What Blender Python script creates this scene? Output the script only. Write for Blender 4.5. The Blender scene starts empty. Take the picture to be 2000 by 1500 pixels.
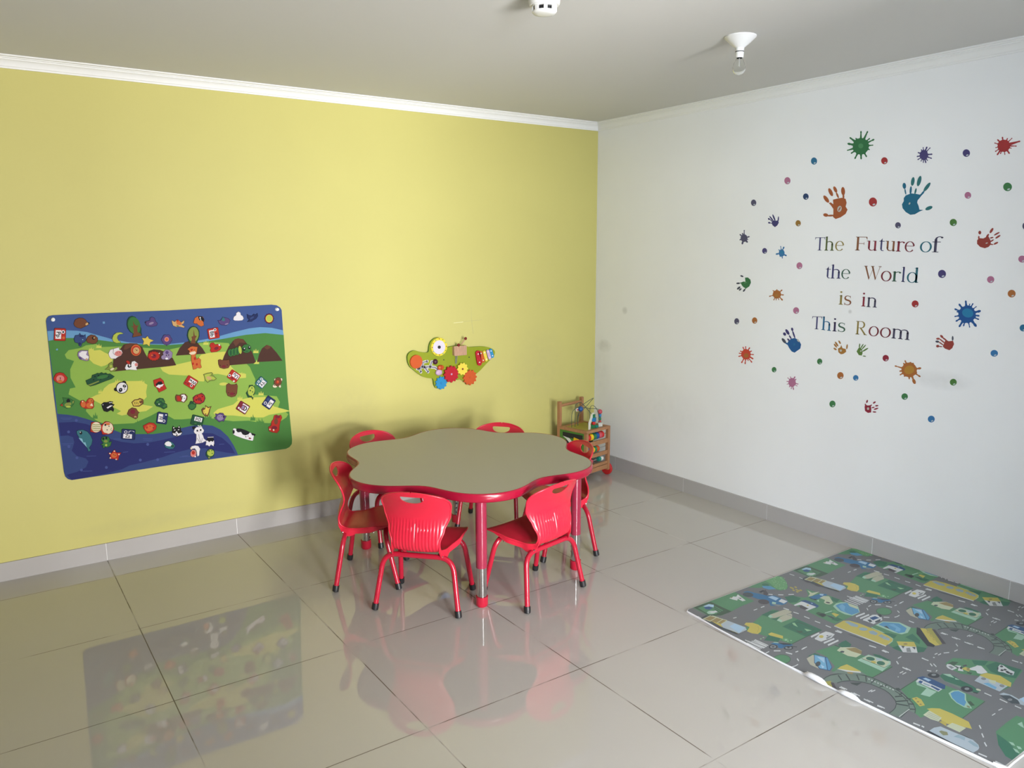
import bpy, bmesh, math, random
from mathutils import Vector, Matrix
from math import sin, cos, pi, radians

sc = bpy.context.scene
COLL = sc.collection
# ---------------------------------------------------------------- camera
H = 2.368                       # ceiling height
cam_d = bpy.data.cameras.new('camera')
cam_d.sensor_width = 36.0
cam_d.lens = 27.619
cam = bpy.data.objects.new('camera', cam_d)
COLL.objects.link(cam)
R_ = Vector((0.822427, -0.568858, -0.003699)); U_ = Vector((0.099502, 0.137447, 0.985499)); W_ = Vector((0.560100, 0.810869, -0.169643))
rot = Matrix((R_, U_, -W_)).transposed()
cam.matrix_world = Matrix.Translation(Vector((-3.644523, -4.234810, 1.532511))) @ rot.to_4x4()
sc.camera = cam
# ---------------------------------------------------------------- sky, daylight, exposure
world = bpy.data.worlds.new('sky')
sc.world = world
world.use_nodes = True
wt = world.node_tree
bgn = wt.nodes['Background']
bgn.inputs['Color'].default_value = (*(0.90, 0.96, 1.0), 1)
bgn.inputs['Strength'].default_value = 1.0
BACK_Y = -4.75                  # rear wall of the play room, just behind the photographer
DOORS = [(-3.1, -1.6, 0.0, 2.15)]              # wide open doorway to the next room: x0, x1, z0, z1
NEXT_Y = -7.4                   # far wall of the next room, with balcony windows
LEFT_X = -5.7
WINDOWS = [(-5.4, -4.3, 0.6, 2.0, 140, (0.68, 0.92, 1.22)), (-4.0, -3.0, 1.2, 2.28, 310, (0.92, 0.965, 1.02)), (-2.6, -1.6, 0.02, 1.18, 410, (1.0, 0.985, 0.965))]           # x0, x1, z0, z1, power, colour; first is bluish fill added for white wall
for x0, x1, z0, z1, pw, colr in WINDOWS:      # daylight through the next room's balcony windows, plus the added fill window
    d = bpy.data.lights.new('daylight_and_fill', 'AREA'); d.shape = 'RECTANGLE'; d.size = x1 - x0 - 0.08; d.size_y = z1 - z0 - 0.08; d.energy = pw; d.color = colr
    o = bpy.data.objects.new('daylight_and_fill', d); COLL.objects.link(o); o.location = ((x0 + x1) / 2, NEXT_Y - 0.05, (z0 + z1) / 2); o.rotation_euler = (pi / 2, 0, 0)
sc.view_settings.view_transform = 'Standard'
sc.view_settings.look = 'None'
sc.view_settings.gamma = 1.0
sc.view_settings.exposure = -0.07
sc.view_settings.use_curve_mapping = False
# ---------------------------------------------------------------- measured outlines, in units of 0.1 mm
PALETTE={'sky':(66,86,138),
'lsky':(104,150,190),
'dgreen':(78,128,66),
'mgreen':(138,172,80),
'ygrass':(200,198,95),
'brown':(78,54,48),
'brown2':(100,66,52),
'water':(48,52,104),
'water2':(58,72,120),
'white':(222,218,222),
'black':(38,38,42),
'red':(176,52,44),
'orange':(196,104,58),
'yell':(208,186,84),
'purple':(88,70,120),
'lpur':(140,124,156),
'pink':(206,128,124),
'teal':(60,110,120),
'green':(62,112,62),
'dkgreen':(44,80,58),
'tan':(196,160,110),
'cream':(220,206,180),
'brn':(112,70,52),
'navy':(44,52,92),
'blue':(58,74,118),
'lime':(170,184,80),
'maroon':(120,44,56),
'gray':(120,120,120),
'lblue':(128,170,190),
'olive':(128,140,70),
'wave':(74,86,140),
's_bluet':(44,108,146),
's_pink':(176,112,144),
's_slate':(82,80,108),
's_navy':(40,64,106),
's_gold':(150,112,56),
's_red':(164,54,58),
's_purp':(72,66,116),
's_green':(66,124,78),
's_green2':(78,124,64),
's_blue':(56,116,168),
's_orange':(168,104,58),
's_crim':(142,44,62),
's_teal':(34,104,134),
's_tealg':(48,112,116),
's_indigo':(62,60,112),
's_brick':(150,66,60),
's_hblue':(34,90,146),
's_hgold':(166,116,58),
's_hgreen':(94,126,66),
's_horange':(162,88,54),
's_splg':(52,112,72),
's_splg2':(78,138,94),
's_bigblue':(36,84,146),
's_bigblue2':(44,124,168),
's_redo':(196,70,56),
's_gold2':(176,130,58),
's_dk':(72,76,92),
'l_navy':(72,72,120),
'l_olive':(92,104,62),
'l_olive2':(146,128,72),
'l_brown':(136,88,64),
'l_crim':(140,48,66),
'l_teal':(50,108,124),
'l_slate':(76,74,98),
'l_dgreen':(64,100,84),
'l_maroon':(118,46,58),
'l_indigo':(60,62,108),
'l_blue':(52,112,152),
'l_purple':(62,54,90),
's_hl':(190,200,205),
's_hl2':(186,186,180),
'm_road':(112,114,119),
'm_green':(86,138,104),
'm_dgreen':(56,112,92),
'm_fence':(66,92,76),
'm_white':(206,210,214),
'm_blue':(52,112,158),
'm_navy':(48,84,132),
'm_dark':(70,80,88),
'm_wheel':(80,76,84),
'm_lblue':(164,196,222),
'm_mint':(160,196,178),
'm_yell':(192,180,92),
'm_yell2':(178,164,84),
'm_pond':(86,148,190),
'm_pond2':(112,170,206),
'm_cream':(190,198,172),
'm_beige':(176,176,158),
'm_brown':(150,134,92),
'm_rail':(66,76,78),
'm_band':(112,130,122),
'm_bwin':(142,166,182),
'm_tram':(160,156,80),
'm_speck':(150,190,150),
'm_van':(170,184,196),
'm_olive':(130,134,104),
'm_black':(50,56,66),
'm_lgreen':(104,160,112),
'm_gray':(132,138,142)}
BOARD_PRINT=[
["sky",-33517,12082,-33480,12214,-33393,12314,-33229,12351,-31029,12354,-28138,12335,-22955,12402,-22679,12356,-22493,12226,-22423,12084,-22396,10420,-22341,7418,-22224,4812,-22255,4577,-22391,4423,-22595,4350,-28717,4401,-33135,4373,-33291,4451,-33388,4586,-33425,4832,-33510,8631],
["lsky",-33509,11628,-32979,11641,-32295,11571,-31871,11478,-31394,11287,-30854,11080,-30161,10875,-29446,10745,-28262,10645,-27023,10705,-26062,10823,-25069,11045,-24224,11197,-23643,11231,-23025,11160,-22408,10983,-22387,10718,-23056,10605,-28272,10499,-31159,10773,-33504,11169],
["dgreen",-33504,11169,-32881,11263,-32218,11218,-31412,11071,-30588,10889,-29738,10750,-28265,10602,-27030,10606,-25745,10718,-24413,10867,-23387,10894,-22386,10729,-22341,7418,-22224,4812,-22255,4577,-22391,4423,-22595,4350,-25214,4404,-28676,4956,-31501,6623,-33445,7697],
["mgreen",-32897,10473,-32720,10673,-32205,10742,-31979,10848,-31538,10878,-31302,10722,-30320,10681,-28282,10369,-26779,10589,-26077,10589,-25335,10486,-25249,10277,-24315,9118,-24168,8704,-24063,8449,-24099,8137,-24422,7890,-24164,7616,-22953,7377,-22793,7036,-22917,6726,-23032,6596,-22605,6544,-22365,6297,-22482,6130,-22816,5954,-23459,5929,-24014,6037,-24557,6214,-25367,6283,-26821,6676,-27929,6714,-28298,6762,-28964,7278,-29431,7071,-30191,6806,-31337,6891,-31745,7073,-32054,7367,-32248,7676,-32167,7982,-32905,8566,-32827,8837,-32582,8873,-32755,9356,-32734,9754,-32540,10138,-32834,10285],
["ygrass",-31952,10522,-31773,10694,-31646,10576,-31397,10588,-31187,10432,-30865,10249,-30916,9970,-31238,9809,-31408,9776,-31727,9945,-31875,10144,-31941,10336],
["ygrass",-31387,8687,-31146,8884,-30741,8987,-29706,8900,-29428,8678,-29514,8328,-29504,8066,-29663,7920,-29739,7700,-29391,7594,-29245,7544,-29588,7354,-29825,7350,-30707,7263,-30927,7387,-30718,7491,-31042,7723,-31535,7909,-31718,8057,-32032,8282,-31745,8408,-31461,8472],
["ygrass",-28769,9495,-28343,9523,-26964,9737,-26757,9987,-26306,10052,-25461,10055,-25313,9258,-25004,8886,-24539,8774,-24552,8566,-25057,8563,-25672,8811,-25993,8909,-26509,8924,-26725,8573,-27102,8644,-27365,8937,-28374,9099,-28664,9290],
["ygrass",-26355,6859,-26115,7037,-25310,7185,-25029,7397,-24413,7468,-23586,7412,-23393,7105,-23126,6823,-22211,6460,-23433,6393,-23755,6290,-24410,6373,-25347,6596,-26266,6727],
["ygrass","E",-25735,8344,223,-14,-3,-82],
["ygrass",-31554,10693,-31498,10860,-31461,10749,-31412,10901,-31389,10743,-31320,10841,-31320,10676],
["ygrass",-30890,8906,-30833,9075,-30794,8960,-30745,9114,-30721,8953,-30650,9051,-30649,8882],
["ygrass",-29804,8765,-29747,8937,-29706,8819,-29656,8976,-29630,8812,-29558,8912,-29556,8740],
["ygrass",-31656,8478,-31600,8646,-31562,8531,-31513,8684,-31490,8523,-31420,8620,-31420,8452],
["ygrass",-31895,10549,-31840,10715,-31803,10604,-31755,10755,-31732,10598,-31664,10695,-31664,10531],
["ygrass",-26627,10495,-26568,10674,-26522,10554,-26469,10717,-26439,10548,-26362,10653,-26358,10475],
["ygrass",-24100,9863,-24038,10049,-23987,9924,-23932,10093,-23898,9917,-23816,10025,-23810,9841],
["ygrass",-25094,7421,-25033,7606,-24983,7479,-24929,7647,-24896,7469,-24815,7575,-24810,7389],
["ygrass",-23961,7541,-23899,7729,-23847,7600,-23792,7771,-23757,7590,-23674,7698,-23668,7509],
["ygrass",-24915,8688,-24854,8872,-24804,8747,-24750,8915,-24717,8738,-24636,8845,-24631,8661],
["ygrass",-24101,9273,-24038,9459,-23987,9333,-23933,9503,-23899,9326,-23817,9434,-23810,9248],
["dgreen",-26912,6516,-26855,6749,-26791,6638,-26751,6856,-26711,6628,-26664,6708,-26656,6483],
["dgreen",-26718,6526,-26660,6759,-26597,6648,-26556,6867,-26516,6638,-26469,6718,-26461,6493],
["dgreen",-27295,6531,-27238,6763,-27175,6653,-27135,6869,-27096,6643,-27049,6722,-27042,6499],
["dgreen",-24176,5951,-24117,6193,-24047,6077,-24006,6304,-23960,6066,-23910,6149,-23899,5915],
["dgreen",-24003,5928,-23944,6171,-23874,6055,-23833,6282,-23787,6043,-23737,6127,-23726,5892],
["dgreen",-30175,6640,-30119,6863,-30063,6757,-30023,6965,-29990,6747,-29946,6824,-29942,6609],
["dgreen",-31993,7264,-31939,7480,-31887,7378,-31847,7580,-31818,7369,-31775,7444,-31773,7236],
["dgreen",-24472,6203,-24413,6444,-24344,6329,-24303,6554,-24258,6318,-24208,6401,-24198,6168],
["brown",-30956,9484,-30848,10122,-30531,10539,-30341,10777,-30050,10826,-29735,10782,-29517,10590,-29422,10295,-29322,10061,-29239,10377,-28997,10439,-28703,10385,-28414,10216,-28133,9899,-28006,9543,-28343,9523],
["brown2",-30361,10526,-30286,10742,-30050,10826,-29735,10782,-29573,10626,-29812,10548,-30037,10628,-30247,10517],
["brown",-27989,10035,-27791,10398,-27524,10674,-27239,10753,-26903,10630,-26671,10314,-26526,10019],
["brown",-25837,9304,-25604,9862,-25345,10318,-25096,10606,-24824,10706,-24561,10637,-24313,10277,-24133,9883,-23991,9386,-24064,9305,-25310,9309],
["brown2",-25103,10504,-25026,10669,-24824,10706,-24562,10620,-24473,10425,-24771,10481,-24983,10291],
["brown",-23907,9361,-23798,9753,-23606,10086,-23355,10249,-23116,10155,-22821,9781,-22527,9316],
["brown2",-23501,10113,-23320,10246,-23116,10155,-23191,10055,-23334,9996],
["water2",-33449,7682,-33069,7604,-32648,7473,-32280,7301,-31935,7129,-31480,6878,-31107,6570,-30805,6398,-30089,6234,-29352,6132,-28590,6144,-28024,6253,-27485,6317,-26942,6307,-26433,6178,-26056,5919,-25685,5483,-25417,4950,-25229,4425,-28717,4401,-33135,4373,-33291,4451,-33388,4586,-33425,4832,-33417,6695],
["water",-33425,7259,-32780,7207,-32302,7050,-31774,6724,-31367,6184,-30841,5946,-30271,5782,-29533,5724,-28924,5770,-27988,5875,-27036,5880,-26460,5766,-25987,5455,-25583,4975,-25377,4501,-25807,4620,-26326,4804,-26899,5030,-27729,5085,-28362,5010,-28990,4870,-29907,4745,-30563,4685,-30924,4545,-31680,4441,-33135,4373,-33326,4672,-32884,4741,-32484,4900,-32351,5169,-32447,5345,-32816,5531,-33009,5816,-32867,6207,-32899,6465,-33104,6589,-33425,6602],
["wave","E",-33063,6756,59,-8,-6,-68],
["wave","E",-33112,6037,59,-9,-6,-69],
["wave","E",-32824,5437,59,-9,-6,-69],
["wave","E",-31598,4755,62,-10,-6,-71],
["wave","E",-32686,4805,60,-10,-6,-70],
["wave","E",-30045,4884,65,-10,-6,-73],
["wave","E",-29242,4774,66,-10,-5,-73],
["wave","E",-29644,5640,65,-10,-6,-73],
["wave","E",-32693,7274,59,-8,-6,-69],
["wave",-33323,7453,-32872,7396,-32870,7418,-33321,7475],
["wave",-33276,7385,-32931,7341,-32929,7363,-33274,7406],
["wave",-33406,6211,-32925,6157,-32924,6179,-33404,6233],
["wave",-33359,6142,-33012,6091,-33011,6113,-33357,6163],
["wave",-32410,5441,-31996,5393,-31995,5415,-32409,5463],
["wave",-30798,5387,-30565,5385,-30566,5408,-30798,5410],
["wave",-29844,5957,-29401,5877,-29399,5900,-29842,5979],
["wave",-29821,5870,-29437,5799,-29435,5822,-29818,5893],
["wave",-28911,5099,-28390,5054,-28389,5077,-28911,5123],
["wave",-32638,4721,-32225,4668,-32224,4691,-32636,4743],
["wave",-31172,6129,-30832,6071,-30829,6093,-31169,6152],
["wave",-28194,4733,-27659,4701,-27660,4725,-28194,4757],
["wave",-26173,5120,-25909,5099,-25909,5123,-26173,5144],
["wave",-28066,4765,-27782,4755,-27783,4779,-28066,4789],
["lsky",-31169,11938,-31077,11942,-31077,11840,-31169,11836],
["lsky",-33244,10728,-33185,10799,-33143,10736,-33194,10694],
]
FELT=[
('felt_hedgehog','brown felt hedgehog facing right on the blue sky of the play board','felt hedgehog','',-32080,11923,[
["brn",-314,-8,-237,169,-83,246,77,229,178,147,236,37,314,-13,288,-88,152,-157,-45,-246,-202,-197,-288,-116],["tan",161,-50,248,12,305,-22,281,-82,182,-128],["black","E",305,-19,27,-2,-2,-27]]),
('felt_letter_card','red letter card reading Pp in the upper corner of the play board','felt card','',-33012,11436,[
["red",-168,306,235,265,259,228,199,-274,167,-306,-236,-262,-259,-224,-199,274],["white",-154,224,74,201,25,-209,-203,-184],["black","T","Pp",-65,8,-33,-277,241,-25],["white","E",143,113,73,-5,-7,-84],["black","E",143,113,39,-2,-4,-45],["orange","E",133,-159,58,-4,-5,-60]]),
('felt_rhinoceros','dark blue felt rhinoceros beside the brown mole','felt rhinoceros','',-32195,11132,[
["blue",-254,56,-186,219,-38,225,10,314,43,229,146,167,232,229,228,116,254,6,176,-111,65,-150,-4,-314,-68,-278,-84,-154,-227,-98],["navy","E",71,178,102,-7,-5,-55],["lblue","E",104,1,24,-2,-2,-27],["navy","E",-47,-188,54,-4,-6,-67]]),
('felt_mole','brown felt mole beside the dark blue rhinoceros','felt mole','',-31699,11122,[
["brn",-245,-30,-164,134,-21,211,141,175,245,45,222,-109,137,-196,-1,-211,-187,-142],["black","E",70,56,71,-5,-6,-74],["tan","E",98,64,33,-2,-3,-37]]),
('felt_moon','yellow-green felt crescent moon on the night sky of the play board','felt moon','',-30566,11122,[
["lime",254,189,131,254,-40,245,-189,139,-254,-28,-215,-172,-80,-254,68,-245,93,-215,0,-140,-46,-11,-8,112,81,169]]),
('felt_tree','bright green felt tree floating on the blue sky of the play board','felt tree','',-29812,11626,[
["dkgreen",-310,114,-270,331,-182,468,-49,514,90,454,192,275,264,81,305,-143,293,-302,310,-462,-101,-514,-58,-343,-194,-239,-282,-77],["green","E",15,48,270,62,68,-416],["brn",-101,-514,-42,-312,-36,-60,-159,26,-31,9,-24,286,22,126,115,26,221,83,136,-70,134,-292,232,-330,304,-461]]),
('felt_bird','purple felt bird beside the bright green tree','felt bird','',-29030,11812,[
["purple",-277,-8,-215,36,-36,74,-28,185,65,237,178,174,211,13,292,-88,239,-197,-1,-237,-202,-171],["lpur","E",12,-72,114,37,14,-55],["black",-292,-17,-217,11,-221,-43]]),
('felt_star','orange-yellow felt star under the purple bird','felt star','',-29238,10857,[
["yell",-259,179,-100,153,-4,258,51,127,259,16,91,-53,46,-258,-63,-138,-241,-157,-184,15]]),
('felt_flower','purple felt flower with an orange middle','felt flower','',-28334,10805,[
["purple","E",113,65,103,-7,-8,-110],["purple","E",31,-65,102,-7,-8,-110],["purple","E",-113,-55,102,-7,-8,-110],["purple","E",-175,84,102,-7,-8,-109],["purple","E",-94,213,102,-7,-8,-110],["purple","E",51,204,102,-7,-8,-110],["purple","E",-47,-135,36,-3,-7,-97],["pink","E",-30,91,108,-7,-9,-116],["orange","E",-30,91,66,-4,-5,-71]]),
('felt_horse','white felt horse with a lilac mane on the yellow grass','felt horse','',-32130,10370,[
["lpur",-239,31,-199,181,-84,259,212,227,214,88,239,-100,185,-251,89,-259,-69,-199,-173,-144],["white",-177,118,-34,215,182,198,114,33,228,-69,192,-174,41,-177,-34,-109,-161,-6],["purple","E",-143,-107,57,-54,-32,-43],["tan","E",122,-184,43,-4,-4,-49]]),
('felt_pig','white felt pig with a pink face at the edge of the brown mound','felt pig','',-30736,10379,[
["white",-301,10,-217,176,-16,224,171,264,176,147,260,124,301,-5,225,-126,93,-179,-27,-264,-209,-249,-284,-132],["pink","E",120,-23,164,19,10,-131],["maroon","E",66,13,17,-1,-2,-19],["maroon","E",181,29,17,-1,-2,-19],["black",-82,214,-119,25,-48,-94,-34,-84,-103,28,-65,211]]),
('felt_lion','orange felt lion head on the largest brown mound','felt lion','',-29813,10445,[
["orange","E",-6,8,231,-18,-22,-279],["red","E",-7,2,191,-14,-18,-228],["tan","E",7,-8,144,-11,-13,-165],["black","E",28,6,26,-2,-2,-29],["black","E",-31,58,17,-1,-1,-19]]),
('felt_porcupine','red spiky felt porcupine on the mound between lion and koala','felt porcupine','',-29022,10101,[
["red",290,-23,234,-64,253,-126,180,-142,166,-203,91,-191,46,-240,-16,-202,-83,-230,-121,-174,-196,-173,-201,-110,-269,-83,-241,-26,-290,24,-234,64,-254,125,-182,142,-167,203,-93,191,-48,240,14,203,81,230,118,175,194,175,199,112,269,84,240,27],["maroon","E",-7,1,118,-9,-8,-109],["orange","E",-87,40,41,-3,-3,-39],["black","E",31,30,24,-2,-2,-26],["cream",216,113,294,155,273,76]]),
('felt_koala','pale purple felt koala between the red porcupine and the giraffe','felt koala','',-28368,10109,[
["lpur","E",-213,-108,102,-8,-8,-110],["lpur",-226,121,-95,257,85,244,226,86,179,-140,18,-257,-161,-226],["purple","E",-30,122,78,-6,-6,-84],["white","E",-67,-185,66,-5,-4,-52],["black","E",-70,-21,27,-2,-2,-29],["black","E",36,-14,27,-2,-2,-29]]),
('felt_cow','white felt cow with a pink muzzle at the foot of the brown mound','felt cow','',-30080,9690,[
["white",-296,-84,-225,85,-79,120,-31,-12,44,205,161,227,296,88,272,-39,194,-96,228,-227,70,-197,-101,-166,-245,-169],["black",-189,2,-136,125,-91,-39,-12,50,-5,-46,-123,-84],["pink","E",220,46,75,-7,-6,-83],["red",-226,260,-152,286,-57,214,-82,72,-164,127],["black","E",111,136,17,-1,-1,-19]]),
('felt_lizard','small olive felt lizard at the tip of the largest mound','felt lizard','',-30987,9723,[
["olive",-267,-102,-118,11,-77,165,41,234,86,88,101,-71,247,-21,267,-118,147,-202,-25,-234,-100,-117],["cream","E",41,-113,85,35,15,-47],["lime","E",-4,33,45,-4,-6,-69]]),
('felt_monkey','red-orange felt monkey face at the outer edge of the green hill','felt monkey','',-33174,9382,[
["red",-281,10,-218,127,-156,228,-8,266,146,215,228,84,281,-13,249,-133,160,-233,-29,-266,-167,-185,-263,-83],["pink","E",-8,-31,163,-16,-15,-170],["orange","E",-32,-152,105,-10,-6,-73],["black","E",-5,-1,24,-2,-2,-27],["black",-22,45,-12,-46,-36,-118,-22,-125,4,-48,-6,47]]),
('felt_crocodile','dark green felt crocodile lying above the panda','felt crocodile','',-31507,9178,[
["dkgreen",-616,-24,-361,76,-321,213,-181,247,-94,292,-13,263,88,307,167,246,267,268,345,198,444,211,616,61,495,-38,207,-121,-195,-254,-448,-307,-576,-200],["olive",-552,-234,-69,-78,-59,-126,-445,-276],["green","E",112,94,249,35,9,-87],["black","E",-217,141,38,-4,-3,-31],["black","E",-62,173,39,-4,-3,-31],["black","E",-285,-9,33,-3,-3,-31],["black","E",19,-23,22,-2,-2,-25],["black","E",363,70,22,-2,-2,-25]]),
('felt_panda','white felt panda head with black ears on the yellow grass','felt panda','',-30670,8737,[
["black","E",-193,-143,73,-8,-6,-76],["black","E",193,143,86,-9,-7,-89],["black","E",80,-85,228,146,125,-244],["white","E",80,-85,208,133,114,-222],["black","E",9,-190,65,-52,-56,-89],["black","E",195,-17,73,-38,-27,-64],["white","E",10,-174,20,-2,-2,-22],["white","E",195,-11,20,-2,-2,-22],["black","E",183,-160,29,-3,-2,-22]]),
('felt_badger','red and black felt badger with a white face above the dark green snake','felt badger','',-28846,8604,[
["red",-284,272,37,356,176,194,194,28,284,-196,173,-267,-76,-356,-150,-134,-262,-24],["black",-210,69,-66,185,85,187,134,34,-18,17,-172,-33],["white",-204,-63,-77,39,12,14,180,46,62,-123,-32,-163,-118,-105],["red","E",73,-174,90,-9,-7,-98]]),
('felt_bird','orange felt bird with spread tan wings on the blue sky','felt bird','',-27757,11636,[
["tan",-297,195,-167,107,-85,183,37,177,136,58,297,163,256,18,144,-41,289,-163,240,-203,45,-133,-108,-140,-255,-66,-290,81],["orange",-104,136,-22,203,79,126,177,-10,81,-69,-70,-28],["red","E",-25,164,49,-3,-3,-45],["green","E",-44,-95,61,-4,-2,-26]]),
('felt_parrot','orange felt parrot with a black crest on the blue sky','felt parrot','',-26755,11708,[
["orange",-265,-47,-187,178,-56,254,70,257,209,224,261,56,205,-73,228,-207,98,-259,-24,-192,-111,-89,-206,-100],["black",-25,252,164,259,265,105,223,-41,120,63,55,34,-3,119],["white","E",71,181,31,-2,-3,-46],["white","E",89,82,25,-1,-2,-26]]),
('felt_fish','purple felt fish with a mint fin beside the white cloud','felt fish','',-25505,11655,[
["purple",-305,55,-177,31,-106,128,28,188,220,127,305,22,237,-126,100,-219,-126,-189,-235,-116],["teal",-127,62,-52,219,56,113,50,19,-50,-9],["lpur","E",120,-153,96,21,6,-33]]),
('felt_cloud','white felt cloud on the blue sky of the play board','felt cloud','',-24760,11876,[
["white",-266,-158,-225,-25,-105,53,-87,170,22,232,112,177,128,58,224,-14,266,-135,194,-223,-6,-232,-204,-212]]),
('felt_bird','dark blue felt bird beside the white cloud','felt bird','',-24024,11768,[
["navy",-273,183,-159,110,-26,86,82,183,163,127,270,208,279,70,186,-62,29,-139,-60,-203,-279,-208,-172,-111,-251,-22],["blue","E",-32,-16,109,56,21,-42]]),
('felt_sun','yellow-green felt sun with a dark red rim under the pushpin','felt sun','',-23135,11665,[
["maroon",249,-13,203,-72,208,-149,142,-176,111,-246,42,-232,-16,-276,-69,-226,-139,-232,-162,-159,-224,-126,-211,-50,-249,13,-204,72,-208,149,-142,175,-112,245,-43,232,15,276,68,226,137,233,160,160,223,127,210,51],["lime","E",-1,0,173,-9,-11,-186],["yell","E",-1,0,194,-10,-12,-207],["lime","E",-1,0,159,-8,-10,-172]]),
('felt_tree','olive felt tree on the brown mound above the giraffe','felt tree','',-27080,11021,[
["dkgreen",-296,4,-231,263,-113,403,46,450,199,385,296,198,287,-67,202,-260,144,-405,-184,-398,-250,-229],["olive","E",11,34,253,-35,-52,-385],["brn",-169,-399,-77,-208,-99,-74,-4,-48,35,280,70,-19,168,-59,81,-185,78,-450]]),
('felt_letter_card','red letter card reading Bb between the olive tree and the squirrel','felt card','',-26078,11048,[
["red",-263,236,208,293,243,265,292,-203,263,-239,-210,-293,-245,-265,-292,200],["white",-221,161,20,190,59,-195,-182,-223],["black","T","Bb",-81,-17,18,-264,254,21],["white","E",82,188,71,-4,-5,-73],["black","E",82,188,38,-2,-3,-40],["maroon","E",152,-17,58,-4,-4,-60],["maroon","E",156,-151,32,-2,-3,-40]]),
('felt_giraffe','orange felt giraffe standing below the olive tree','felt giraffe','',-27102,9857,[
["orange",-307,463,-160,568,-64,594,183,542,139,346,96,183,44,121,107,-117,192,-24,296,-133,266,-331,307,-519,235,-563,111,-519,28,-578,-99,-594,-131,-364,-159,-95,-142,152,-246,227,-205,373],["cream",-259,261,-115,316,43,337,100,250,1,174,-156,170],["red","E",17,-43,56,-5,-6,-86],["red","E",-95,-300,50,-4,-5,-66],["red","E",91,-350,50,-4,-5,-66],["red","E",-107,431,68,-5,-3,-46],["black","E",-126,383,19,-1,-1,-20],["black","E",32,404,19,-1,-1,-20]]),
('felt_squirrel','red felt squirrel below the Bb letter card','felt squirrel','',-26019,10324,[
["red",-295,81,-222,226,-92,244,-19,128,128,151,254,91,295,-30,206,-158,39,-230,-221,-244,-279,-155,-222,-25],["maroon","E",33,-61,112,33,21,-78],["white",143,133,225,144,236,59,171,64],["black","E",-157,138,16,-1,-1,-17]]),
('felt_caterpillar','green felt caterpillar with big eyes crossing a brown mound','felt caterpillar','',-25117,10003,[
["green","E",-168,-30,131,9,14,-197],["green","E",-1,-9,132,9,14,-197],["green","E",168,30,133,9,15,-204],["dkgreen","E",-151,-31,39,-3,-10,-163],["dkgreen","E",16,-3,33,-3,-11,-170],["dkgreen","E",191,28,33,-3,-11,-170],["lime","E",338,85,80,5,16,-212],["green","E",677,128,242,-18,-14,-226],["black","E",541,111,87,-7,-6,-96],["black","E",825,169,67,-5,-5,-89],["white","E",567,147,30,-2,-2,-31],["white","E",840,202,27,-2,-2,-27],["dkgreen","E",685,-10,81,-6,-1,-21]]),
('felt_bear','reddish brown felt bear head at the foot of the caterpillar mound','felt bear','',-25644,9410,[
["brn",-285,224,-186,250,-107,209,154,187,271,212,280,92,285,-97,194,-226,-38,-250,-229,-171,-283,3],["maroon","E",-23,-121,111,-10,-4,-61],["black","E",-205,-54,23,-2,-2,-24],["black","E",155,-69,23,-2,-2,-24]]),
('felt_letter_card','red letter card reading Ww turned upside down right beside the badger','felt card','',-27366,8595,[
["red",-53,364,340,51,349,5,94,-361,50,-364,-340,-49,-349,-3,-97,361],["white",2,230,303,-11,182,-185,-119,56],["black","T","Ww",92,23,-174,139,-127,-183],["white","E",11,-172,62,-6,-5,-67],["black","E",11,-172,37,-4,-3,-40],["maroon","E",-153,-61,56,-6,-3,-47],["maroon","E",-257,16,37,-4,-3,-40]]),
('felt_dog','pale yellow felt dog between the Ww and Uu cards','felt dog','',-26403,8764,[
["olive",-313,180,-134,231,93,250,153,187,84,109,178,66,313,-100,194,-174,1,-172,-134,-250,-253,-113,-272,75],["lime",-267,159,-103,201,90,210,53,129,-47,87,175,15,281,-97,164,-137,6,-87,-131,-210,-220,-99],["tan","E",-55,-31,129,-63,-34,-80]]),
('felt_letter_card','red letter card reading Uu turned upside down below the bear','felt card','',-25186,8713,[
["red",-39,349,336,29,344,-15,80,-349,36,-349,-337,-28,-344,16,-82,348],["white",33,225,310,-12,160,-202,-116,36],["black","T","Uu",96,12,-166,200,-189,-166],["white","E",-224,56,72,-7,-5,-75],["black","E",-224,56,40,-4,-3,-41],["maroon","E",-84,-95,73,-7,-3,-55],["white","E",-18,-263,53,-5,-3,-41]]),
('felt_letter_card','teal letter card reading Yy beside the brown turtle','felt card','',-23764,8226,[
["teal",19,328,321,27,321,-15,19,-327,-22,-328,-321,-26,-321,15,-22,327],["white",110,151,290,-29,33,-296,-146,-115],["black","T","Yy",71,-72,-143,-215,218,-155],["white","E",27,191,76,-7,-4,-70],["teal","E",27,191,41,-4,-2,-39],["white","E",-136,67,62,-6,-4,-63],["teal","E",-136,67,34,-3,-2,-35],["white","E",-213,-66,34,-3,-2,-35]]),
('felt_turtle','brown felt turtle with cream flippers beside the Yy card','felt turtle','',-22850,8101,[
["cream","E",177,171,59,-28,-33,-77],["cream","E",-177,-144,120,-12,-5,-85],["cream","E",88,-171,54,14,25,-83],["cream","E",-158,211,42,-4,-3,-57],["brn","E",-6,71,182,-86,-97,-225],["red","E",-24,73,78,-37,-39,-90],["orange","E",-5,89,42,-4,-3,-57],["black","E",-211,-104,28,-3,-2,-28]]),
('felt_bear','reddish brown felt bear head beside the lime turtle','felt bear','',-25331,7981,[
["brn",-299,-67,-259,307,-139,371,-44,292,154,272,257,307,299,181,242,-195,149,-341,-53,-371,-230,-282],["maroon","E",-9,-202,119,-13,-5,-76],["black","E",-187,-131,23,-2,-2,-24],["black","E",108,-198,23,-3,-2,-24]]),
('felt_turtle','lime felt turtle at the top of the yellow patch beside the bear','felt turtle','',-24371,7740,[
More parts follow.
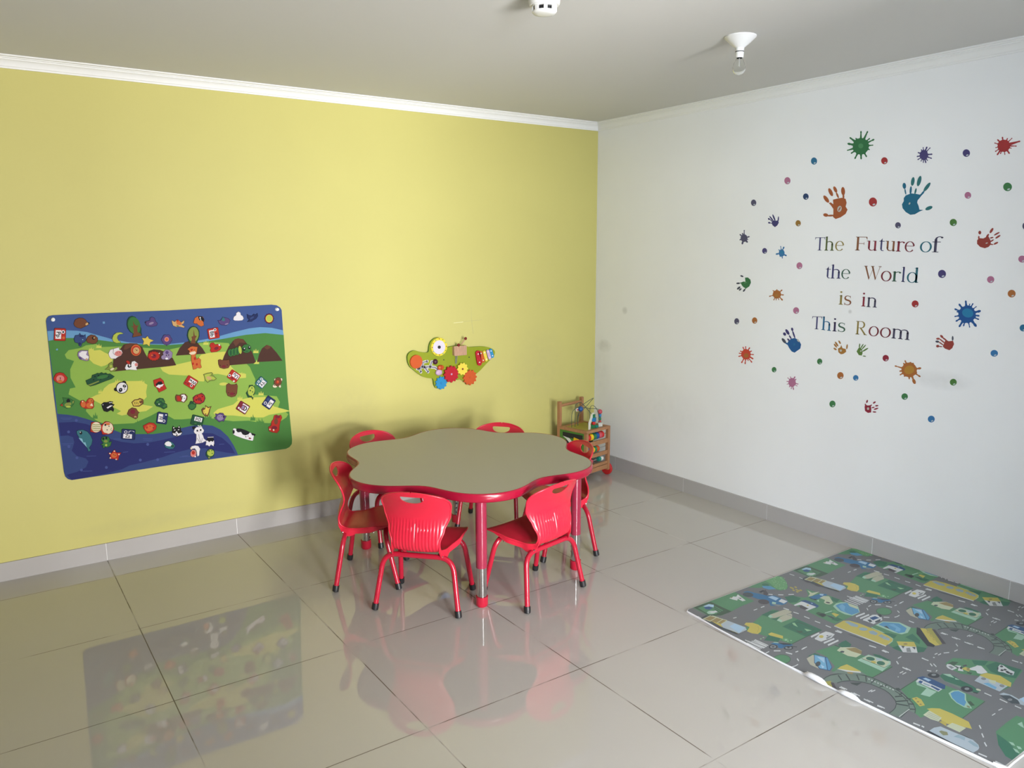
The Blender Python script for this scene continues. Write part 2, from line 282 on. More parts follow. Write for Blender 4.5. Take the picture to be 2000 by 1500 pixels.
["dkgreen",-231,-6,-83,189,-36,394,135,394,230,261,231,-20,133,-221,105,-394,44,-264,-143,-243],["lime","E",48,87,171,-56,-71,-260],["dkgreen","E",-2,110,34,-4,-2,-42],["dkgreen","E",113,28,27,-3,-2,-35],["dkgreen","E",91,241,31,-3,-2,-35],["lime","E",110,-201,48,-5,-4,-63]]),
('felt_hamster','red and white felt hamster near the red ladybird','felt hamster','',-27882,7815,[
["brn",-287,103,-232,213,-81,164,48,226,202,200,287,73,259,-92,109,-226,-42,-159,-227,-138,-282,-48],["red",-223,129,-98,149,-30,7,-10,-146,-194,-108],["white",-2,188,154,188,239,61,197,-85,95,-201,-9,-129,47,-1],["black","E",53,82,25,-3,-2,-33],["black","E",140,-12,22,-2,-2,-27]]),
('felt_ladybird','red felt ladybird with dark spots above the teal leaf','felt ladybird','',-27017,7700,[
["maroon",-302,90,-169,194,25,240,140,285,260,164,302,-11,220,-189,21,-285,-167,-247,-285,-115],["red","E",2,-5,243,90,75,-211],["maroon","E",1,-18,101,-11,-6,-88],["black","E",-153,-45,38,-4,-2,-34],["black","E",160,107,32,-3,-2,-34],["black","E",96,-124,32,-4,-2,-34],["black","E",-77,150,28,-3,-2,-30]]),
('felt_acorn','teal green felt acorn under the red ladybird','felt acorn','',-27388,7385,[
["dkgreen",-89,187,-38,232,79,185,64,119,195,36,176,-98,74,-205,-39,-232,-159,-143,-195,13,-110,105],["green",-178,28,-16,94,169,22,145,-94,44,-184,-52,-196,-142,-128]]),
('felt_rabbit','tan felt rabbit above the purple rhinoceros','felt rabbit','',-26691,7020,[
["brn",-246,81,-159,173,-34,124,-39,296,97,160,246,201,172,65,129,-101,35,-296,-92,-263,-196,-130],["yell",-185,40,-68,94,-20,242,79,128,195,166,129,53,87,-96,14,-224,-104,-193,-177,-81],["black","E",-60,-164,32,-4,-2,-31],["black","E",-125,-36,16,-2,-1,-17]]),
('felt_rhinoceros','purple felt rhinoceros at the tip of the yellow grass','felt rhinoceros','',-26019,6581,[
["purple",-305,16,-203,72,-242,232,-114,182,-12,239,151,201,208,73,305,26,231,-87,156,-234,60,-187,-76,-239,-183,-121],["lpur","E",-11,-4,163,-21,-10,-158],["black","E",-74,39,20,-2,-1,-21],["black","E",74,37,20,-2,-1,-21],["black","E",171,8,46,-6,-3,-41]]),
('felt_letter_card','green letter card reading Dd above the white cat','felt card','',-27190,6551,[
["dkgreen",-169,341,319,146,343,103,210,-325,168,-341,-319,-142,-343,-100,-212,325],["white",-97,244,264,100,200,-107,-161,38],["black","T","Dd",51,69,-204,82,-67,-216],["white","E",85,-277,83,-11,-3,-48],["green","E",86,-257,51,-7,-2,-31],["green","E",-96,-123,63,-8,-2,-34]]),
('felt_letter_card','maroon letter card with a ringed O on the yellow patch','felt card','',-24817,6969,[
["maroon",-59,365,348,43,359,-4,101,-363,56,-365,-349,-41,-359,6,-104,362],["white",34,228,324,-2,90,-328,-198,-97],["black","T","O",62,-50,312,-232,207,312],["maroon","E",-1,11,105,-53,-57,-132],["lpur","E",-1,11,68,-34,-43,-100],["white","E",-221,9,47,-6,-3,-56]]),
('felt_letter_card','navy letter card reading Ss at the end of the yellow patch','felt card','',-23417,7082,[
["navy",11,380,361,81,362,33,32,-373,-14,-380,-361,-80,-362,-32,-35,373],["white",119,170,298,17,27,-317,-151,-163],["black","T","Ss",73,-73,-148,-182,188,-162],["white","E",-188,-7,84,-10,-5,-85],["navy","E",-188,-7,52,-6,-3,-53],["blue","E",-20,170,91,-10,-5,-85]]),
('felt_wolf','black and white felt wolf head beside the white cat','felt wolf','',-28208,6134,[
["black",-213,206,-176,285,-106,192,33,173,132,261,170,138,175,-15,238,-92,161,-217,-31,-285,-210,-182,-238,-60],["white",-226,-62,-127,-109,-26,12,42,-133,232,-98,155,-210,-30,-265,-203,-173],["black","E",-32,-207,43,-6,-3,-40],["black","E",-65,-111,31,-4,-2,-27],["white","E",-114,75,42,6,4,-23],["white","E",72,66,36,6,4,-23],["white","E",-152,198,25,-3,-3,-40],["white","E",103,198,25,-3,-3,-40]]),
('felt_cat','white felt cat sitting upright on the dark blue water','felt cat','',-27138,5805,[
["white",-258,193,-199,356,-99,411,59,390,143,448,159,342,239,194,200,96,115,39,172,-73,209,-251,314,-370,131,-447,34,-450,-223,-458,-162,-267,-141,40,-216,101],["black",-314,440,-192,458,-132,398,-234,309,-296,335],["black","E",-87,221,44,-6,-4,-54],["black","E",80,233,45,-6,-4,-55],["pink","E",-5,158,16,-2,-1,-17],["black",-40,24,-22,-186,27,-418,46,-414,-3,-184,-21,25],["black",-132,-173,-62,-321,-21,-430,-4,-423,-45,-313,-115,-165],["black",123,-202,59,-435,75,-441,139,-208]]),
('felt_sheep','white felt sheep with a black back beside the white cat','felt sheep','',-26643,5349,[
["white",-213,-152,-169,15,-214,74,-100,75,207,31,214,-110,171,-260,47,-155,-40,-247,-116,-166],["black",-130,114,-90,229,169,210,209,65,154,-31,60,35,-42,-20],["white",-89,233,203,209,203,237,-89,260],["black","E",207,-213,26,-4,-2,-28]]),
('felt_dog','black and white felt dog lying on the lower green hill','felt dog','',-24838,5485,[
["white",-595,280,-538,395,-453,402,-359,283,-95,159,102,43,343,45,506,-120,459,-328,420,-402,217,-330,-83,-198,-445,-5,-573,101],["black",-426,292,-353,388,-151,354,113,219,295,105,236,-11,63,-51,-87,16,-163,168,-333,167],["black",360,43,595,-79,539,-143,404,-88],["black","E",-547,238,53,-7,-7,-119],["white","E",-516,357,53,-7,-3,-49],["maroon","E",284,-250,73,-24,-10,-41],["black","E",75,-131,31,-4,-2,-28],["black","E",196,-113,24,-3,-1,-25]]),
('felt_kangaroo','red-brown felt kangaroo at the edge of the lower green hill','felt kangaroo','',-23123,5837,[
["red",-189,181,-95,277,-30,485,113,504,180,423,326,470,383,325,289,119,224,-90,190,-376,58,-504,-188,-434,-360,-338,-383,-118,-237,-47],["maroon","E",143,392,142,-18,-5,-86],["maroon","E",-68,-196,156,-21,-6,-108],["cream","E",-313,-254,35,-5,-2,-43],["cream","E",-117,-316,42,-6,-3,-58],["brn","E",40,152,106,-14,-10,-180]]),
('felt_sheep','white felt sheep with a pink face at the water edge of the board','felt sheep','',-27399,4949,[
["white",-218,153,-161,283,0,300,156,253,248,84,200,-48,170,-251,87,-290,68,-97,-10,157],["pink",-248,-49,-143,90,-17,54,38,-75,9,-261,-138,-300,-234,-223],["red","E",-106,-70,82,-13,-7,-102],["cream","E",-184,183,44,-7,-4,-61],["black",-50,138,37,41,59,-98,78,-96,54,49,-37,151],["black","E",-112,-18,16,-2,-1,-17],["black","E",-40,-46,16,-2,-1,-17],["white","E",-25,-290,38,-6,-2,-34]]),
('felt_turtle','lime felt turtle hanging over the bottom edge of the board','felt turtle','',-26661,4673,[
["dkgreen",-207,109,-117,234,-49,276,176,225,216,79,154,-121,-14,-183,-86,-276,-142,-145,-216,-29],["lime","E",19,74,164,55,60,-174],["dkgreen","E",-55,190,32,-5,-3,-41],["dkgreen","E",92,185,29,-4,-2,-35],["dkgreen","E",98,27,29,-4,-2,-31],["olive","E",-73,-174,52,-8,-4,-55]]),
('felt_penguin','white and teal felt penguin lying on the dark blue water','felt penguin','',-28616,5467,[
["teal",-249,60,-195,170,-68,219,51,168,168,66,249,-98,147,-219,-38,-208,-214,-97],["white",-248,76,-180,168,-54,200,63,116,100,-8,33,-83,-149,-39],["dkgreen","E",126,-80,80,-12,-5,-67]]),
('felt_duck','olive green felt duck at the edge of the dark green hill','felt duck','',-32994,8176,[
["red",-300,-94,-214,-26,-172,-156],["green",-175,264,-6,214,100,202,300,24,233,-125,116,-236,-48,-264,-187,-169,-214,-26,-126,72],["black","E",49,83,80,-9,-9,-105],["olive","E",21,-85,148,28,13,-92],["lime","E",25,-200,106,-13,-4,-43],["olive","E",244,-1,29,-16,-28,-67]]),
('felt_squirrel','orange felt squirrel with a bushy tail beside the green duck','felt squirrel','',-32164,8027,[
["red",-299,21,-245,172,-149,186,-49,71,15,174,104,258,240,227,299,110,260,-28,275,-172,199,-258,-101,-222,-256,-110],["orange","E",-165,-10,98,-11,-13,-156],["orange","E",89,-87,137,-16,-11,-131],["orange","E",162,126,104,-12,-8,-100],["cream",-226,170,-151,161,-184,86],["cream",103,-89,208,10,241,-152],["black","E",198,122,19,-2,-2,-22]]),
('felt_skunk','black felt skunk with a white stripe on the yellow grass','felt skunk','',-31276,7771,[
["black",-272,155,-167,238,-28,222,116,254,227,225,165,152,272,75,180,-10,240,-146,203,-254,111,-162,-65,-237,-201,-173,-245,-24],["white",-76,-28,101,63,213,50,124,-3,-24,-82],["white",55,184,197,184,197,209,55,209],["white","E",-218,132,22,-3,-2,-22]]),
('felt_tiger','yellow and black striped felt tiger near the brown beaver','felt tiger','',-29950,7836,[
["brn",-260,32,-120,146,27,146,119,200,260,119,260,-77,151,-146,58,-200,-202,-160,-223,-54],["yell",-231,29,-107,122,24,113,115,152,214,92,202,-54,62,-152,-186,-139],["black",-153,48,-124,-98,-101,-93,-131,54],["black",-80,56,-50,-91,-27,-85,-57,61],["black",-8,32,22,-115,44,-110,15,37],["black",70,88,99,-59,122,-54,92,93],["brn","E",164,16,58,-7,-6,-78],["black","E",182,63,18,-2,-1,-19]]),
('felt_snake','dark green coiled felt snake above the Ff card','felt snake','',-28888,7652,[
["dkgreen",-285,65,-182,234,-27,290,136,248,201,92,180,11,281,-67,285,-217,112,-290,-2,-183,-206,-93],["green","E",-131,113,65,32,21,-48],["green","E",26,194,72,-8,-4,-52],["green","E",125,100,52,-57,-34,-37],["green","E",-48,4,70,19,13,-51],["green","E",151,-168,70,-22,-12,-51],["green","E",216,-109,52,-57,-34,-37],["white","E",-80,-15,30,-3,-2,-23]]),
('felt_beaver','reddish brown felt beaver below the striped tiger','felt beaver','',-30186,7308,[
["brn",-271,5,-183,205,-30,291,140,232,216,75,271,20,208,-38,178,-231,85,-291,-68,-183,-205,-85],["tan","E",79,-185,52,-7,-4,-45],["black","E",77,-211,17,-2,-2,-19],["maroon","E",-17,88,116,-14,-9,-116]]),
('felt_letter_card','navy letter card reading Ff between the snake and the red fish','felt card','',-28876,6901,[
["navy",-151,335,264,219,286,178,186,-310,150,-335,-265,-216,-286,-175,-186,310],["white",-137,250,64,194,-18,-205,-218,-147],["black","T","Ff",-78,23,-47,-229,211,-60],["white","E",70,-158,72,-9,-6,-79],["navy","E",70,-158,45,-6,-4,-50],["white","E",198,143,42,-5,-2,-33],["blue","E",88,90,42,-5,-6,-79]]),
('felt_raccoon','cream striped felt raccoon curled at the edge of the water','felt raccoon','',-31628,6755,[
["red",-514,-109,-436,327,-310,343,-117,311,-33,147,41,185,163,298,330,266,461,130,514,-87,426,-302,252,-343,-1,-314,-40,-109,-156,-158,-299,-196],["cream","E",-248,79,210,-28,-21,-253],["olive",-433,246,-269,173,-49,170,-49,205,-265,207,-422,279],["olive",-441,152,-277,78,-57,75,-57,110,-273,113,-430,184],["olive",-449,57,-285,-17,-65,-21,-65,14,-280,18,-438,89],["olive",-457,-38,-293,-112,-73,-116,-73,-81,-288,-77,-446,-5],["cream","E",248,-35,228,-78,-67,-277],["orange","E",265,172,112,-15,-5,-57],["black","E",155,138,45,-6,-4,-51],["black","E",312,53,25,-3,-2,-29],["black","E",213,-118,25,-3,-2,-29],["red",-19,-193,254,-311,-1,-314],["green",410,-36,358,-133,427,-214,440,-198,378,-131,427,-48]]),
('felt_crab','red felt crab on the green bank beside the Ff card','felt crab','',-29474,6477,[
["red",-304,144,-165,208,-11,271,194,211,304,63,262,-97,103,-209,-127,-271,-221,-132,-285,9],["orange","E",-31,8,205,33,26,-164],["red","E",-148,40,47,-6,-5,-66],["maroon","E",5,86,24,-3,-2,-26],["maroon","E",147,-16,30,-4,-3,-46]]),
('felt_letter_card','navy letter card reading Zz on the bank above the starfish','felt card','',-30488,6282,[
["navy",-227,301,296,188,328,151,267,-279,227,-301,-297,-184,-328,-147,-267,279],["white",-222,62,164,-22,133,-242,-253,-157],["black","T","Zz",-45,-90,204,-53,40,228],["white","E",-107,137,75,-10,-6,-71],["navy","E",-107,137,49,-7,-4,-45],["white",34,139,151,140,150,162,33,162],["white",24,152,16,55,36,52,44,149],["white",189,136,272,75,283,94,199,155]]),
('felt_whale','teal felt whale diving in the dark blue water','felt whale','',-32410,6230,[
["teal",-315,512,-216,552,-52,549,131,435,251,227,315,-6,255,-222,131,-380,204,-503,102,-552,75,-388,-81,-109,-222,166,-300,368],["lblue",-261,188,-116,119,-78,-77,5,-73,51,-336,-82,-125,-203,68],["black","E",-146,410,60,-8,-7,-82],["white","E",-165,450,22,-3,-2,-25]]),
('felt_frog','green felt frog sitting above the starfish','felt frog','',-31503,6032,[
["green",-205,136,-166,260,-80,280,4,274,115,236,162,116,120,-40,237,-8,164,-209,46,-257,-12,-264,-64,-208,-126,-280,-178,-223,-131,-166,-237,-85,-120,-38],["black","E",-116,188,45,-6,-5,-64],["black","E",21,201,45,-6,-5,-64],["olive","E",-15,44,84,-12,-6,-70],["lime","E",-16,-150,50,-7,-5,-58]]),
('felt_starfish','orange-red felt starfish in the dark blue water','felt starfish','',-31170,5324,[
["red",-284,143,-145,105,-2,279,70,105,284,72,171,-75,112,-279,-25,-192,-250,-140,-195,15],["orange","E",-39,-9,125,-19,-10,-123],["cream","E",-215,116,34,-5,-3,-35],["cream","E",-14,199,34,-5,-3,-36],["cream","E",178,6,34,-5,-3,-36],["cream","E",-220,-112,34,-5,-3,-35],["cream","E",35,-224,34,-5,-3,-36],["maroon","E",-65,27,23,-3,-2,-26],["maroon","E",3,-16,23,-4,-2,-26]]),
]
STICKERS=[
('dot_sticker','teal blue round paint dot sticker left of the green splat','sticker','round paint dot stickers on the white wall',16945,19651,[
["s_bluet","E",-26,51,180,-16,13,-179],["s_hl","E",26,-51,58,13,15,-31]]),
('dot_sticker','pink round paint dot sticker high between the gold and teal dots','sticker','round paint dot stickers on the white wall',15403,18776,[
["s_pink","E",-27,53,192,-13,12,-186],["s_hl","E",27,-53,62,15,16,-32]]),
('dot_sticker','grey purple round paint dot sticker above the small indigo handprint','sticker','round paint dot stickers on the white wall',13272,17742,[
["s_slate","E",-25,49,181,-9,10,-175],["s_hl","E",25,-49,58,15,15,-30]]),
('dot_sticker','navy round paint dot sticker beside the orange-brown handprint thumb','sticker','round paint dot stickers on the white wall',16582,17898,[
["s_navy","E",-24,46,169,-9,11,-162],["s_hl","E",24,-46,54,14,14,-28]]),
('dot_sticker','gold round paint dot sticker beside the small indigo handprint','sticker','round paint dot stickers on the white wall',16210,16551,[
["s_gold","E",-23,44,163,-5,11,-159],["s_hl","E",23,-44,52,15,13,-27]]),
('dot_sticker','red round paint dot sticker between the green splat and purple splat','sticker','round paint dot stickers on the white wall',20757,19325,[
["s_red","E",-24,47,164,-15,13,-163],["s_hl","E",24,-47,52,13,13,-29]]),
('dot_sticker','large red round paint dot sticker between the orange and teal handprints','sticker','round paint dot stickers on the white wall',20333,17426,[
["s_red","E",-31,60,211,-10,17,-213],["s_hl","E",31,-60,67,20,17,-37]]),
('dot_sticker','purple round paint dot sticker between the purple splat and red splat','sticker','round paint dot stickers on the white wall',24501,19313,[
["s_purp","E",-24,46,156,-15,15,-161],["s_hl","E",24,-46,50,14,12,-28]]),
('dot_sticker','large green round paint dot sticker below the red splat','sticker','round paint dot stickers on the white wall',26313,17761,[
["s_green","E",-26,50,172,-11,17,-177],["s_hl","E",26,-50,54,18,13,-31]]),
('dot_sticker','pink round paint dot sticker right of the teal handprint','sticker','round paint dot stickers on the white wall',24727,17513,[
["s_pink","E",-21,41,139,-8,13,-145],["s_hl","E",21,-41,44,14,11,-25]]),
('dot_sticker','dark slate round paint dot sticker below the teal handprint','sticker','round paint dot stickers on the white wall',21668,16309,[
["s_slate","E",-21,40,140,-4,12,-142],["s_hl","E",21,-40,45,15,11,-24]]),
('dot_sticker','green round paint dot sticker above the word of','sticker','round paint dot stickers on the white wall',24210,16362,[
["s_green2","E",-23,44,156,-4,14,-157],["s_hl","E",23,-44,50,17,12,-27]]),
('dot_sticker','blue-purple round paint dot sticker left of the small teal splat','sticker','round paint dot stickers on the white wall',14167,15116,[
["s_purp","E",-23,43,163,0,10,-156],["s_hl","E",23,-43,53,16,13,-26]]),
('dot_sticker','pink round paint dot sticker left of the word the','sticker','round paint dot stickers on the white wall',16440,14335,[
["s_pink","E",-26,49,181,3,12,-179],["s_hl","E",26,-49,58,20,15,-30]]),
('dot_sticker','pink round paint dot sticker above the word This','sticker','round paint dot stickers on the white wall',16394,11964,[
["s_pink","E",-26,47,184,11,12,-177],["s_hl","E",26,-47,59,23,15,-29]]),
('dot_sticker','dark purple round paint dot sticker beside the small brown-orange dot','sticker','round paint dot stickers on the white wall',12472,11103,[
["s_slate","E",-25,47,176,13,10,-177],["s_hl","E",25,-47,57,21,15,-29]]),
('dot_sticker','orange-brown round paint dot sticker above the red-orange splat','sticker','round paint dot stickers on the white wall',13728,11238,[
["s_orange","E",-26,47,183,13,11,-178],["s_hl","E",26,-47,59,22,15,-29]]),
('dot_sticker','large purple round paint dot sticker right of the word World','sticker','round paint dot stickers on the white wall',23918,14080,[
["s_purp","E",-27,50,178,4,16,-183],["s_hl","E",27,-50,57,23,14,-31]]),
('dot_sticker','pink round paint dot sticker above the big blue splat','sticker','round paint dot stickers on the white wall',26004,13898,[
["s_pink","E",-22,40,147,4,14,-149],["s_hl","E",22,-40,47,20,11,-25]]),
('dot_sticker','orange round paint dot sticker beside the big blue splat','sticker','round paint dot stickers on the white wall',26896,13330,[
["s_orange","E",-24,43,155,7,15,-161],["s_hl","E",24,-43,49,22,12,-27]]),
('dot_sticker','large pink round paint dot sticker at the edge beside the brick handprint','sticker','round paint dot stickers on the white wall',27160,14782,[
["s_pink","E",-22,39,148,1,14,-144],["s_hl","E",22,-39,47,20,11,-24]]),
('dot_sticker','red round paint dot sticker right of the words is in','sticker','round paint dot stickers on the white wall',22800,12673,[
["s_red","E",-24,43,164,9,14,-162],["s_hl","E",24,-43,52,22,12,-27]]),
('dot_sticker','blue round paint dot sticker at the edge below the orange dot','sticker','round paint dot stickers on the white wall',27476,11923,[
["s_bluet","E",-21,39,136,11,14,-146],["s_hl","E",21,-39,43,22,11,-24]]),
('dot_sticker','bright blue round paint dot sticker below the big blue splat','sticker','round paint dot stickers on the white wall',26448,10739,[
["s_blue","E",-23,38,151,16,14,-146],["s_hl","E",23,-38,48,25,11,-24]]),
('dot_sticker','crimson round paint dot sticker beside the small green handprint','sticker','round paint dot stickers on the white wall',21574,9979,[
["s_crim","E",-23,41,158,18,13,-157],["s_hl","E",23,-41,50,24,12,-25]]),
('dot_sticker','green round paint dot sticker beside the large orange splat','sticker','round paint dot stickers on the white wall',24846,9244,[
["s_green2","E",-23,40,152,21,14,-154],["s_hl","E",23,-40,48,26,11,-25]]),
('dot_sticker','green round paint dot sticker directly below the large orange splat','sticker','round paint dot stickers on the white wall',22664,8248,[
["s_green","E",-23,40,156,24,13,-155],["s_hl","E",23,-40,50,27,12,-25]]),
('dot_sticker','blue round paint dot sticker, the lowest sticker on the white wall','sticker','round paint dot stickers on the white wall',24011,7385,[
["s_blue","E",-24,40,160,28,14,-159],["s_hl","E",24,-40,51,29,12,-25]]),
('dot_sticker','green round paint dot sticker below the blue handprint','sticker','round paint dot stickers on the white wall',17994,9403,[
["s_green","E",-22,41,153,18,11,-156],["s_hl","E",22,-41,49,22,13,-25]]),
('dot_sticker','small green round paint dot sticker above the pink splat','sticker','round paint dot stickers on the white wall',15197,8623,[
["s_green","E",-22,39,154,19,10,-151],["s_hl","E",22,-39,50,22,13,-24]]),
('dot_sticker','orange-brown round paint dot sticker beside the small blue dot','sticker','round paint dot stickers on the white wall',19238,8812,[
["s_orange","E",-26,46,180,24,13,-179],["s_hl","E",26,-46,58,28,14,-29]]),
('dot_sticker','small blue round paint dot sticker between gold handprint and crimson handprint','sticker','round paint dot stickers on the white wall',20086,8815,[
["s_blue","E",-21,37,147,19,11,-142],["s_hl","E",21,-37,47,23,11,-23]]),
('dot_sticker','green round paint dot sticker left of the crimson handprint','sticker','round paint dot stickers on the white wall',18897,7274,[
["s_green","E",-25,45,175,28,13,-177],["s_hl","E",25,-45,56,29,14,-28]]),
('dot_sticker','dark round paint dot sticker at the edge above the brick handprint','sticker','round paint dot stickers on the white wall',27095,16142,[
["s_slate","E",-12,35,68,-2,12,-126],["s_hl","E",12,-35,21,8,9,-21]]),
('handprint_sticker','large orange-brown handprint sticker above the word The','sticker','handprint stickers on the white wall',18375,17413,[
["s_horange",-230,293,23,336,276,361,469,294,538,105,497,-80,613,-234,524,-436,262,-596,-10,-670,-168,-562,-159,-392,-176,-164,-341,33,-457,134,-351,167,-192,64],["s_horange","E",-613,341,158,-180,-81,-50],["s_horange","E",-387,670,118,-199,-88,-32],["s_horange","E",-138,787,90,-155,-76,-27],["s_horange","E",5,497,76,-143,-46,-15],["s_horange","E",301,676,33,-207,-105,-1],["s_horange","E",340,422,16,-121,-50,0],["s_horange","E",-585,-452,145,-31,-14,-82],["s_horange","E",-303,-491,194,4,7,-46],["s_hl2","E",167,-178,117,-32,-33,-144],["s_horange","E",167,-178,31,-16,-57,-95]]),
('handprint_sticker','small indigo handprint sticker left of the gold dot','sticker','handprint stickers on the white wall',14734,16679,[
["s_indigo",-184,72,-87,110,63,85,185,109,242,-22,153,-162,10,-252,-145,-155,-228,-29],["s_indigo","E",-88,252,101,-182,-45,-14],["s_indigo","E",-242,206,145,-149,-34,-21],["s_indigo","E",-409,195,63,-40,-31,-35],["s_indigo","E",-248,104,101,-82,-20,-17],["s_indigo","E",-374,-7,78,-16,-10,-44],["s_indigo","E",-260,-31,68,-14,-4,-20],["s_indigo","E",198,172,-10,-144,-39,5]]),
('handprint_sticker','large teal handprint sticker above the word Future','sticker','handprint stickers on the white wall',22278,17478,[
["s_teal",-372,226,-123,305,132,266,297,223,413,319,451,282,356,151,211,-31,202,-134,278,-275,336,-451,516,-475,344,-537,138,-650,-78,-667,-309,-529,-472,-347,-516,-169,-442,-33,-454,108],["s_teal","E",-473,667,23,-138,-84,-1],["s_teal","E",-401,401,36,-136,-32,-3],["s_tealg","E",-87,840,-16,-194,-83,18],["s_teal","E",-150,447,-1,-184,-51,7],["s_tealg","E",212,836,-47,-226,-88,29],["s_tealg","E",80,390,-23,-135,-43,12],["s_tealg","E",596,546,-134,-185,-66,49],["s_teal","E",416,284,-73,-94,-36,28],["s_tealg","E",765,-400,156,56,36,-75],["s_hl2","E",-158,-151,33,-19,-25,-47]]),
('handprint_sticker','brick red handprint sticker right of the word of','sticker','handprint stickers on the white wall',25561,15607,[
["s_brick",-291,3,-220,100,-45,82,75,145,167,160,260,-3,291,-166,208,-279,57,-335,-138,-278,-277,-146],["s_brick","E",-210,335,7,-79,-60,1],["s_brick","E",-232,125,3,-71,-32,2],["s_brick","E",260,410,-55,-105,-44,29],["s_brick","E",118,185,-48,-87,-36,24],["s_brick","E",484,273,-109,-64,-17,29],["s_brick","E",542,144,-95,-67,-23,33],["s_brick","E",296,110,-71,-18,-9,28],["s_brick","E",316,-20,-74,-54,-18,24],["s_brick","E",488,-127,-86,-47,-20,35],["s_brick","E",291,-166,-105,19,2,26],["s_hl2","E",115,-116,45,17,10,-22]]),
('handprint_sticker','green handprint sticker with fingers pointing down beside the orange splat','sticker','handprint stickers on the white wall',12875,13399,[
["s_splg",21,263,208,281,401,166,449,-4,344,-223,137,-339,-55,-281,-198,-156,-260,-27,-74,44,62,26],["s_dk","E",-205,339,111,-30,-18,-45],["s_dk","E",-449,-73,133,10,6,-48],["s_splg","E",-245,-44,107,23,9,-25],["s_dk","E",-393,-338,113,85,49,-41],["s_dk","E",-279,-416,83,64,42,-34],["s_dk","E",1,-453,72,83,49,-27],["s_splg","E",96,-330,43,65,28,-12],["s_splg2","E",64,-17,109,36,21,-40]]),
('handprint_sticker','bright blue handprint sticker under the word This','sticker','handprint stickers on the white wall',16254,10143,[
["s_hblue",-281,159,-111,331,142,398,404,290,544,83,509,-141,340,-269,169,-398,-14,-351,-180,-189,-324,21],["s_dk","E",-544,179,136,-124,-66,-54],["s_hblue","E",-339,42,112,-43,-23,-41],["s_indigo","E",-524,551,70,-75,-71,-49],["s_indigo","E",-262,261,69,-63,-39,-31],["s_indigo","E",-354,677,119,-138,-72,-47],["s_indigo","E",-155,416,81,-95,-38,-25],["s_indigo","E",-62,846,34,-88,-68,-22],["s_indigo","E",53,579,97,-197,-47,-19],["s_hl2","E",343,284,40,29,69,-73],["s_bluet","E",125,42,49,-10,-23,-69]]),
('handprint_sticker','small gold handprint sticker beside the small green handprint','sticker','handprint stickers on the white wall',19129,10192,[
["s_hgold",-154,35,-21,112,15,241,96,81,281,58,314,-85,163,-206,28,-241,-117,-151],["s_hgold","E",-314,-2,90,-44,-25,-41],["s_hgold","E",-308,168,93,-89,-34,-30],["s_hgold","E",-247,258,96,-112,-40,-30],["s_hgold","E",-86,368,61,-82,-38,-24],["s_hgold","E",340,179,-6,-130,-41,0],["s_hl2","E",14,-53,64,7,4,-59]]),
('handprint_sticker','small green handprint sticker under the word Room','sticker','handprint stickers on the white wall',20171,10251,[
["s_hgreen",-163,-64,-74,111,10,160,129,49,163,-112,129,-239,-26,-235],["s_hgreen","E",-25,239,-8,-115,-31,1],["s_hgreen","E",104,221,-73,-130,-27,13],["s_hgreen","E",205,190,-107,-132,-24,17],["s_hgreen","E",296,66,-151,-105,-22,29],["s_hgreen","E",273,-254,87,-2,-2,-25],["s_hl2","E",68,-19,43,29,22,-30]]),
('handprint_sticker','muted red handprint sticker right of the word Room','sticker','handprint stickers on the white wall',24415,11010,[
["s_brick",-198,-157,-141,36,-98,172,35,109,231,146,288,3,225,-190,108,-295,-98,-241],["s_brick","E",-288,295,70,-55,-31,-41],["s_brick","E",-155,194,108,-63,-16,-29],["s_brick","E",-444,177,86,8,4,-45],["s_brick","E",-248,92,138,-98,-17,-25],["s_dk","E",-466,43,85,-2,-1,-49],["s_brick","E",-283,-28,126,-75,-13,-23],["s_brick","E",-429,-161,70,7,5,-60],["s_brick","E",-299,-167,92,1,0,-23],["s_dk","E",204,255,10,-108,-39,-4],["s_red","E",135,-68,29,3,4,-44]]),
('handprint_sticker','crimson handprint sticker below the gold and green handprints','sticker','handprint stickers on the white wall',20835,7468,[
["s_crim",-184,-4,-148,106,-15,86,133,131,178,-49,184,-235,13,-285,-146,-207],["s_crim","E",-75,285,-21,-82,-42,7],["s_crim","E",-148,106,4,-54,-35,-6],["s_crim","E",309,290,-68,-55,-25,31],["s_crim","E",155,124,-25,-45,-26,12],["s_crim","E",448,151,-84,-26,-9,35],["s_crim","E",266,32,-78,-32,-9,27],["s_crim","E",425,-8,-117,-57,-14,33],["s_crim","E",352,-181,-99,-12,-1,33],["s_hl2","E",5,-69,60,10,5,-66]]),
('splat_sticker','large green paint splat sticker at the top of the wall','sticker','paint splat stickers on the white wall',19454,20293,[
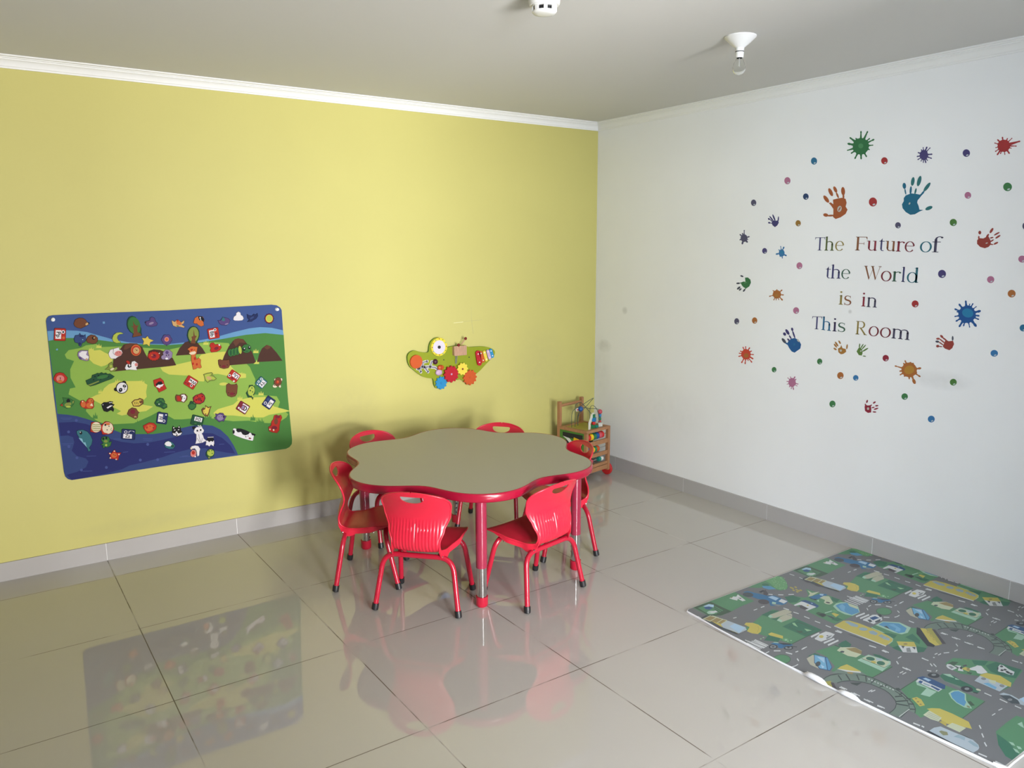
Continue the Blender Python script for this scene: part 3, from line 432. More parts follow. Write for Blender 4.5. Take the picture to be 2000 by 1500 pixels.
["s_splg",449,-173,424,-237,461,-321,385,-358,344,-406,301,-451,274,-530,181,-507,114,-523,44,-561,-32,-501,-109,-494,-188,-470,-234,-396,-313,-361,-358,-294,-408,-228,-415,-153,-408,-84,-461,-2,-398,49,-376,111,-368,189,-288,206,-251,272,-159,250,-91,261,-23,309,54,249,131,239,206,210,255,141,347,115,385,42,404,-33,440,-101],["s_splg",47,210,-10,556,-50,561,-67,225],["s_splg","E",-28,529,-4,66,42,-6],["s_splg",202,138,332,508,290,529,82,200],["s_splg","E",300,495,24,52,36,-19],["s_splg",-255,167,-566,350,-595,318,-339,75],["s_splg","E",-550,310,-66,52,27,29],["s_splg",-166,207,-256,277,-284,264,-246,171],["s_splg","E",-253,246,-37,52,30,14],["s_splg",304,36,448,172,424,197,235,108],["s_splg","E",416,170,44,32,26,-27],["s_splg",353,-48,666,98,647,129,299,41],["s_splg","E",624,102,70,26,25,-40],["s_splg",383,-176,640,-154,635,-124,368,-90],["s_splg","E",614,-139,51,-1,5,-27],["s_splg",-351,44,-651,84,-658,40,-371,-82],["s_splg","E",-605,48,-107,31,9,53],["s_splg",-360,-141,-696,-230,-682,-266,-319,-242],["s_splg","E",-666,-244,-51,-9,-11,27],["s_splg",-311,-258,-476,-390,-450,-421,-237,-347],["s_splg","E",-438,-391,-53,-31,-26,31],["s_splg",-177,-398,-265,-660,-228,-679,-71,-452],["s_splg","E",-234,-643,-27,-57,-40,20],["s_splg",-15,-470,53,-709,99,-712,114,-479],["s_splg","E",72,-677,8,-71,-45,3],["s_splg",167,-467,329,-645,362,-631,261,-428],["s_splg","E",329,-612,37,-56,-33,-14],["s_splg",354,-318,472,-340,480,-318,377,-253],["s_splg","E",453,-319,50,-22,-9,-24],["s_splg2","E",9,-109,130,-14,9,-116]]),
('splat_sticker','purple paint splat sticker beside the purple dot','sticker','paint splat stickers on the white wall',22607,19509,[
["s_purp",207,-71,193,-107,212,-155,178,-177,160,-205,156,-252,115,-253,93,-285,55,-277,21,-286,-15,-278,-48,-255,-89,-254,-108,-207,-140,-183,-173,-154,-177,-110,-210,-74,-192,-32,-194,6,-212,54,-176,76,-158,103,-137,129,-126,174,-83,164,-56,188,-19,178,16,160,53,165,85,139,116,113,147,86,157,42,174,6,198,-30],["s_purp",-3,145,-50,285,-69,286,-59,146],["s_purp","E",-56,269,-6,36,21,0],["s_purp",87,108,120,269,92,282,6,144],["s_purp","E",98,250,18,55,36,-16],["s_purp",124,66,267,229,251,243,78,106],["s_purp","E",248,223,24,27,19,-17],["s_purp",-63,143,-124,195,-141,188,-112,125],["s_purp","E",-123,174,-21,38,21,8],["s_purp",-155,66,-261,88,-268,71,-173,18],["s_purp","E",-240,68,-53,26,10,27],["s_purp",-174,-46,-300,-79,-292,-102,-152,-114],["s_purp","E",-272,-87,-53,-7,-10,31],["s_purp",-144,-136,-263,-222,-249,-238,-105,-182],["s_purp","E",-240,-219,-34,-24,-18,22],["s_purp",-75,-213,-113,-315,-99,-322,-34,-233],["s_purp","E",-101,-304,-12,-31,-20,10],["s_purp",-23,-241,-5,-377,15,-381,34,-250],["s_purp","E",4,-361,0,-40,-24,4],["s_purp",27,-250,106,-391,130,-387,94,-239],["s_purp","E",109,-365,18,-53,-30,-5],["s_purp",178,-89,363,-66,357,-38,163,-8],["s_purp","E",333,-52,58,0,6,-33],["s_purp",153,-176,354,-243,362,-222,176,-116],["s_purp","E",337,-221,47,-24,-10,-24],["s_purp",88,-236,184,-316,199,-307,133,-210],["s_purp","E",181,-297,23,-31,-17,-10]]),
('splat_sticker','red paint splat sticker with one long arm at the upper edge','sticker','paint splat stickers on the white wall',25983,19546,[
["s_red",268,-65,244,-105,262,-158,218,-181,196,-213,183,-255,148,-277,101,-275,69,-309,21,-292,-23,-274,-72,-286,-111,-250,-153,-223,-188,-186,-217,-145,-233,-99,-265,-56,-247,-11,-256,34,-268,84,-226,109,-220,154,-190,183,-145,189,-109,205,-77,243,-27,212,16,200,60,196,107,182,140,142,184,116,194,64,235,29,242,-18],["s_red",-31,187,-80,309,-100,308,-89,183],["s_red","E",-84,284,-13,53,29,2],["s_red",-152,159,-255,237,-271,220,-198,110],["s_red","E",-243,208,-44,44,20,21],["s_red",-213,76,-372,124,-376,106,-224,24],["s_red","E",-358,108,-35,14,4,20],["s_red",101,134,119,234,102,245,50,165],["s_red","E",103,222,16,38,23,-14],["s_red",160,75,295,228,282,242,124,115],["s_red","E",279,226,21,19,13,-15],["s_red",222,-61,604,57,588,100,178,63],["s_red","E",573,74,50,10,11,-32],["s_red",216,-97,483,-113,482,-92,212,-35],["s_red","E",465,-100,39,-5,2,-23],["s_red",204,-147,296,-174,299,-160,214,-107],["s_red","E",282,-160,34,-15,-4,-19],["s_red",109,-250,225,-370,247,-354,172,-206],["s_red","E",220,-339,36,-49,-24,-17],["s_red",24,-259,65,-393,80,-392,65,-257],["s_red","E",69,-376,8,-37,-20,-1],["s_red",-92,-219,-112,-340,-95,-349,-45,-243],["s_red","E",-98,-328,-12,-36,-22,11],["s_red",-152,-172,-235,-360,-209,-381,-78,-231],["s_red","E",-209,-350,-28,-43,-28,22],["s_red",-188,-121,-316,-229,-305,-244,-156,-165],["s_red","E",-296,-227,-31,-20,-15,21],["s_red",-218,-44,-321,-72,-317,-85,-206,-82],["s_red","E",-305,-77,-30,-4,-6,19]]),
('splat_sticker','small purple paint splat sticker left of the teal splat','sticker','paint splat stickers on the white wall',12701,15971,[
["s_slate",234,-103,240,-141,251,-184,209,-209,192,-243,179,-285,127,-286,90,-301,51,-310,10,-313,-31,-313,-81,-327,-110,-285,-145,-262,-176,-235,-204,-205,-251,-180,-235,-134,-239,-97,-238,-59,-229,-23,-218,13,-216,59,-164,67,-133,90,-107,130,-55,113,-16,141,28,115,67,99,105,83,140,61,171,35,196,4,225,-26,251,-62],["s_slate",36,90,5,326,-25,327,-49,94],["s_slate","E",-10,303,-1,50,36,-2],["s_slate",-39,94,-110,162,-138,155,-120,73],["s_slate","E",-111,131,-28,58,42,10],["s_slate",-144,53,-274,104,-291,89,-192,9],["s_slate","E",-252,76,-65,46,31,28],["s_slate",213,-85,350,-39,341,-16,186,-19],["s_slate","E",309,-35,79,16,15,-37],["s_slate",-213,-140,-284,-179,-271,-201,-175,-204],["s_slate","E",-245,-180,-70,-23,-19,33],["s_slate",-116,-267,-125,-401,-81,-412,9,-298],["s_slate","E",-90,-367,-28,-85,-63,16],["s_slate",99,-277,210,-324,238,-306,179,-225],["s_slate","E",191,-283,73,-70,-48,-31],["s_slate",190,-195,266,-189,274,-170,212,-139],["s_slate","E",245,-172,53,-16,-9,-24]]),
('splat_sticker','small teal-blue paint splat sticker left of the word The','sticker','paint splat stickers on the white wall',15255,15112,[
["s_blue",191,-68,191,-102,200,-141,183,-172,156,-194,135,-218,110,-238,83,-256,57,-288,19,-266,-14,-262,-46,-254,-87,-262,-107,-223,-129,-196,-149,-167,-166,-137,-200,-108,-185,-69,-180,-35,-174,-2,-162,30,-163,72,-128,87,-98,101,-70,118,-45,152,-7,130,26,125,61,129,94,115,116,82,140,58,160,30,176,-1,186,-34],["s_blue",1,110,-66,288,-86,286,-57,103],["s_blue","E",-71,268,-10,42,29,3],["s_blue",91,85,136,233,110,241,16,108],["s_blue","E",111,208,25,64,45,-14],["s_blue",-91,81,-180,113,-195,102,-133,49],["s_blue","E",-171,92,-35,32,21,16],["s_blue",-168,-67,-324,-110,-317,-136,-146,-139],["s_blue","E",-277,-116,-94,-16,-13,45],["s_blue",135,-191,289,-215,305,-190,178,-120],["s_blue","E",261,-186,79,-36,-23,-37],["s_blue",9,-248,60,-336,84,-333,76,-239],["s_blue","E",67,-313,12,-47,-32,-4],["s_blue",-85,-217,-100,-250,-81,-257,-30,-238],["s_blue","E",-81,-236,-20,-38,-27,11],["s_bigblue2","E",18,-28,98,0,5,-82]]),
('splat_sticker','small orange paint splat sticker left of the words is in','sticker','paint splat stickers on the white wall',15100,12821,[
["s_orange",281,10,284,-32,253,-68,235,-104,222,-144,198,-182,144,-192,117,-238,58,-225,12,-234,-40,-254,-83,-223,-142,-231,-166,-184,-200,-157,-230,-126,-272,-98,-284,-57,-273,-14,-271,25,-261,64,-244,100,-235,144,-201,175,-150,187,-108,205,-65,220,-19,254,30,224,75,213,118,198,159,179,220,172,224,122,243,85,257,48],["s_orange",24,202,-5,248,-33,247,-56,198],["s_orange","E",-17,223,-3,54,37,2],["s_orange",-163,152,-259,202,-273,189,-204,115],["s_orange","E",-248,182,-39,29,20,19],["s_orange",201,110,313,227,294,244,147,159],["s_orange","E",277,215,56,44,30,-27],["s_orange",236,-40,408,-27,409,-7,239,18],["s_orange","E",376,-16,70,-3,-2,-34],["s_orange",142,-168,351,-299,372,-280,203,-113],["s_orange","E",332,-265,65,-51,-35,-32],["s_orange",-245,-39,-477,-123,-469,-143,-223,-94],["s_orange","E",-444,-125,-62,-17,-12,30],["s_orange",-140,-173,-194,-312,-172,-321,-77,-198],["s_orange","E",-172,-296,-25,-44,-30,12],["s_orange",-53,-203,-44,-308,-23,-310,7,-206],["s_orange","E",-32,-289,-4,-43,-30,2],["s_orange",63,-199,130,-291,149,-284,118,-179],["s_orange","E",130,-269,20,-40,-27,-10],["s_hgold","E",-25,-58,119,5,5,-75]]),
('splat_sticker','largest bright blue paint splat sticker on the white wall','sticker','paint splat stickers on the white wall',25136,12467,[
["s_bigblue",366,-61,390,-131,380,-202,335,-257,293,-307,286,-389,212,-403,159,-436,109,-493,36,-459,-27,-474,-96,-482,-164,-463,-206,-397,-254,-351,-326,-320,-323,-237,-390,-186,-358,-109,-380,-40,-379,32,-338,91,-292,139,-284,221,-210,236,-151,258,-100,306,-34,314,32,308,98,302,168,293,203,216,282,205,293,123,338,72,371,9],["s_bigblue",2,256,-79,493,-120,488,-114,238],["s_bigblue","E",-94,458,-12,70,39,6],["s_bigblue",-177,205,-346,342,-373,318,-255,134],["s_bigblue","E",-335,302,-53,61,33,30],["s_bigblue",85,236,91,376,71,380,27,249],["s_bigblue","E",78,360,7,39,22,-5],["s_bigblue",165,199,222,389,197,401,94,234],["s_bigblue","E",200,373,20,47,27,-13],["s_bigblue",246,121,372,271,358,287,205,165],["s_bigblue","E",353,267,27,27,15,-17],["s_bigblue",-287,78,-519,130,-529,99,-317,-12],["s_bigblue","E",-493,103,-66,25,13,38],["s_bigblue",-308,17,-428,19,-432,-5,-320,-50],["s_bigblue","E",-407,2,-51,11,5,30],["s_bigblue",-318,-123,-508,-197,-501,-225,-297,-203],["s_bigblue","E",-481,-206,-51,-13,-8,30],["s_bigblue",-280,-244,-436,-399,-416,-427,-223,-321],["s_bigblue","E",-402,-395,-52,-40,-23,31],["s_bigblue",-193,-354,-284,-625,-247,-645,-86,-411],["s_bigblue","E",-250,-603,-35,-71,-40,21],["s_bigblue",-97,-405,-107,-591,-80,-597,-19,-422],["s_bigblue","E",-88,-566,-11,-61,-34,8],["s_bigblue",66,-418,157,-646,178,-639,128,-399],["s_bigblue","E",162,-623,13,-42,-23,-7],["s_bigblue",168,-386,398,-572,434,-538,272,-287],["s_bigblue","E",384,-519,69,-78,-42,-41],["s_bigblue",291,-237,502,-284,510,-258,315,-161],["s_bigblue","E",482,-262,52,-19,-10,-31],["s_bigblue",317,-152,504,-133,505,-100,319,-58],["s_bigblue","E",474,-114,67,-4,-1,-40],["s_bigblue",319,-40,534,74,520,114,280,76],["s_bigblue","E",487,80,86,29,18,-53],["s_bigblue2","E",29,-22,239,-50,-32,-193]]),
('splat_sticker','red-orange paint splat sticker below the orange-brown dot','sticker','paint splat stickers on the white wall',13214,9369,[
["s_redo",363,-20,328,-76,312,-126,327,-190,261,-221,251,-287,182,-301,142,-352,74,-341,19,-369,-42,-378,-95,-349,-167,-368,-196,-308,-236,-274,-272,-236,-318,-201,-342,-151,-332,-95,-363,-40,-317,10,-326,73,-259,104,-220,143,-189,195,-134,223,-74,233,-18,267,40,235,96,228,167,246,199,191,237,156,306,140,303,76,315,26],["s_redo",14,208,-33,378,-61,374,-67,197],["s_redo","E",-44,351,-6,55,39,5],["s_redo",-90,188,-217,326,-243,314,-163,154],["s_redo","E",-215,295,-33,53,39,18],["s_redo",169,172,241,328,212,338,86,200],["s_redo","E",210,304,36,63,42,-14],["s_redo",263,77,375,160,360,178,218,129],["s_redo","E",339,151,61,38,24,-28],["s_redo",291,-69,516,-29,515,-6,290,-4],["s_redo","E",485,-20,66,5,1,-32],["s_redo",219,-225,478,-273,502,-237,287,-122],["s_redo","E",451,-240,83,-33,-27,-42],["s_redo",149,-278,415,-469,440,-451,221,-225],["s_redo","E",404,-438,51,-48,-36,-27],["s_redo",85,-307,171,-399,193,-389,148,-280],["s_redo","E",172,-374,24,-43,-32,-14],["s_redo",-56,-325,-42,-599,-10,-598,37,-322],["s_redo","E",-24,-567,-3,-68,-48,-2],["s_redo",-167,-293,-290,-560,-257,-570,-72,-321],["s_redo","E",-256,-533,-38,-71,-48,14],["s_redo",-290,-127,-503,-220,-493,-244,-260,-197],["s_redo","E",-465,-221,-72,-25,-14,33],["s_redo",-285,-15,-477,-37,-481,-60,-294,-82],["s_redo","E",-448,-49,-68,1,4,32],["s_redo",-238,80,-392,100,-405,78,-276,19],["s_redo","E",-371,79,-60,22,19,30],["s_orange","E",22,-128,173,19,8,-132]]),
('splat_sticker','pink paint splat sticker below the small green dot','sticker','paint splat stickers on the white wall',16373,8120,[
["s_pink",229,23,255,-21,228,-63,235,-115,189,-141,161,-173,130,-202,102,-239,63,-260,20,-254,-23,-286,-59,-248,-100,-243,-145,-237,-160,-189,-185,-157,-225,-132,-230,-85,-227,-40,-255,5,-217,46,-203,87,-206,142,-157,160,-125,188,-102,239,-52,227,-12,233,27,235,66,230,116,245,139,201,173,178,210,154,210,103,223,64],["s_pink",-43,202,-111,286,-128,279,-92,183],["s_pink","E",-112,265,-16,37,26,10],["s_pink",119,187,166,305,140,313,44,209],["s_pink","E",139,278,32,67,42,-12],["s_pink",-129,149,-281,212,-293,199,-165,113],["s_pink","E",-271,194,-34,25,19,19],["s_pink",173,131,240,188,226,200,132,168],["s_pink","E",212,176,44,39,23,-20],["s_pink",195,-75,379,-58,385,-33,212,-3],["s_pink","E",358,-44,52,-5,-6,-27],["s_pink",163,-133,324,-168,333,-154,190,-92],["s_pink","E",310,-153,39,-18,-14,-21],["s_pink",-195,35,-325,15,-328,-4,-204,-19],["s_pink","E",-301,4,-54,2,5,27],["s_pink",-194,-88,-314,-145,-307,-159,-174,-128],["s_pink","E",-293,-144,-37,-17,-9,18],["s_pink",-113,-200,-159,-271,-143,-277,-68,-218],["s_pink","E",-139,-254,-25,-44,-27,10],["s_pink",-34,-229,-34,-361,-16,-360,17,-227],["s_pink","E",-24,-342,-3,-41,-27,-1],["s_pink",25,-227,109,-380,133,-372,95,-204],["s_pink","E",113,-350,18,-55,-37,-12]]),
('splat_sticker','large orange paint splat sticker below the word Room','sticker','paint splat stickers on the white wall',22754,9604,[
["s_orange",368,35,361,-26,392,-94,365,-157,307,-202,255,-243,212,-291,172,-356,94,-344,35,-401,-33,-360,-95,-349,-165,-351,-228,-329,-261,-269,-341,-252,-335,-173,-397,-128,-373,-57,-382,6,-384,72,-328,123,-298,178,-290,257,-214,278,-165,328,-89,319,-27,340,41,378,100,331,178,351,213,281,259,242,298,198,331,148,397,106],["s_orange",-122,274,-219,401,-243,387,-191,233],["s_orange","E",-217,370,-30,52,31,18],["s_orange",-211,219,-293,276,-309,260,-255,172],["s_orange","E",-285,254,-33,31,19,20],["s_orange",80,298,44,325,6,326,-29,301],["s_orange","E",23,288,6,81,47,-2],["s_orange",179,259,172,316,147,327,109,290],["s_orange","E",150,301,22,46,26,-12],["s_orange",-313,72,-689,104,-694,77,-328,-6],["s_orange","E",-663,87,-62,9,7,35],["s_orange",-328,-54,-445,-112,-439,-139,-311,-130],["s_orange","E",-413,-118,-61,-16,-8,34],["s_orange",-299,-157,-424,-287,-406,-314,-247,-233],["s_orange","E",-393,-285,-48,-33,-18,26],["s_orange",-200,-267,-218,-348,-200,-359,-147,-298],["s_orange","E",-198,-335,-25,-40,-23,13],["s_orange",-8,-324,24,-429,49,-426,63,-314],["s_orange","E",35,-399,5,-61,-35,-5],["s_orange",103,-306,290,-589,324,-570,200,-251],["s_orange","E",278,-527,61,-114,-67,-39],["s_orange",272,-176,527,-269,540,-242,310,-98],["s_orange","E",504,-242,63,-29,-18,-37],["s_orange",328,29,523,116,516,147,307,119],["s_orange","E",479,120,88,24,12,-50],["s_orange",304,-114,361,-113,367,-92,321,-54],["s_orange","E",346,-98,39,-10,-7,-23],["s_gold2","E",2,-11,230,92,69,-189]]),
]
WORDS=[
('The',[('T','l_navy',17265,15185,17847,15177),('h','l_olive',17825,15177,18372,15169),('e','l_olive2',18437,15169,18929,15161)]),
('Future',[('F','l_brown',19545,15184,20165,15169),('u','l_crim',20145,15169,20683,15158),('t','l_navy',20780,15154,21053,15147),('u','l_brown',21099,15154,21604,15133),('r','l_crim',21627,15133,22054,15119),('e','l_maroon',22058,15119,22532,15105)]),
('of',[('o','l_teal',22778,15105,23328,15096),('f','l_slate',23338,15099,23813,15086)]),
('the',[('t','l_navy',17992,13770,18279,13767),('h','l_navy',18278,13771,18853,13775),('e','l_dgreen',18883,13776,19379,13767)]),
('World',[('W','l_brown',20092,13773,20991,13755),('o','l_maroon',20992,13726,21530,13720),('r','l_dgreen',21541,13721,21984,13720),('l','l_indigo',22007,13721,22194,13705),('d','l_teal',22276,13701,22833,13690)]),
('is',[('i','l_olive2',18829,12473,19079,12471),('s','l_brown',19139,12466,19536,12466)]),
('in',[('i','l_crim',20072,12450,20304,12448),('n','l_slate',20346,12435,20899,12430)]),
('This',[('T','l_navy',17376,11102,17957,11124),('h','l_blue',17944,11106,18506,11092),('i','l_purple',18576,11090,18833,11086),('s','l_dgreen',18898,11087,19310,11088)]),
('Room',[('R','l_olive2',19880,11042,20494,11046),('o','l_maroon',20570,11020,21102,11039),('o','l_maroon',21160,11008,21716,11030),('m','l_slate',21738,11012,22650,11001)]),
]
MAT_PRINT=[
["m_green",-12053,-20652,-10729,-20615,-9327,-20607,-9337,-21215,-9363,-21763,-10223,-21770,-10953,-21852,-11589,-21869,-12084,-21635],
["m_green",-8448,-20695,-7310,-20570,-6362,-20563,-6165,-20845,-6474,-21298,-6846,-21654,-7164,-21833,-7524,-21745,-7652,-21456,-7896,-21084,-8169,-20958],
["m_green",-8036,-22447,-7530,-22422,-7243,-22847,-6973,-22814,-6416,-22292,-6397,-22571,-6185,-23433,-6168,-23823,-6316,-24214,-6155,-24691,-6594,-25034,-7205,-25065,-8417,-25050,-8392,-24513,-8355,-23854,-8245,-23401,-8276,-22988,-8265,-22721],
["m_green",-10212,-22819,-9349,-22744,-9290,-23370,-9287,-24164,-9295,-25052,-10250,-25033,-11277,-25066,-11550,-24171,-11850,-23178,-11094,-23059],
["m_green",-7579,-26071,-7106,-26053,-6356,-26278,-6145,-27025,-6018,-27168,-6450,-27443,-7176,-28237,-7917,-28196,-8272,-27709,-8292,-27309,-7717,-27166,-7487,-26715],
["m_green",-11013,-25928,-10037,-26093,-9817,-27051,-9688,-28254,-11012,-28247,-11382,-27820,-11811,-27135,-11400,-27031,-11021,-26439],
["m_green",-7808,-29239,-7196,-29215,-6777,-29646,-6315,-30106,-6160,-30305,-6051,-31131,-6814,-31232,-7542,-31376,-8100,-31303,-7959,-30800,-7774,-30350,-8129,-29931,-8093,-29438],
["m_green",-10911,-29254,-9678,-29224,-9348,-30070,-9271,-30677,-9262,-31295,-10168,-31323,-10896,-31345,-11016,-30656,-11995,-30541,-11891,-30296,-11314,-29858],
["m_green",-10772,-32313,-10003,-32281,-9299,-32288,-9198,-32569,-9963,-33238,-11198,-33311,-11877,-33312,-11844,-33069,-11435,-32684],
["m_dgreen",-10860,-32383,-10990,-32711,-11153,-32974,-11406,-33255,-11877,-33312,-11844,-33069,-11435,-32684],
["m_fence",-11300,-25090,-10275,-25058,-9322,-25077,-9282,-25037,-10239,-25018,-11267,-25051],
["m_fence",-11027,-28262,-9704,-28270,-9671,-28238,-10998,-28232],
["m_fence",-10907,-31357,-10180,-31335,-9274,-31308,-9250,-31283,-10157,-31310,-10886,-31333],
["m_fence",-10924,-29268,-9644,-29231,-9615,-29202,-10898,-29239],
["m_fence",-11997,-20673,-11445,-20668,-10979,-20719,-10972,-21868,-11607,-21857,-12048,-21604],
["m_green",-11890,-20808,-11134,-20826,-11145,-21600,-11710,-21669,-11975,-21483],
["m_fence",-11152,-20918,-11206,-21890,-11140,-21855,-11084,-20879],
["m_fence",-11279,-21100,-11371,-21878,-11305,-21844,-11212,-21064],
["m_fence",-11404,-21279,-11534,-21865,-11470,-21834,-11338,-21247],
["m_fence",-11527,-21453,-11696,-21849,-11635,-21827,-11464,-21430],
["m_lblue",-11597,-20834,-11227,-20822,-11103,-21000,-11294,-21167,-11382,-21016,-11528,-20973],
["m_navy",-11618,-20910,-11381,-20986,-11387,-21192,-11608,-21215,-11714,-21081],
["m_mint","E",-11758,-21432,142,-100,-133,-117],
["m_white",-11792,-21321,-11468,-21431,-11509,-21578,-11795,-21493],
["m_white",-10038,-20944,-9865,-20970,-9746,-20927,-9655,-21023,-9411,-20907,-9486,-21110,-9537,-21265,-9624,-21517,-9805,-21483,-9765,-21199,-9927,-21304,-10011,-21120],
["m_brown",-9939,-20918,-9826,-20966,-9945,-21009],
["m_wheel",-9682,-21131,-9555,-21252,-9693,-21281],
["m_lgreen",-7176,-20524,-6386,-20582,-6190,-20863,-6494,-21285,-6865,-21641,-7160,-21802,-7497,-21697,-7508,-21457,-7263,-21019],
["m_speck",-7170,-21108,-7192,-21162,-7158,-21148,-7136,-21094],
["m_speck",-6368,-20864,-6413,-20920,-6382,-20914,-6338,-20858],
["m_speck",-6804,-20853,-6803,-20914,-6767,-20894,-6768,-20833],
["m_speck",-6713,-21321,-6707,-21364,-6671,-21343,-6677,-21301],
["m_speck",-7282,-21557,-7305,-21617,-7272,-21603,-7248,-21543],
["m_speck",-6340,-20889,-6352,-20951,-6316,-20933,-6303,-20871],
["m_speck",-6541,-20693,-6544,-20752,-6507,-20733,-6504,-20673],
["m_speck",-7241,-21603,-7268,-21672,-7234,-21659,-7207,-21589],
["m_speck",-7358,-21394,-7392,-21459,-7359,-21448,-7325,-21382],
["m_speck",-6245,-21012,-6256,-21048,-6220,-21032,-6209,-20996],
["m_speck",-6585,-21344,-6586,-21392,-6550,-21373,-6549,-21325],
["m_speck",-6819,-21093,-6841,-21146,-6806,-21132,-6784,-21079],
["m_speck",-7354,-21564,-7381,-21633,-7348,-21620,-7320,-21551],
["m_speck",-7280,-21759,-7273,-21801,-7238,-21781,-7245,-21739],
["m_speck",-7248,-21738,-7254,-21799,-7219,-21781,-7213,-21720],
["m_speck",-6485,-21037,-6494,-21099,-6458,-21081,-6449,-21019],
["m_speck",-6589,-20712,-6617,-20790,-6582,-20775,-6553,-20696],
["m_speck",-7551,-21262,-7550,-21299,-7515,-21280,-7516,-21242],
["m_speck",-7386,-21327,-7368,-21370,-7334,-21348,-7352,-21305],
["m_speck",-6354,-20848,-6355,-20899,-6318,-20879,-6317,-20828],
["m_speck",-7252,-21757,-7288,-21824,-7255,-21813,-7219,-21746],
["m_speck",-6589,-20738,-6578,-20777,-6541,-20754,-6552,-20716],
["m_speck",-7042,-20976,-7037,-21019,-7001,-20998,-7007,-20955],
["m_speck",-7583,-21493,-7580,-21547,-7545,-21528,-7549,-21474],
["m_speck",-7002,-21188,-7016,-21247,-6981,-21230,-6967,-21172],
["m_speck",-7053,-21318,-7055,-21379,-7019,-21360,-7017,-21299],
["m_speck",-7246,-21344,-7257,-21384,-7222,-21368,-7211,-21328],
["m_speck",-6675,-21423,-6664,-21459,-6628,-21437,-6639,-21402],
["m_speck",-7097,-21215,-7128,-21262,-7097,-21254,-7065,-21206],
["m_speck",-6361,-20868,-6370,-20923,-6334,-20905,-6324,-20850],
["m_speck",-6671,-21143,-6691,-21208,-6655,-21192,-6635,-21127],
["m_speck",-6755,-20589,-6787,-20663,-6752,-20649,-6720,-20574],
["m_speck",-7063,-21041,-7066,-21089,-7030,-21070,-7027,-21022],
["m_speck",-6827,-20965,-6849,-21019,-6814,-21005,-6792,-20951],
["m_speck",-6941,-20997,-6925,-21038,-6890,-21015,-6906,-20974],
["m_speck",-7176,-21419,-7181,-21457,-7146,-21440,-7140,-21401],
["m_speck",-6459,-21100,-6479,-21144,-6444,-21130,-6424,-21086],
["m_speck",-6367,-20934,-6379,-20978,-6342,-20961,-6331,-20917],
["m_speck",-6672,-21288,-6660,-21335,-6624,-21314,-6636,-21267],
["m_speck",-7227,-21245,-7228,-21302,-7193,-21283,-7192,-21226],
["m_speck",-6695,-20738,-6693,-20781,-6657,-20760,-6658,-20717],
["m_speck",-7141,-21609,-7153,-21647,-7118,-21631,-7107,-21594],
["m_speck",-6921,-21448,-6919,-21500,-6883,-21480,-6885,-21428],
["m_speck",-6953,-20845,-6948,-20895,-6912,-20874,-6917,-20824],
["m_speck",-6958,-21049,-6969,-21097,-6934,-21080,-6922,-21032],
["m_dgreen","E",-7571,-20973,106,-116,-134,-96],
["m_pond",-7797,-20950,-7486,-21190,-7548,-21529,-7863,-21394,-7922,-21132],
["m_speck","E",-6970,-21936,0,0,0,0],
["m_yell2","E",-6862,-21912,5,-68,-66,-36],
["m_yell2","E",-6654,-21924,5,-68,-66,-36],
["m_yell2","E",-6851,-22119,5,-67,-65,-35],
["m_yell2","E",-7011,-22073,5,-67,-65,-35],
["m_yell2","E",-6868,-22239,5,-67,-65,-35],
["m_yell2","E",-6872,-21838,5,-68,-66,-36],
["m_yell2","E",-7017,-22266,5,-66,-65,-34],
["m_yell2","E",-6746,-22259,5,-67,-65,-35],
["m_wheel",-8213,-21358,-8004,-21308,-8221,-21614,-8456,-21739,-8499,-21580],
["m_black",-8427,-21274,-8121,-21259,-8112,-21364,-8440,-21395],
["m_blue",-9022,-20888,-8756,-20943,-8665,-21237,-8549,-21481,-8440,-21782,-8164,-21925,-8173,-22256,-8145,-22620,-8502,-22738,-8866,-22694,-9173,-22478,-8826,-22078,-9067,-21721,-9114,-21371],
["m_dark","E",-9067,-21193,156,-169,-194,-146],
["m_wheel","E",-9091,-22053,160,-172,-207,-150],
["m_lblue",-8548,-21865,-8292,-21887,-8243,-22206,-8556,-22281],
["m_white",-8520,-22387,-8216,-22320,-8191,-22619,-8514,-22668],
["m_mint",-8776,-22269,-8703,-22413,-8847,-22495,-8962,-22384],
["m_gray",-9013,-22409,-8883,-22470,-8713,-22711,-8944,-22700],
["m_dgreen",-7943,-22272,-7494,-22396,-7476,-22778,-7974,-22926,-8237,-22752],
["m_dgreen",-6222,-23457,-6178,-23829,-6562,-23931,-6517,-23653],
["m_navy",-7715,-22922,-7444,-22989,-7372,-23349,-7480,-23699,-7769,-23747,-7782,-23073],
["m_white",-8297,-23004,-7722,-22979,-7674,-23087,-7657,-23683,-8294,-23674,-8307,-23571,-8054,-23595,-8071,-23150,-8311,-23091],
["m_wheel",-8141,-23174,-8026,-23194,-8064,-23576,-8285,-23581,-8317,-23351],
["m_yell","E",-7821,-23369,40,-28,-52,-36],
["m_lblue",-7504,-23287,-7457,-23381,-7559,-23401],
["m_cream",-6501,-22432,-6566,-22714,-6191,-22834,-6843,-22906,-7051,-22855,-6734,-22725],
["m_blue",-7055,-22897,-6704,-22939,-6299,-22999,-6141,-23175,-6545,-23369,-6821,-23251,-7086,-23253,-7161,-23075],
["m_black",-7064,-22865,-7079,-23120,-6931,-23224,-7113,-23271,-7152,-23068],
["m_lblue",-6379,-22975,-6253,-23096,-6453,-23180,-6495,-23054],
["m_cream",-6748,-23226,-6416,-23206,-6268,-23374,-6694,-23857,-6897,-23879,-7035,-23648,-6746,-23479],
["m_cream","E",-6885,-23722,81,-142,-142,-82],
["m_wheel","E",-6871,-23713,45,-78,-66,-38],
["m_mint",-7130,-23334,-6921,-23293,-7128,-23459],
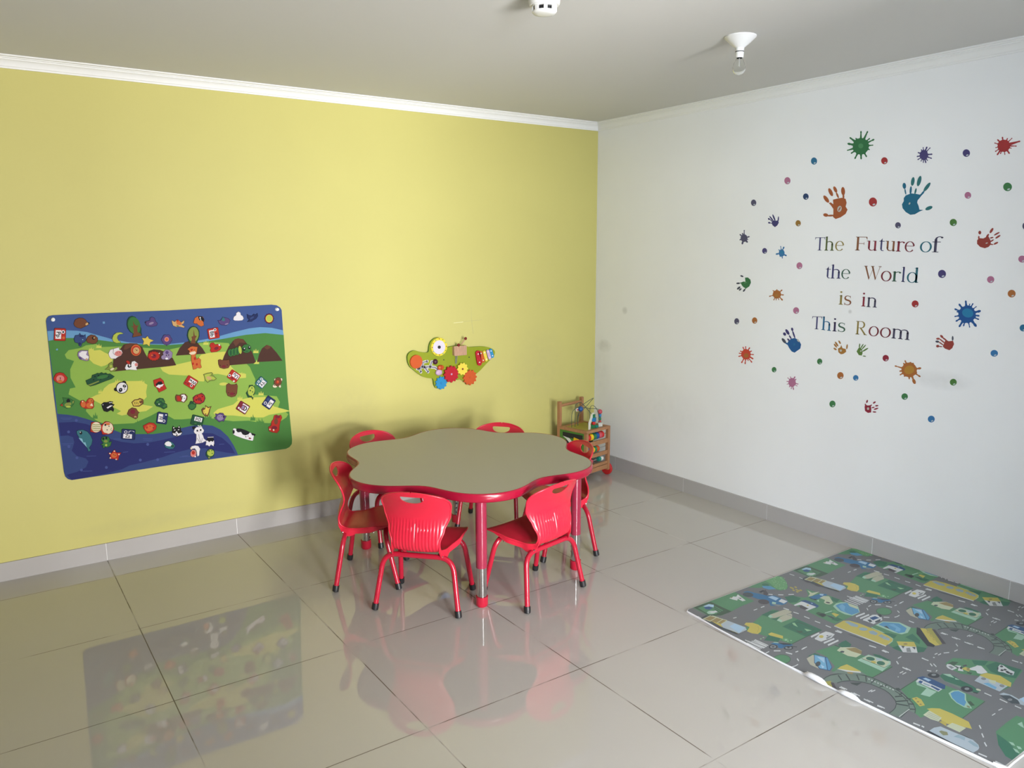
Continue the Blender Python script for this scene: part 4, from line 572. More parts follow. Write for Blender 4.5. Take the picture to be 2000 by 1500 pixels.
["m_mint",-6997,-24039,-6639,-23956,-6384,-24013,-6199,-24143,-6146,-24685,-6585,-25040,-7136,-25045,-7280,-24783,-7235,-24419],
["m_pond",-6871,-24079,-6562,-24054,-6216,-24199,-6326,-24390,-6363,-24796,-6602,-25027,-7094,-24983,-7119,-24488],
["m_pond2",-6795,-24181,-6489,-24154,-6605,-24374,-6951,-24548,-7072,-24697,-7040,-24485],
["m_cream",-6289,-24294,-6194,-24330,-6191,-24665,-6399,-24818,-6421,-24474],
["m_fence",-8202,-24019,-7987,-23996,-7932,-24324,-8040,-24421,-8287,-24418,-8283,-24222],
["m_black",-8179,-24151,-7936,-24206,-7965,-24359,-8254,-24396],
["m_mint",-7894,-24257,-7533,-24307,-7323,-24338,-7257,-24282,-7468,-24251,-7830,-24201],
["m_yell",-7675,-24419,-7540,-24426,-7495,-24660,-7807,-24709],
["m_lgreen",-7432,-24210,-7232,-24321,-7356,-24498,-7505,-24451],
["m_dark",-7992,-24340,-7906,-24572,-7939,-24831,-8028,-24937,-8085,-24785],
["m_lgreen","E",-7814,-24891,45,-75,-97,-54],
["m_green","E",-7814,-24891,28,-47,-53,-29],
["m_dgreen",-8172,-24724,-7780,-24774,-7772,-25005,-8110,-24990],
["m_dgreen",-10202,-22798,-9560,-22773,-9216,-22956,-10120,-23073],
["m_dgreen",-10169,-23264,-9774,-23373,-9825,-23563,-10112,-23500],
["m_beige",-10082,-23043,-9875,-22988,-8988,-23045,-8905,-23086,-8894,-23346,-9010,-23393,-9960,-23310,-10135,-23187],
["m_beige",-10085,-23480,-9700,-23368,-9290,-23370,-9089,-23425,-9113,-23523,-9415,-23738,-10079,-23701],
["m_mint",-10082,-23043,-9875,-22988,-9906,-23166,-10135,-23187],
["m_mint",-10085,-23480,-9891,-23460,-9902,-23620,-10079,-23701],
["m_gray",-9308,-23379,-9274,-23632,-9239,-23613,-9273,-23360],
["m_yell",-11482,-22951,-11289,-22878,-11076,-23045,-11015,-23279,-11086,-23500,-11434,-23734,-11693,-23787,-11842,-23605,-11854,-23386,-11487,-23219],
["m_yell2",-11159,-23353,-11296,-23511,-11588,-23666,-11586,-23692,-11279,-23528,-11124,-23354],
["m_dgreen",-10357,-23958,-9303,-23929,-9295,-25052,-10307,-25003],
["m_fence",-10190,-24130,-9445,-24080,-9457,-24858,-10160,-24864],
["m_dgreen",-10165,-24148,-9491,-24114,-9491,-24834,-10123,-24838],
["m_speck",-9766,-23992,-9661,-24039,-9875,-24351,-9868,-24140],
["m_speck",-9784,-24576,-9714,-24705,-9674,-24855,-9887,-24779],
["m_fence",-10234,-24525,-10011,-24629,-10089,-24731,-10264,-24713],
["m_dgreen",-11923,-24264,-11429,-24102,-11256,-24530,-11565,-24665,-11743,-24440],
["m_yell",-11358,-24023,-11130,-24016,-11001,-24465,-11198,-24611,-11386,-24143],
["m_lgreen","E",-11179,-24711,99,-70,-112,-83],
["m_mint","E",-11180,-24736,43,-30,-49,-36],
["m_speck","E",-11752,-24106,30,-21,-34,-27],
["m_speck","E",-11920,-24115,30,-21,-34,-27],
["m_speck","E",-11057,-24882,30,-21,-35,-26],
["m_speck","E",-11201,-24846,30,-21,-35,-26],
["m_black","E",-12049,-24793,138,-97,-160,-121],
["m_gray","E",-12049,-24793,99,-70,-109,-82],
["m_wheel","E",-12049,-24793,41,-29,-48,-36],
["m_black","E",-11630,-25184,149,-104,-142,-104],
["m_gray","E",-11630,-25184,107,-75,-96,-70],
["m_wheel","E",-11630,-25184,45,-31,-42,-31],
["m_blue",-11930,-24583,-11714,-24610,-11588,-24872,-11275,-25018,-11314,-25163,-11775,-25058,-11884,-25069,-11954,-24957,-11803,-24820],
["m_mint",-11797,-24577,-11680,-24585,-11591,-24697,-11651,-24729],
["m_black",-11634,-24717,-11520,-24821,-11282,-25023,-11329,-25103,-11589,-24920],
["m_black",-11449,-25189,-11330,-25346,-11294,-25323,-11413,-25166],
["m_black",-11706,-24936,-11383,-25212,-11597,-25159],
["m_white",-10204,-25204,-9653,-25196,-9562,-25100,-10117,-25109],
["m_white",-10211,-25393,-9846,-25396,-9754,-25301,-10122,-25299],
["m_white",-10222,-25785,-9576,-25815,-9480,-25723,-10130,-25694],
["m_white",-10237,-25979,-9564,-25988,-9473,-25896,-10150,-25889],
["m_white",-10183,-25334,-9701,-25212,-9275,-25225,-9200,-25382,-9191,-25570,-9563,-25668,-10157,-25614,-10184,-25495],
["m_yell","E",-9799,-25375,73,-51,-104,-70],
["m_wheel",-9578,-25428,-9457,-25461,-9567,-25512],
["m_gray",-9745,-25540,-9480,-25522,-9342,-25568,-9629,-25622,-9805,-25625],
["m_cream",-12455,-21722,-11967,-21701,-11904,-21970,-11849,-21934,-11918,-21655,-12420,-21675],
["m_cream",-10150,-19598,-9928,-19552,-9656,-19676],
["m_dark",-12621,-21528,-12127,-21477,-11888,-22043,-12389,-23389,-12505,-22943,-12622,-22205],
["m_brown",-12483,-21624,-12035,-21592,-11785,-22311,-12200,-22406,-12409,-21970],
["m_cream",-12507,-21640,-12433,-21985,-12385,-21955,-12460,-21609],
["m_cream",-11989,-21593,-12484,-21642,-12513,-21683,-12019,-21634],
["m_cream",-11901,-21855,-12426,-21929,-12453,-21969,-11929,-21896],
["m_cream",-11814,-22115,-12368,-22212,-12393,-22251,-11841,-22154],
["m_cream",-11772,-22291,-12278,-22370,-12304,-22410,-11798,-22331],
["m_cream",-12059,-21609,-11809,-22327,-11761,-22295,-12011,-21575],
["m_yell",-12364,-22002,-12230,-22385,-12360,-23365,-12329,-23250,-12413,-22495],
["m_van",-12276,-22401,-11782,-22333,-11637,-23134,-11778,-23315,-12286,-23326,-12414,-22635],
["m_lblue",-12113,-22705,-11747,-22676,-11668,-23159,-12241,-23312],
["m_wheel","E",-12576,-21853,40,-148,-108,-72],
["m_wheel","E",-12562,-22389,40,-145,-106,-69],
["m_white",-12524,-23822,-12527,-24637,-12470,-24609,-12465,-23792],
["m_white",-12513,-23945,-12382,-24673,-12325,-24642,-12454,-23912],
["m_white",-12383,-24036,-12282,-24658,-12225,-24627,-12325,-24003],
["m_white",-12188,-24031,-12156,-24644,-12098,-24614,-12129,-24000],
["m_white",-5375,-24041,-5352,-24641,-5286,-24611,-5308,-24010],
["m_white",-5577,-24057,-5552,-24667,-5486,-24637,-5511,-24027],
["m_white",-5758,-24024,-5746,-24652,-5682,-24623,-5693,-23994],
["m_white",-5935,-24038,-5920,-24639,-5856,-24611,-5870,-24008],
["m_white",-6128,-24027,-6083,-24628,-6019,-24599,-6064,-23996],
["m_fence","E",-5671,-25577,227,-223,-345,-190],
["m_green","E",-5662,-25572,212,-209,-308,-169],
["m_white",-6005,-24985,-6154,-25130,-6098,-25126,-5949,-24982],
["m_white",-5807,-24958,-5598,-24955,-5547,-24909,-5757,-24912],
["m_white",-5420,-25024,-5212,-25170,-5142,-25128,-5350,-24982],
["m_white",-5151,-25363,-5058,-25578,-4984,-25543,-5077,-25327],
["m_white",-5184,-25880,-5290,-26028,-5222,-26013,-5116,-25865],
["m_white",-5457,-26130,-5663,-26140,-5709,-26182,-5503,-26172],
["m_white",-5656,-26140,-5792,-26107,-5852,-26148,-5716,-26181],
["m_white",-6223,-25888,-6048,-26033,-5981,-25996,-6156,-25850],
["m_white",-4448,-25570,-4227,-25572,-4172,-25527,-4393,-25525],
["m_white",-4815,-25557,-4677,-25581,-4614,-25537,-4753,-25513],
["m_white",-5678,-26655,-5682,-26873,-5611,-26846,-5606,-26628],
["m_white",-7140,-25218,-6548,-25251,-6444,-25162,-7039,-25130],
["m_white",-7149,-25409,-6529,-25436,-6427,-25348,-7050,-25322],
["m_white",-7176,-25568,-6532,-25588,-6432,-25501,-7079,-25482],
["m_white",-7158,-25521,-6372,-25478,-6069,-25663,-6469,-25977,-7120,-25972,-7125,-25683],
["m_navy",-6739,-25562,-6395,-25606,-6399,-25801,-6811,-25764],
["m_black",-6170,-25563,-6069,-25663,-6171,-25791,-6329,-25794],
["m_dark",-6980,-25617,-6833,-25665,-6935,-25816,-7106,-25807],
["m_dark",-6827,-25864,-6443,-25883,-6676,-25998,-6937,-25952],
["m_white",-8613,-25156,-8465,-27284,-8354,-27241,-8431,-26413,-8517,-25116],
["m_dark",-8743,-25833,-8666,-26119,-8508,-27205,-8579,-27058,-8756,-25954],
["m_yell",-8553,-25128,-7858,-25084,-7638,-25222,-7534,-25616,-7487,-26715,-7666,-27127,-7888,-27222,-8388,-27250,-8450,-26424,-8528,-25697],
["m_bwin",-7885,-25159,-7727,-25232,-7709,-25668,-7906,-25745,-8021,-25556],
["m_bwin","E",-7864,-25977,112,-118,-133,-76],
["m_bwin",-7865,-26199,-7656,-26272,-7693,-26508,-7929,-26570,-7997,-26367],
["m_bwin",-7874,-26609,-7670,-26628,-7746,-27046,-7924,-27096,-7972,-26912],
["m_yell2",-7700,-26618,-7898,-26660,-7911,-26680,-7713,-26638],
["m_yell2",-7708,-26752,-7905,-26793,-7918,-26812,-7721,-26772],
["m_yell2",-7728,-26892,-7924,-26932,-7937,-26951,-7741,-26911],
["m_mint",-7477,-26092,-7513,-26724,-7678,-27113,-7860,-27197,-8199,-27227,-8225,-27257,-7876,-27225,-7632,-27106,-7461,-26706,-7423,-26071],
["m_mint",-7127,-26065,-6589,-26059,-6347,-26273,-6098,-26504,-6162,-27013,-6685,-27174,-7018,-27107,-7122,-26826],
["m_pond",-6982,-26113,-6624,-26101,-6202,-26541,-6340,-26941,-6744,-27081,-7020,-26981,-6991,-26644],
["m_pond2",-6656,-26341,-6442,-26437,-6586,-26822,-6854,-26951,-6981,-26810,-6697,-26691],
["m_dark",-6958,-26319,-6826,-26374,-6984,-26596,-6994,-26428],
["m_dgreen",-7532,-26590,-7300,-26821,-7221,-27031,-7602,-27121,-7541,-26832],
["m_dgreen",-7117,-27309,-6617,-27326,-6902,-27789,-7218,-27939],
["m_dgreen",-8346,-27465,-7999,-27514,-8330,-27883,-8369,-27641],
["m_dgreen",-7470,-27934,-7287,-28256,-7674,-28343,-7904,-28229],
["m_white",-7941,-27481,-7490,-27945,-7928,-28245,-8340,-27899],
["m_yell",-7729,-27299,-7219,-27716,-7513,-27977,-7835,-27688,-7952,-27508],
["m_gray",-7933,-27803,-7781,-27861,-8077,-28084,-8202,-27973],
["m_dark",-7921,-27593,-7827,-27684,-8068,-27757],
["m_dark",-7678,-27886,-7564,-27965,-7774,-28059],
["m_brown","E",-7647,-27614,65,-46,-63,-35],
["m_band",-12623,-27326,-12336,-27277,-12077,-27291,-11826,-27373,-11591,-27487,-11393,-27625,-11211,-27813,-11074,-28028,-10997,-28258,-10993,-28469,-10995,-28815,-11036,-29158,-11085,-29407,-11249,-29715,-11391,-29954,-11645,-30180,-11891,-30296,-11900,-30092,-12531,-30165,-12586,-29862,-12591,-29812,-12305,-29790,-12106,-29748,-11881,-29647,-11726,-29532,-11589,-29362,-11463,-29161,-11402,-28957,-11416,-28701,-11443,-28448,-11536,-28252,-11653,-28088,-11771,-27964,-11921,-27859,-12122,-27768,-12347,-27733],
["m_rail",-12634,-27345,-12351,-27297,-12098,-27310,-11851,-27391,-11617,-27504,-11421,-27642,-11239,-27829,-11103,-28042,-11027,-28270,-11022,-28480,-11024,-28825,-11066,-29167,-11113,-29413,-11276,-29719,-11415,-29955,-11662,-30174,-11899,-30286,-11882,-30306,-11628,-30185,-11366,-29953,-11221,-29711,-11057,-29400,-11007,-29149,-10965,-28805,-10963,-28458,-10967,-28245,-11044,-28014,-11182,-27797,-11366,-27608,-11565,-27469,-11802,-27354,-12055,-27271,-12321,-27258,-12612,-27307],
["m_rail",-12364,-27750,-12142,-27784,-11943,-27875,-11795,-27978,-11677,-28102,-11561,-28264,-11468,-28459,-11442,-28710,-11427,-28965,-11488,-29166,-11612,-29365,-11746,-29531,-11892,-29640,-12106,-29736,-12297,-29776,-12581,-29798,-12601,-29826,-12313,-29804,-12105,-29760,-11871,-29655,-11707,-29533,-11566,-29360,-11439,-29156,-11376,-28949,-11390,-28691,-11417,-28437,-11511,-28240,-11628,-28075,-11747,-27950,-11898,-27844,-12101,-27752,-12329,-27717],
["m_rail",-11191,-29201,-11230,-29407,-11326,-29605,-11449,-29779,-11631,-29940,-11839,-30065,-12523,-30151,-12540,-30178,-11846,-30091,-11600,-29949,-11407,-29778,-11279,-29597,-11180,-29394,-11140,-29187],
["m_rail",-11883,-27453,-12087,-27728,-12021,-27721,-11816,-27446],
["m_rail",-11593,-27571,-11847,-27895,-11782,-27890,-11526,-27566],
["m_rail",-11286,-27800,-11574,-28079,-11517,-28083,-11228,-27804],
["m_rail",-11117,-28052,-11450,-28276,-11411,-28295,-11077,-28072],
["m_rail",-11533,-29405,-11301,-29529,-11237,-29490,-11469,-29366],
["m_rail",-11787,-29586,-11386,-29792,-11323,-29754,-11725,-29548],
["m_rail",-11909,-29668,-11701,-29961,-11632,-29930,-11840,-29636],
["m_rail",-11066,-29384,-11276,-29393,-11314,-29437,-11104,-29429],
["m_rail",-11312,-29674,-11243,-29797,-11171,-29766,-11240,-29642],
["m_rail",-11568,-29907,-11456,-30023,-11388,-29989,-11500,-29874],
["m_rail",-11846,-30079,-11707,-30212,-11641,-30179,-11780,-30045],
["m_rail",-10958,-28336,-11378,-28413,-11403,-28459,-10985,-28382],
["m_rail",-10981,-28801,-11328,-28720,-11386,-28764,-11040,-28846],
["m_white",-11209,-28221,-11220,-28276,-11164,-28258,-11153,-28203],
["m_white",-11203,-28332,-11213,-28386,-11157,-28369,-11147,-28314],
["m_white",-11196,-28442,-11206,-28496,-11151,-28479,-11140,-28424],
["m_white",-11189,-28551,-11200,-28605,-11144,-28588,-11134,-28534],
["m_white",-11183,-28660,-11193,-28714,-11138,-28697,-11128,-28643],
["m_white",-11176,-28768,-11186,-28821,-11131,-28805,-11121,-28751],
["m_white",-11170,-28876,-11180,-28929,-11125,-28912,-11115,-28859],
["m_white",-11163,-28982,-11173,-29035,-11119,-29019,-11109,-28966],
["m_white",-11157,-29089,-11167,-29141,-11112,-29125,-11102,-29073],
["m_white",-12527,-30116,-12451,-30116,-12431,-30094,-12507,-30094],
["m_white",-12440,-30111,-12364,-30112,-12343,-30090,-12420,-30089],
["m_white",-12353,-30107,-12276,-30108,-12255,-30086,-12332,-30085],
["m_white",-12265,-30103,-12188,-30103,-12167,-30081,-12244,-30081],
["m_white",-12177,-30099,-12099,-30099,-12078,-30077,-12156,-30076],
["m_white",-12088,-30094,-12010,-30095,-11989,-30072,-12067,-30072],
["m_white",-11999,-30090,-11921,-30090,-11900,-30068,-11978,-30067],
["m_white",-11910,-30085,-11831,-30086,-11810,-30064,-11889,-30063],
["m_rail",-10964,-29098,-10861,-29170,-10959,-29299,-11045,-29200],
["m_rail",-11953,-27980,-11611,-28220,-11929,-28241,-11986,-28080],
["m_white",-12481,-27953,-12475,-28196,-12419,-28175,-12424,-27931],
["m_white",-12475,-28443,-12481,-28682,-12426,-28663,-12419,-28423],
["m_white",-12495,-28946,-12490,-29175,-12435,-29156,-12441,-28927],
["m_white",-12484,-29419,-12485,-29583,-12431,-29565,-12430,-29401],
["m_white",-11915,-28758,-11692,-28785,-11652,-28750,-11877,-28723],
["m_white",-8832,-27377,-8843,-27620,-8775,-27595,-8763,-27352],
["m_white",-9399,-28590,-9433,-28801,-9369,-28781,-9335,-28570],
["m_white",-9904,-28762,-9672,-28775,-9631,-28739,-9863,-28725],
["m_white",-10217,-28757,-10201,-28776,-10141,-28747,-10157,-28727],
["m_band",-11937,-27240,-11532,-27201,-10942,-27787,-11002,-28044,-11167,-27886,-11634,-27474],
["m_brown",-11370,-27488,-11275,-27468,-11176,-27528,-11243,-27662,-11378,-27717,-11467,-27591],
["m_white",-11501,-27170,-11376,-27492,-11033,-27844,-10973,-27766,-11242,-27448,-11391,-27213],
["m_yell",-11471,-27182,-11230,-27150,-10905,-27192,-10912,-27505,-10941,-27797,-11115,-27632],
["m_mint",-10272,-27239,-9591,-27247,-9368,-28001,-9603,-28136,-10251,-28207],
["m_dgreen",-9399,-27297,-9269,-27529,-9304,-27964,-9441,-27913,-9483,-27471],
["m_cream",-10098,-27270,-9677,-27299,-9441,-28003,-9985,-28120],
["m_dgreen","E",-9811,-27463,94,-122,-133,-70],
["m_dgreen","E",-9794,-27869,87,-112,-146,-75],
["m_yell","E",-9950,-27669,55,-71,-87,-46],
["m_van",-9608,-27546,-9439,-27710,-9580,-27793,-9735,-27662],
["m_mint",-10310,-27254,-10288,-28221,-10215,-28194,-10234,-27224],
["m_fence",-10083,-27275,-10007,-28122,-9605,-28151,-9585,-28133,-9978,-28108,-10053,-27262],
["m_cream",-10279,-26372,-9927,-26307,-9492,-26636,-9523,-26937,-9789,-27080,-10158,-27100,-10310,-26854],
["m_brown",-9873,-26489,-9503,-26643,-9544,-26950,-9782,-27076,-9877,-26750],
["m_dark",-10279,-26491,-10151,-26495,-10092,-26575,-10221,-26626,-10301,-26570],
["m_dgreen",-9880,-26145,-9530,-26094,-9280,-26110,-9404,-26430,-9607,-26493,-9913,-26341],
["m_fence",-10006,-26088,-9987,-26296,-9932,-26272,-9950,-26064],
["m_dgreen",-4678,-25998,-4243,-26005,-4214,-26235,-4488,-26162],
["m_beige",-4860,-26077,-4431,-26041,-4384,-26116,-4847,-26435,-5124,-26781,-5140,-26430],
["m_navy",-4368,-26056,-4149,-26488,-4641,-27008,-4932,-27101,-5121,-26801,-4897,-26429],
["m_pond2",-4378,-26090,-4214,-26413,-4941,-26995,-5067,-26783,-4856,-26429],
["m_pond",-4203,-26451,-4182,-26506,-4648,-26986,-4899,-27069,-4915,-27013],
["m_dark","E",-4852,-26558,77,-54,-175,-95],
["m_lblue",-4416,-26212,-4280,-26426,-4603,-26664,-4499,-26389],
["m_lblue",-4801,-26640,-4845,-26837,-5006,-26836],
["m_black",-5932,-27132,-5891,-27310,-6711,-28073,-6734,-28304,-6990,-28378,-7114,-28184,-6484,-27420],
["m_yell",-5899,-27251,-5756,-27405,-6523,-28255,-6628,-28427,-6822,-28350,-6728,-28061],
["m_tram",-5739,-27417,-5509,-27525,-6462,-28421,-6620,-28433,-6499,-28222],
["m_wheel",-5596,-27571,-5538,-27664,-6352,-28523,-6466,-28443],
["m_yell2",-5954,-27531,-5848,-27579,-5990,-27715,-6095,-27667],
["m_yell2",-6158,-27752,-6054,-27799,-6193,-27933,-6296,-27886],
["m_yell2",-6359,-27969,-6255,-28016,-6392,-28147,-6495,-28100],
["m_dgreen",-6804,-29695,-6393,-30087,-6818,-30156,-7071,-29912],
["m_fence",-7836,-29309,-7493,-29325,-7363,-29484,-7730,-29517],
["m_dgreen",-6788,-30178,-6207,-30273,-6019,-31067,-6829,-31222,-7042,-30905,-7087,-30491],
["m_white",-8014,-29362,-7836,-29309,-7761,-29384,-7822,-29672,-8128,-29640,-8114,-29467],
["m_gray",-7971,-29414,-7857,-29450,-7896,-29598,-8061,-29570],
["m_white",-7711,-29507,-7548,-29667,-7693,-29719,-7748,-29636],
["m_white",-7754,-29676,-7684,-29769,-7875,-29916,-7989,-29772],
["m_black",-7748,-29526,-7727,-29607,-7779,-29724,-7837,-29661],
["m_black",-7603,-29694,-7631,-29762,-7809,-29812,-7760,-29715],
["m_wheel",-7483,-29690,-7299,-29730,-7381,-29805,-7545,-29757],
["m_yell",-7746,-29790,-7517,-29798,-7472,-29939,-7534,-30005,-7741,-30032,-7757,-29913],
["m_brown",-7545,-29866,-7469,-29920,-7674,-30036,-7693,-29937],
["m_white",-7479,-29934,-7138,-29998,-7043,-29990,-6949,-30100,-7252,-30461,-7541,-30374,-7600,-30268,-7473,-30156,-7570,-30022],
["m_fence",-7808,-30028,-7726,-30150,-7880,-30170,-7911,-30042],
["m_white",-6632,-30507,-6278,-30447,-6247,-30557,-6363,-30782,-6398,-30996,-6681,-31074,-6761,-30954,-6763,-30783,-6858,-30651],
["m_black",-6639,-30501,-6498,-30491,-6707,-30584,-6776,-30580],
["m_black",-6313,-30497,-6304,-30557,-6368,-30599,-6458,-30572,-6438,-30507],
["m_black",-6455,-30683,-6446,-30742,-6510,-30783,-6598,-30756,-6579,-30692],
["m_black",-6577,-30857,-6567,-30915,-6631,-30956,-6718,-30929,-6699,-30866],
["m_black",-6576,-30943,-6567,-31001,-6630,-31042,-6718,-31014,-6699,-30951],
["m_black",-6547,-30792,-6537,-30851,-6601,-30892,-6689,-30864,-6669,-30801],
["m_black",-6585,-30635,-6576,-30694,-6640,-30736,-6728,-30708,-6709,-30644],
["m_van",-8220,-30454,-7698,-30403,-7595,-31299,-8231,-31297],
["m_yell",-7659,-30367,-7312,-30453,-7110,-30815,-7284,-31273,-7599,-31384,-7627,-31296,-7701,-30422],
["m_gray","E",-7809,-30576,43,-66,-98,-37],
["m_gray","E",-7771,-31175,42,-64,-104,-38],
["m_cream",-7746,-30703,-7594,-30893,-7857,-30993,-7879,-30816],
["m_pond2",-8142,-30713,-7959,-30800,-8023,-31118,-8206,-31149],
["m_band",-9029,-29638,-8622,-30172,-8751,-30807,-9083,-30809,-9143,-30373,-9108,-29913],
["m_dgreen",-8890,-29567,-8627,-29561,-8476,-29849,-8573,-30165,-8611,-30586,-8691,-30762,-8649,-30878,-8921,-30903,-9025,-30714,-8994,-30318,-9084,-29848],
["m_mint",-8673,-29563,-8460,-29733,-8607,-29954,-8676,-29768],
["m_mint",-8575,-29956,-8582,-30125,-8674,-30019],
["m_black","E",-9036,-29431,135,-146,-180,-84],
["m_gray","E",-8997,-29416,70,-49,-76,-40],
["m_black","E",-8983,-30565,118,-149,-198,-81],
["m_gray","E",-8967,-30557,70,-49,-81,-39],
["m_cream","E",-8705,-30819,27,-70,-66,-23],
["m_black",-9000,-30770,-8907,-30913,-9000,-30906,-9035,-30804],
["m_navy",-9690,-29174,-9416,-29232,-9322,-29516,-9349,-30008,-9619,-30127,-9706,-30039,-9756,-29377],
["m_lblue",-9575,-29317,-9434,-29354,-9439,-29558,-9595,-29531],
["m_white",-9967,-29278,-9695,-29233,-9693,-30076,-9965,-30082],
["m_navy",-9943,-29348,-9767,-29328,-9761,-29435,-9953,-29464],
["m_navy",-9842,-29724,-9757,-29743,-9770,-30053,-9924,-30044],
["m_bwin",-9812,-29481,-9785,-29703,-9890,-29722,-9910,-29514],
["m_mint",-9969,-29289,-10017,-29480,-10012,-29804,-10083,-29715,-10153,-29425],
["m_mint",-10641,-29815,-10068,-29725,-10016,-30047,-10535,-30070],
["m_yell",-11121,-29767,-10914,-29828,-10921,-29983,-11178,-30251,-11384,-30187],
["m_brown","E",-11034,-29866,34,-24,-40,-22],
["m_brown","E",-11159,-30004,34,-24,-39,-21],
["m_brown","E",-11238,-30135,34,-24,-39,-21],
["m_mint",-9772,-30327,-9500,-30322,-9295,-30434,-9316,-30685,-9723,-30898,-10066,-31250,-10214,-31080,-10160,-30786,-10013,-30543],
["m_pond",-9730,-30376,-9491,-30387,-9355,-30463,-9378,-30681,-9734,-30852,-9834,-30951,-10141,-31032,-10115,-30781,-9953,-30547],
["m_fence",-9792,-30961,-9645,-31008,-9801,-31215,-9931,-31161],
["m_olive","E",-10056,-31129,-2,-61,-61,-17],
["m_yell",-11322,-30388,-11143,-30466,-10949,-30631,-10906,-31021,-10937,-31558,-11258,-31814,-11314,-31675,-11623,-31215,-11554,-30849,-11341,-30501],
["m_cream",-11769,-30505,-11349,-30488,-11430,-30943,-11727,-30988,-11805,-30778],
["m_cream",-11777,-31259,-11431,-31281,-11350,-31676,-11762,-31670],
["m_yell2",-11728,-31005,-11562,-31052,-11587,-31172,-11786,-31264],
["m_gray",-11710,-30574,-11680,-30945,-11661,-30939,-11691,-30568],
["m_gray",-11605,-30556,-11575,-30928,-11556,-30922,-11585,-30550],
["m_gray",-11498,-30537,-11470,-30910,-11451,-30905,-11479,-30531],
["m_black",-12589,-31041,-12469,-31076,-12452,-32418,-12504,-32367,-12552,-31682],
["m_black",-11805,-31722,-11802,-32095,-11868,-32065],
["m_van",-12471,-31074,-12184,-31075,-11940,-31163,-11908,-31518,-11816,-32102,-11942,-32329,-12082,-32417,-12220,-32444,-12471,-32426,-12500,-31813],
["m_olive",-12255,-31275,-12147,-31285,-12069,-31439,-12205,-31539,-12351,-31453],
["m_bwin",-12154,-31672,-11907,-31709,-11888,-31907,-12066,-31974,-12077,-31823],
["m_bwin",-12041,-32055,-11908,-32069,-11961,-32315,-12088,-32397,-12112,-32272],
["m_van",-8418,-31361,-8179,-31404,-8112,-31637,-8189,-31897,-7875,-31926,-7828,-32225,-8198,-32375,-8447,-32164,-8489,-32024,-8273,-31609],
["m_dark",-8476,-31436,-8314,-31496,-8193,-31607,-8268,-31898,-8454,-32048,-8661,-31873,-8556,-31602],
["m_gray","E",-8465,-31733,66,-46,-80,-35],
["m_lblue",-8141,-31892,-7910,-31940,-7899,-32175,-8248,-32081],
["m_white",-8219,-28588,-8198,-28799,-8130,-28774,-8151,-28563],
["m_white",-8268,-29011,-8393,-29189,-8331,-29179,-8205,-29001],
["m_white",-8711,-29357,-8584,-29338,-8559,-29303,-8686,-29322],
["m_white",-8927,-29129,-8850,-29248,-8786,-29220,-8863,-29101],
["m_white",-6690,-29009,-6466,-29023,-6416,-28985,-6640,-28971],
["m_white",-7161,-28837,-6947,-28940,-6883,-28905,-7098,-28802],
["m_white",-7479,-28797,-7284,-28809,-7235,-28770,-7432,-28759],
["m_white",-7814,-28774,-7785,-28817,-7718,-28787,-7746,-28744],
["m_white",-5647,-29351,-5609,-29512,-5534,-29486,-5571,-29324],
["m_white",-8771,-31039,-8769,-31272,-8707,-31255,-8709,-31022],
["m_white",-8739,-31522,-8756,-31772,-8695,-31757,-8677,-31506],
["m_white",-8747,-32001,-8750,-32199,-8690,-32185,-8687,-31986],
["m_white",-9955,-31836,-9742,-31844,-9709,-31815,-9923,-31808],
["m_white",-9474,-31819,-9258,-31843,-9219,-31815,-9435,-31790],
["m_white",-5613,-30568,-5578,-30773,-5505,-30751,-5540,-30545],
["m_white",-10878,-31840,-11032,-31966,-10973,-31972,-10818,-31845],
["m_white",-11266,-32098,-11443,-32234,-11388,-32242,-11210,-32106],
["m_white",-11686,-32369,-11844,-32509,-11785,-32514,-11627,-32374],
["m_white",-12411,-32541,-12381,-32771,-12312,-32753,-12342,-32523],
["m_white",-12390,-33014,-12393,-33273,-12325,-33258,-12322,-32999],
["m_white",-12449,-30809,-12450,-30892,-12377,-30871,-12376,-30787],
["m_mint",-10994,-32788,-10946,-32900,-11061,-33008,-11097,-32920],
["m_mint",-11035,-33026,-10987,-33122,-11086,-33206,-11148,-33132],
["m_mint",-11236,-33009,-11229,-33137,-11354,-33262,-11376,-33156],
["m_mint",-9764,-32516,-9520,-32551,-9830,-32740,-9820,-32646],
["m_white",-2056,-28057,-1830,-28057,-1775,-28018,-2002,-28018],
["m_white",-2318,-28128,-2462,-28286,-2391,-28275,-2246,-28117],
["m_white",-2557,-28496,-2569,-28701,-2491,-28677,-2479,-28471],
["m_white",-3014,-28664,-2800,-28677,-2744,-28639,-2960,-28627],
["m_white",-1457,-28936,-1581,-29078,-1507,-29066,-1383,-28924],
["m_white",-645,-28697,-474,-28716,-409,-28677,-580,-28659],
["m_white",-1316,-28551,-1313,-28671,-1231,-28645,-1234,-28525],
["m_white",-2049,-26878,-1989,-27130,-1906,-27099,-1966,-26846],
["m_white",-2012,-27376,-2004,-27563,-1922,-27534,-1930,-27347],
["m_white",-2067,-25435,-2011,-25672,-1926,-25636,-1981,-25399],
["m_white",-5088,-28703,-4871,-28716,-4822,-28681,-5039,-28667],
["m_white",-5643,-28380,-5643,-28598,-5575,-28575,-5574,-28357],
["m_white",-5640,-28859,-5645,-29093,-5578,-29071,-5573,-28837],
["m_white",-6050,-28733,-6193,-28877,-6137,-28872,-5993,-28728],
["m_white",-5622,-29339,-5592,-29504,-5526,-29482,-5555,-29317],
["m_white",-5668,-27952,-5634,-28147,-5565,-28121,-5599,-27926],
["m_white",-8934,-22947,-8877,-23189,-8811,-23151,-8867,-22909],
["m_white",-8902,-23423,-8859,-23656,-8793,-23620,-8836,-23387],
["m_white",-8877,-23929,-8863,-24176,-8797,-24144,-8811,-23896],
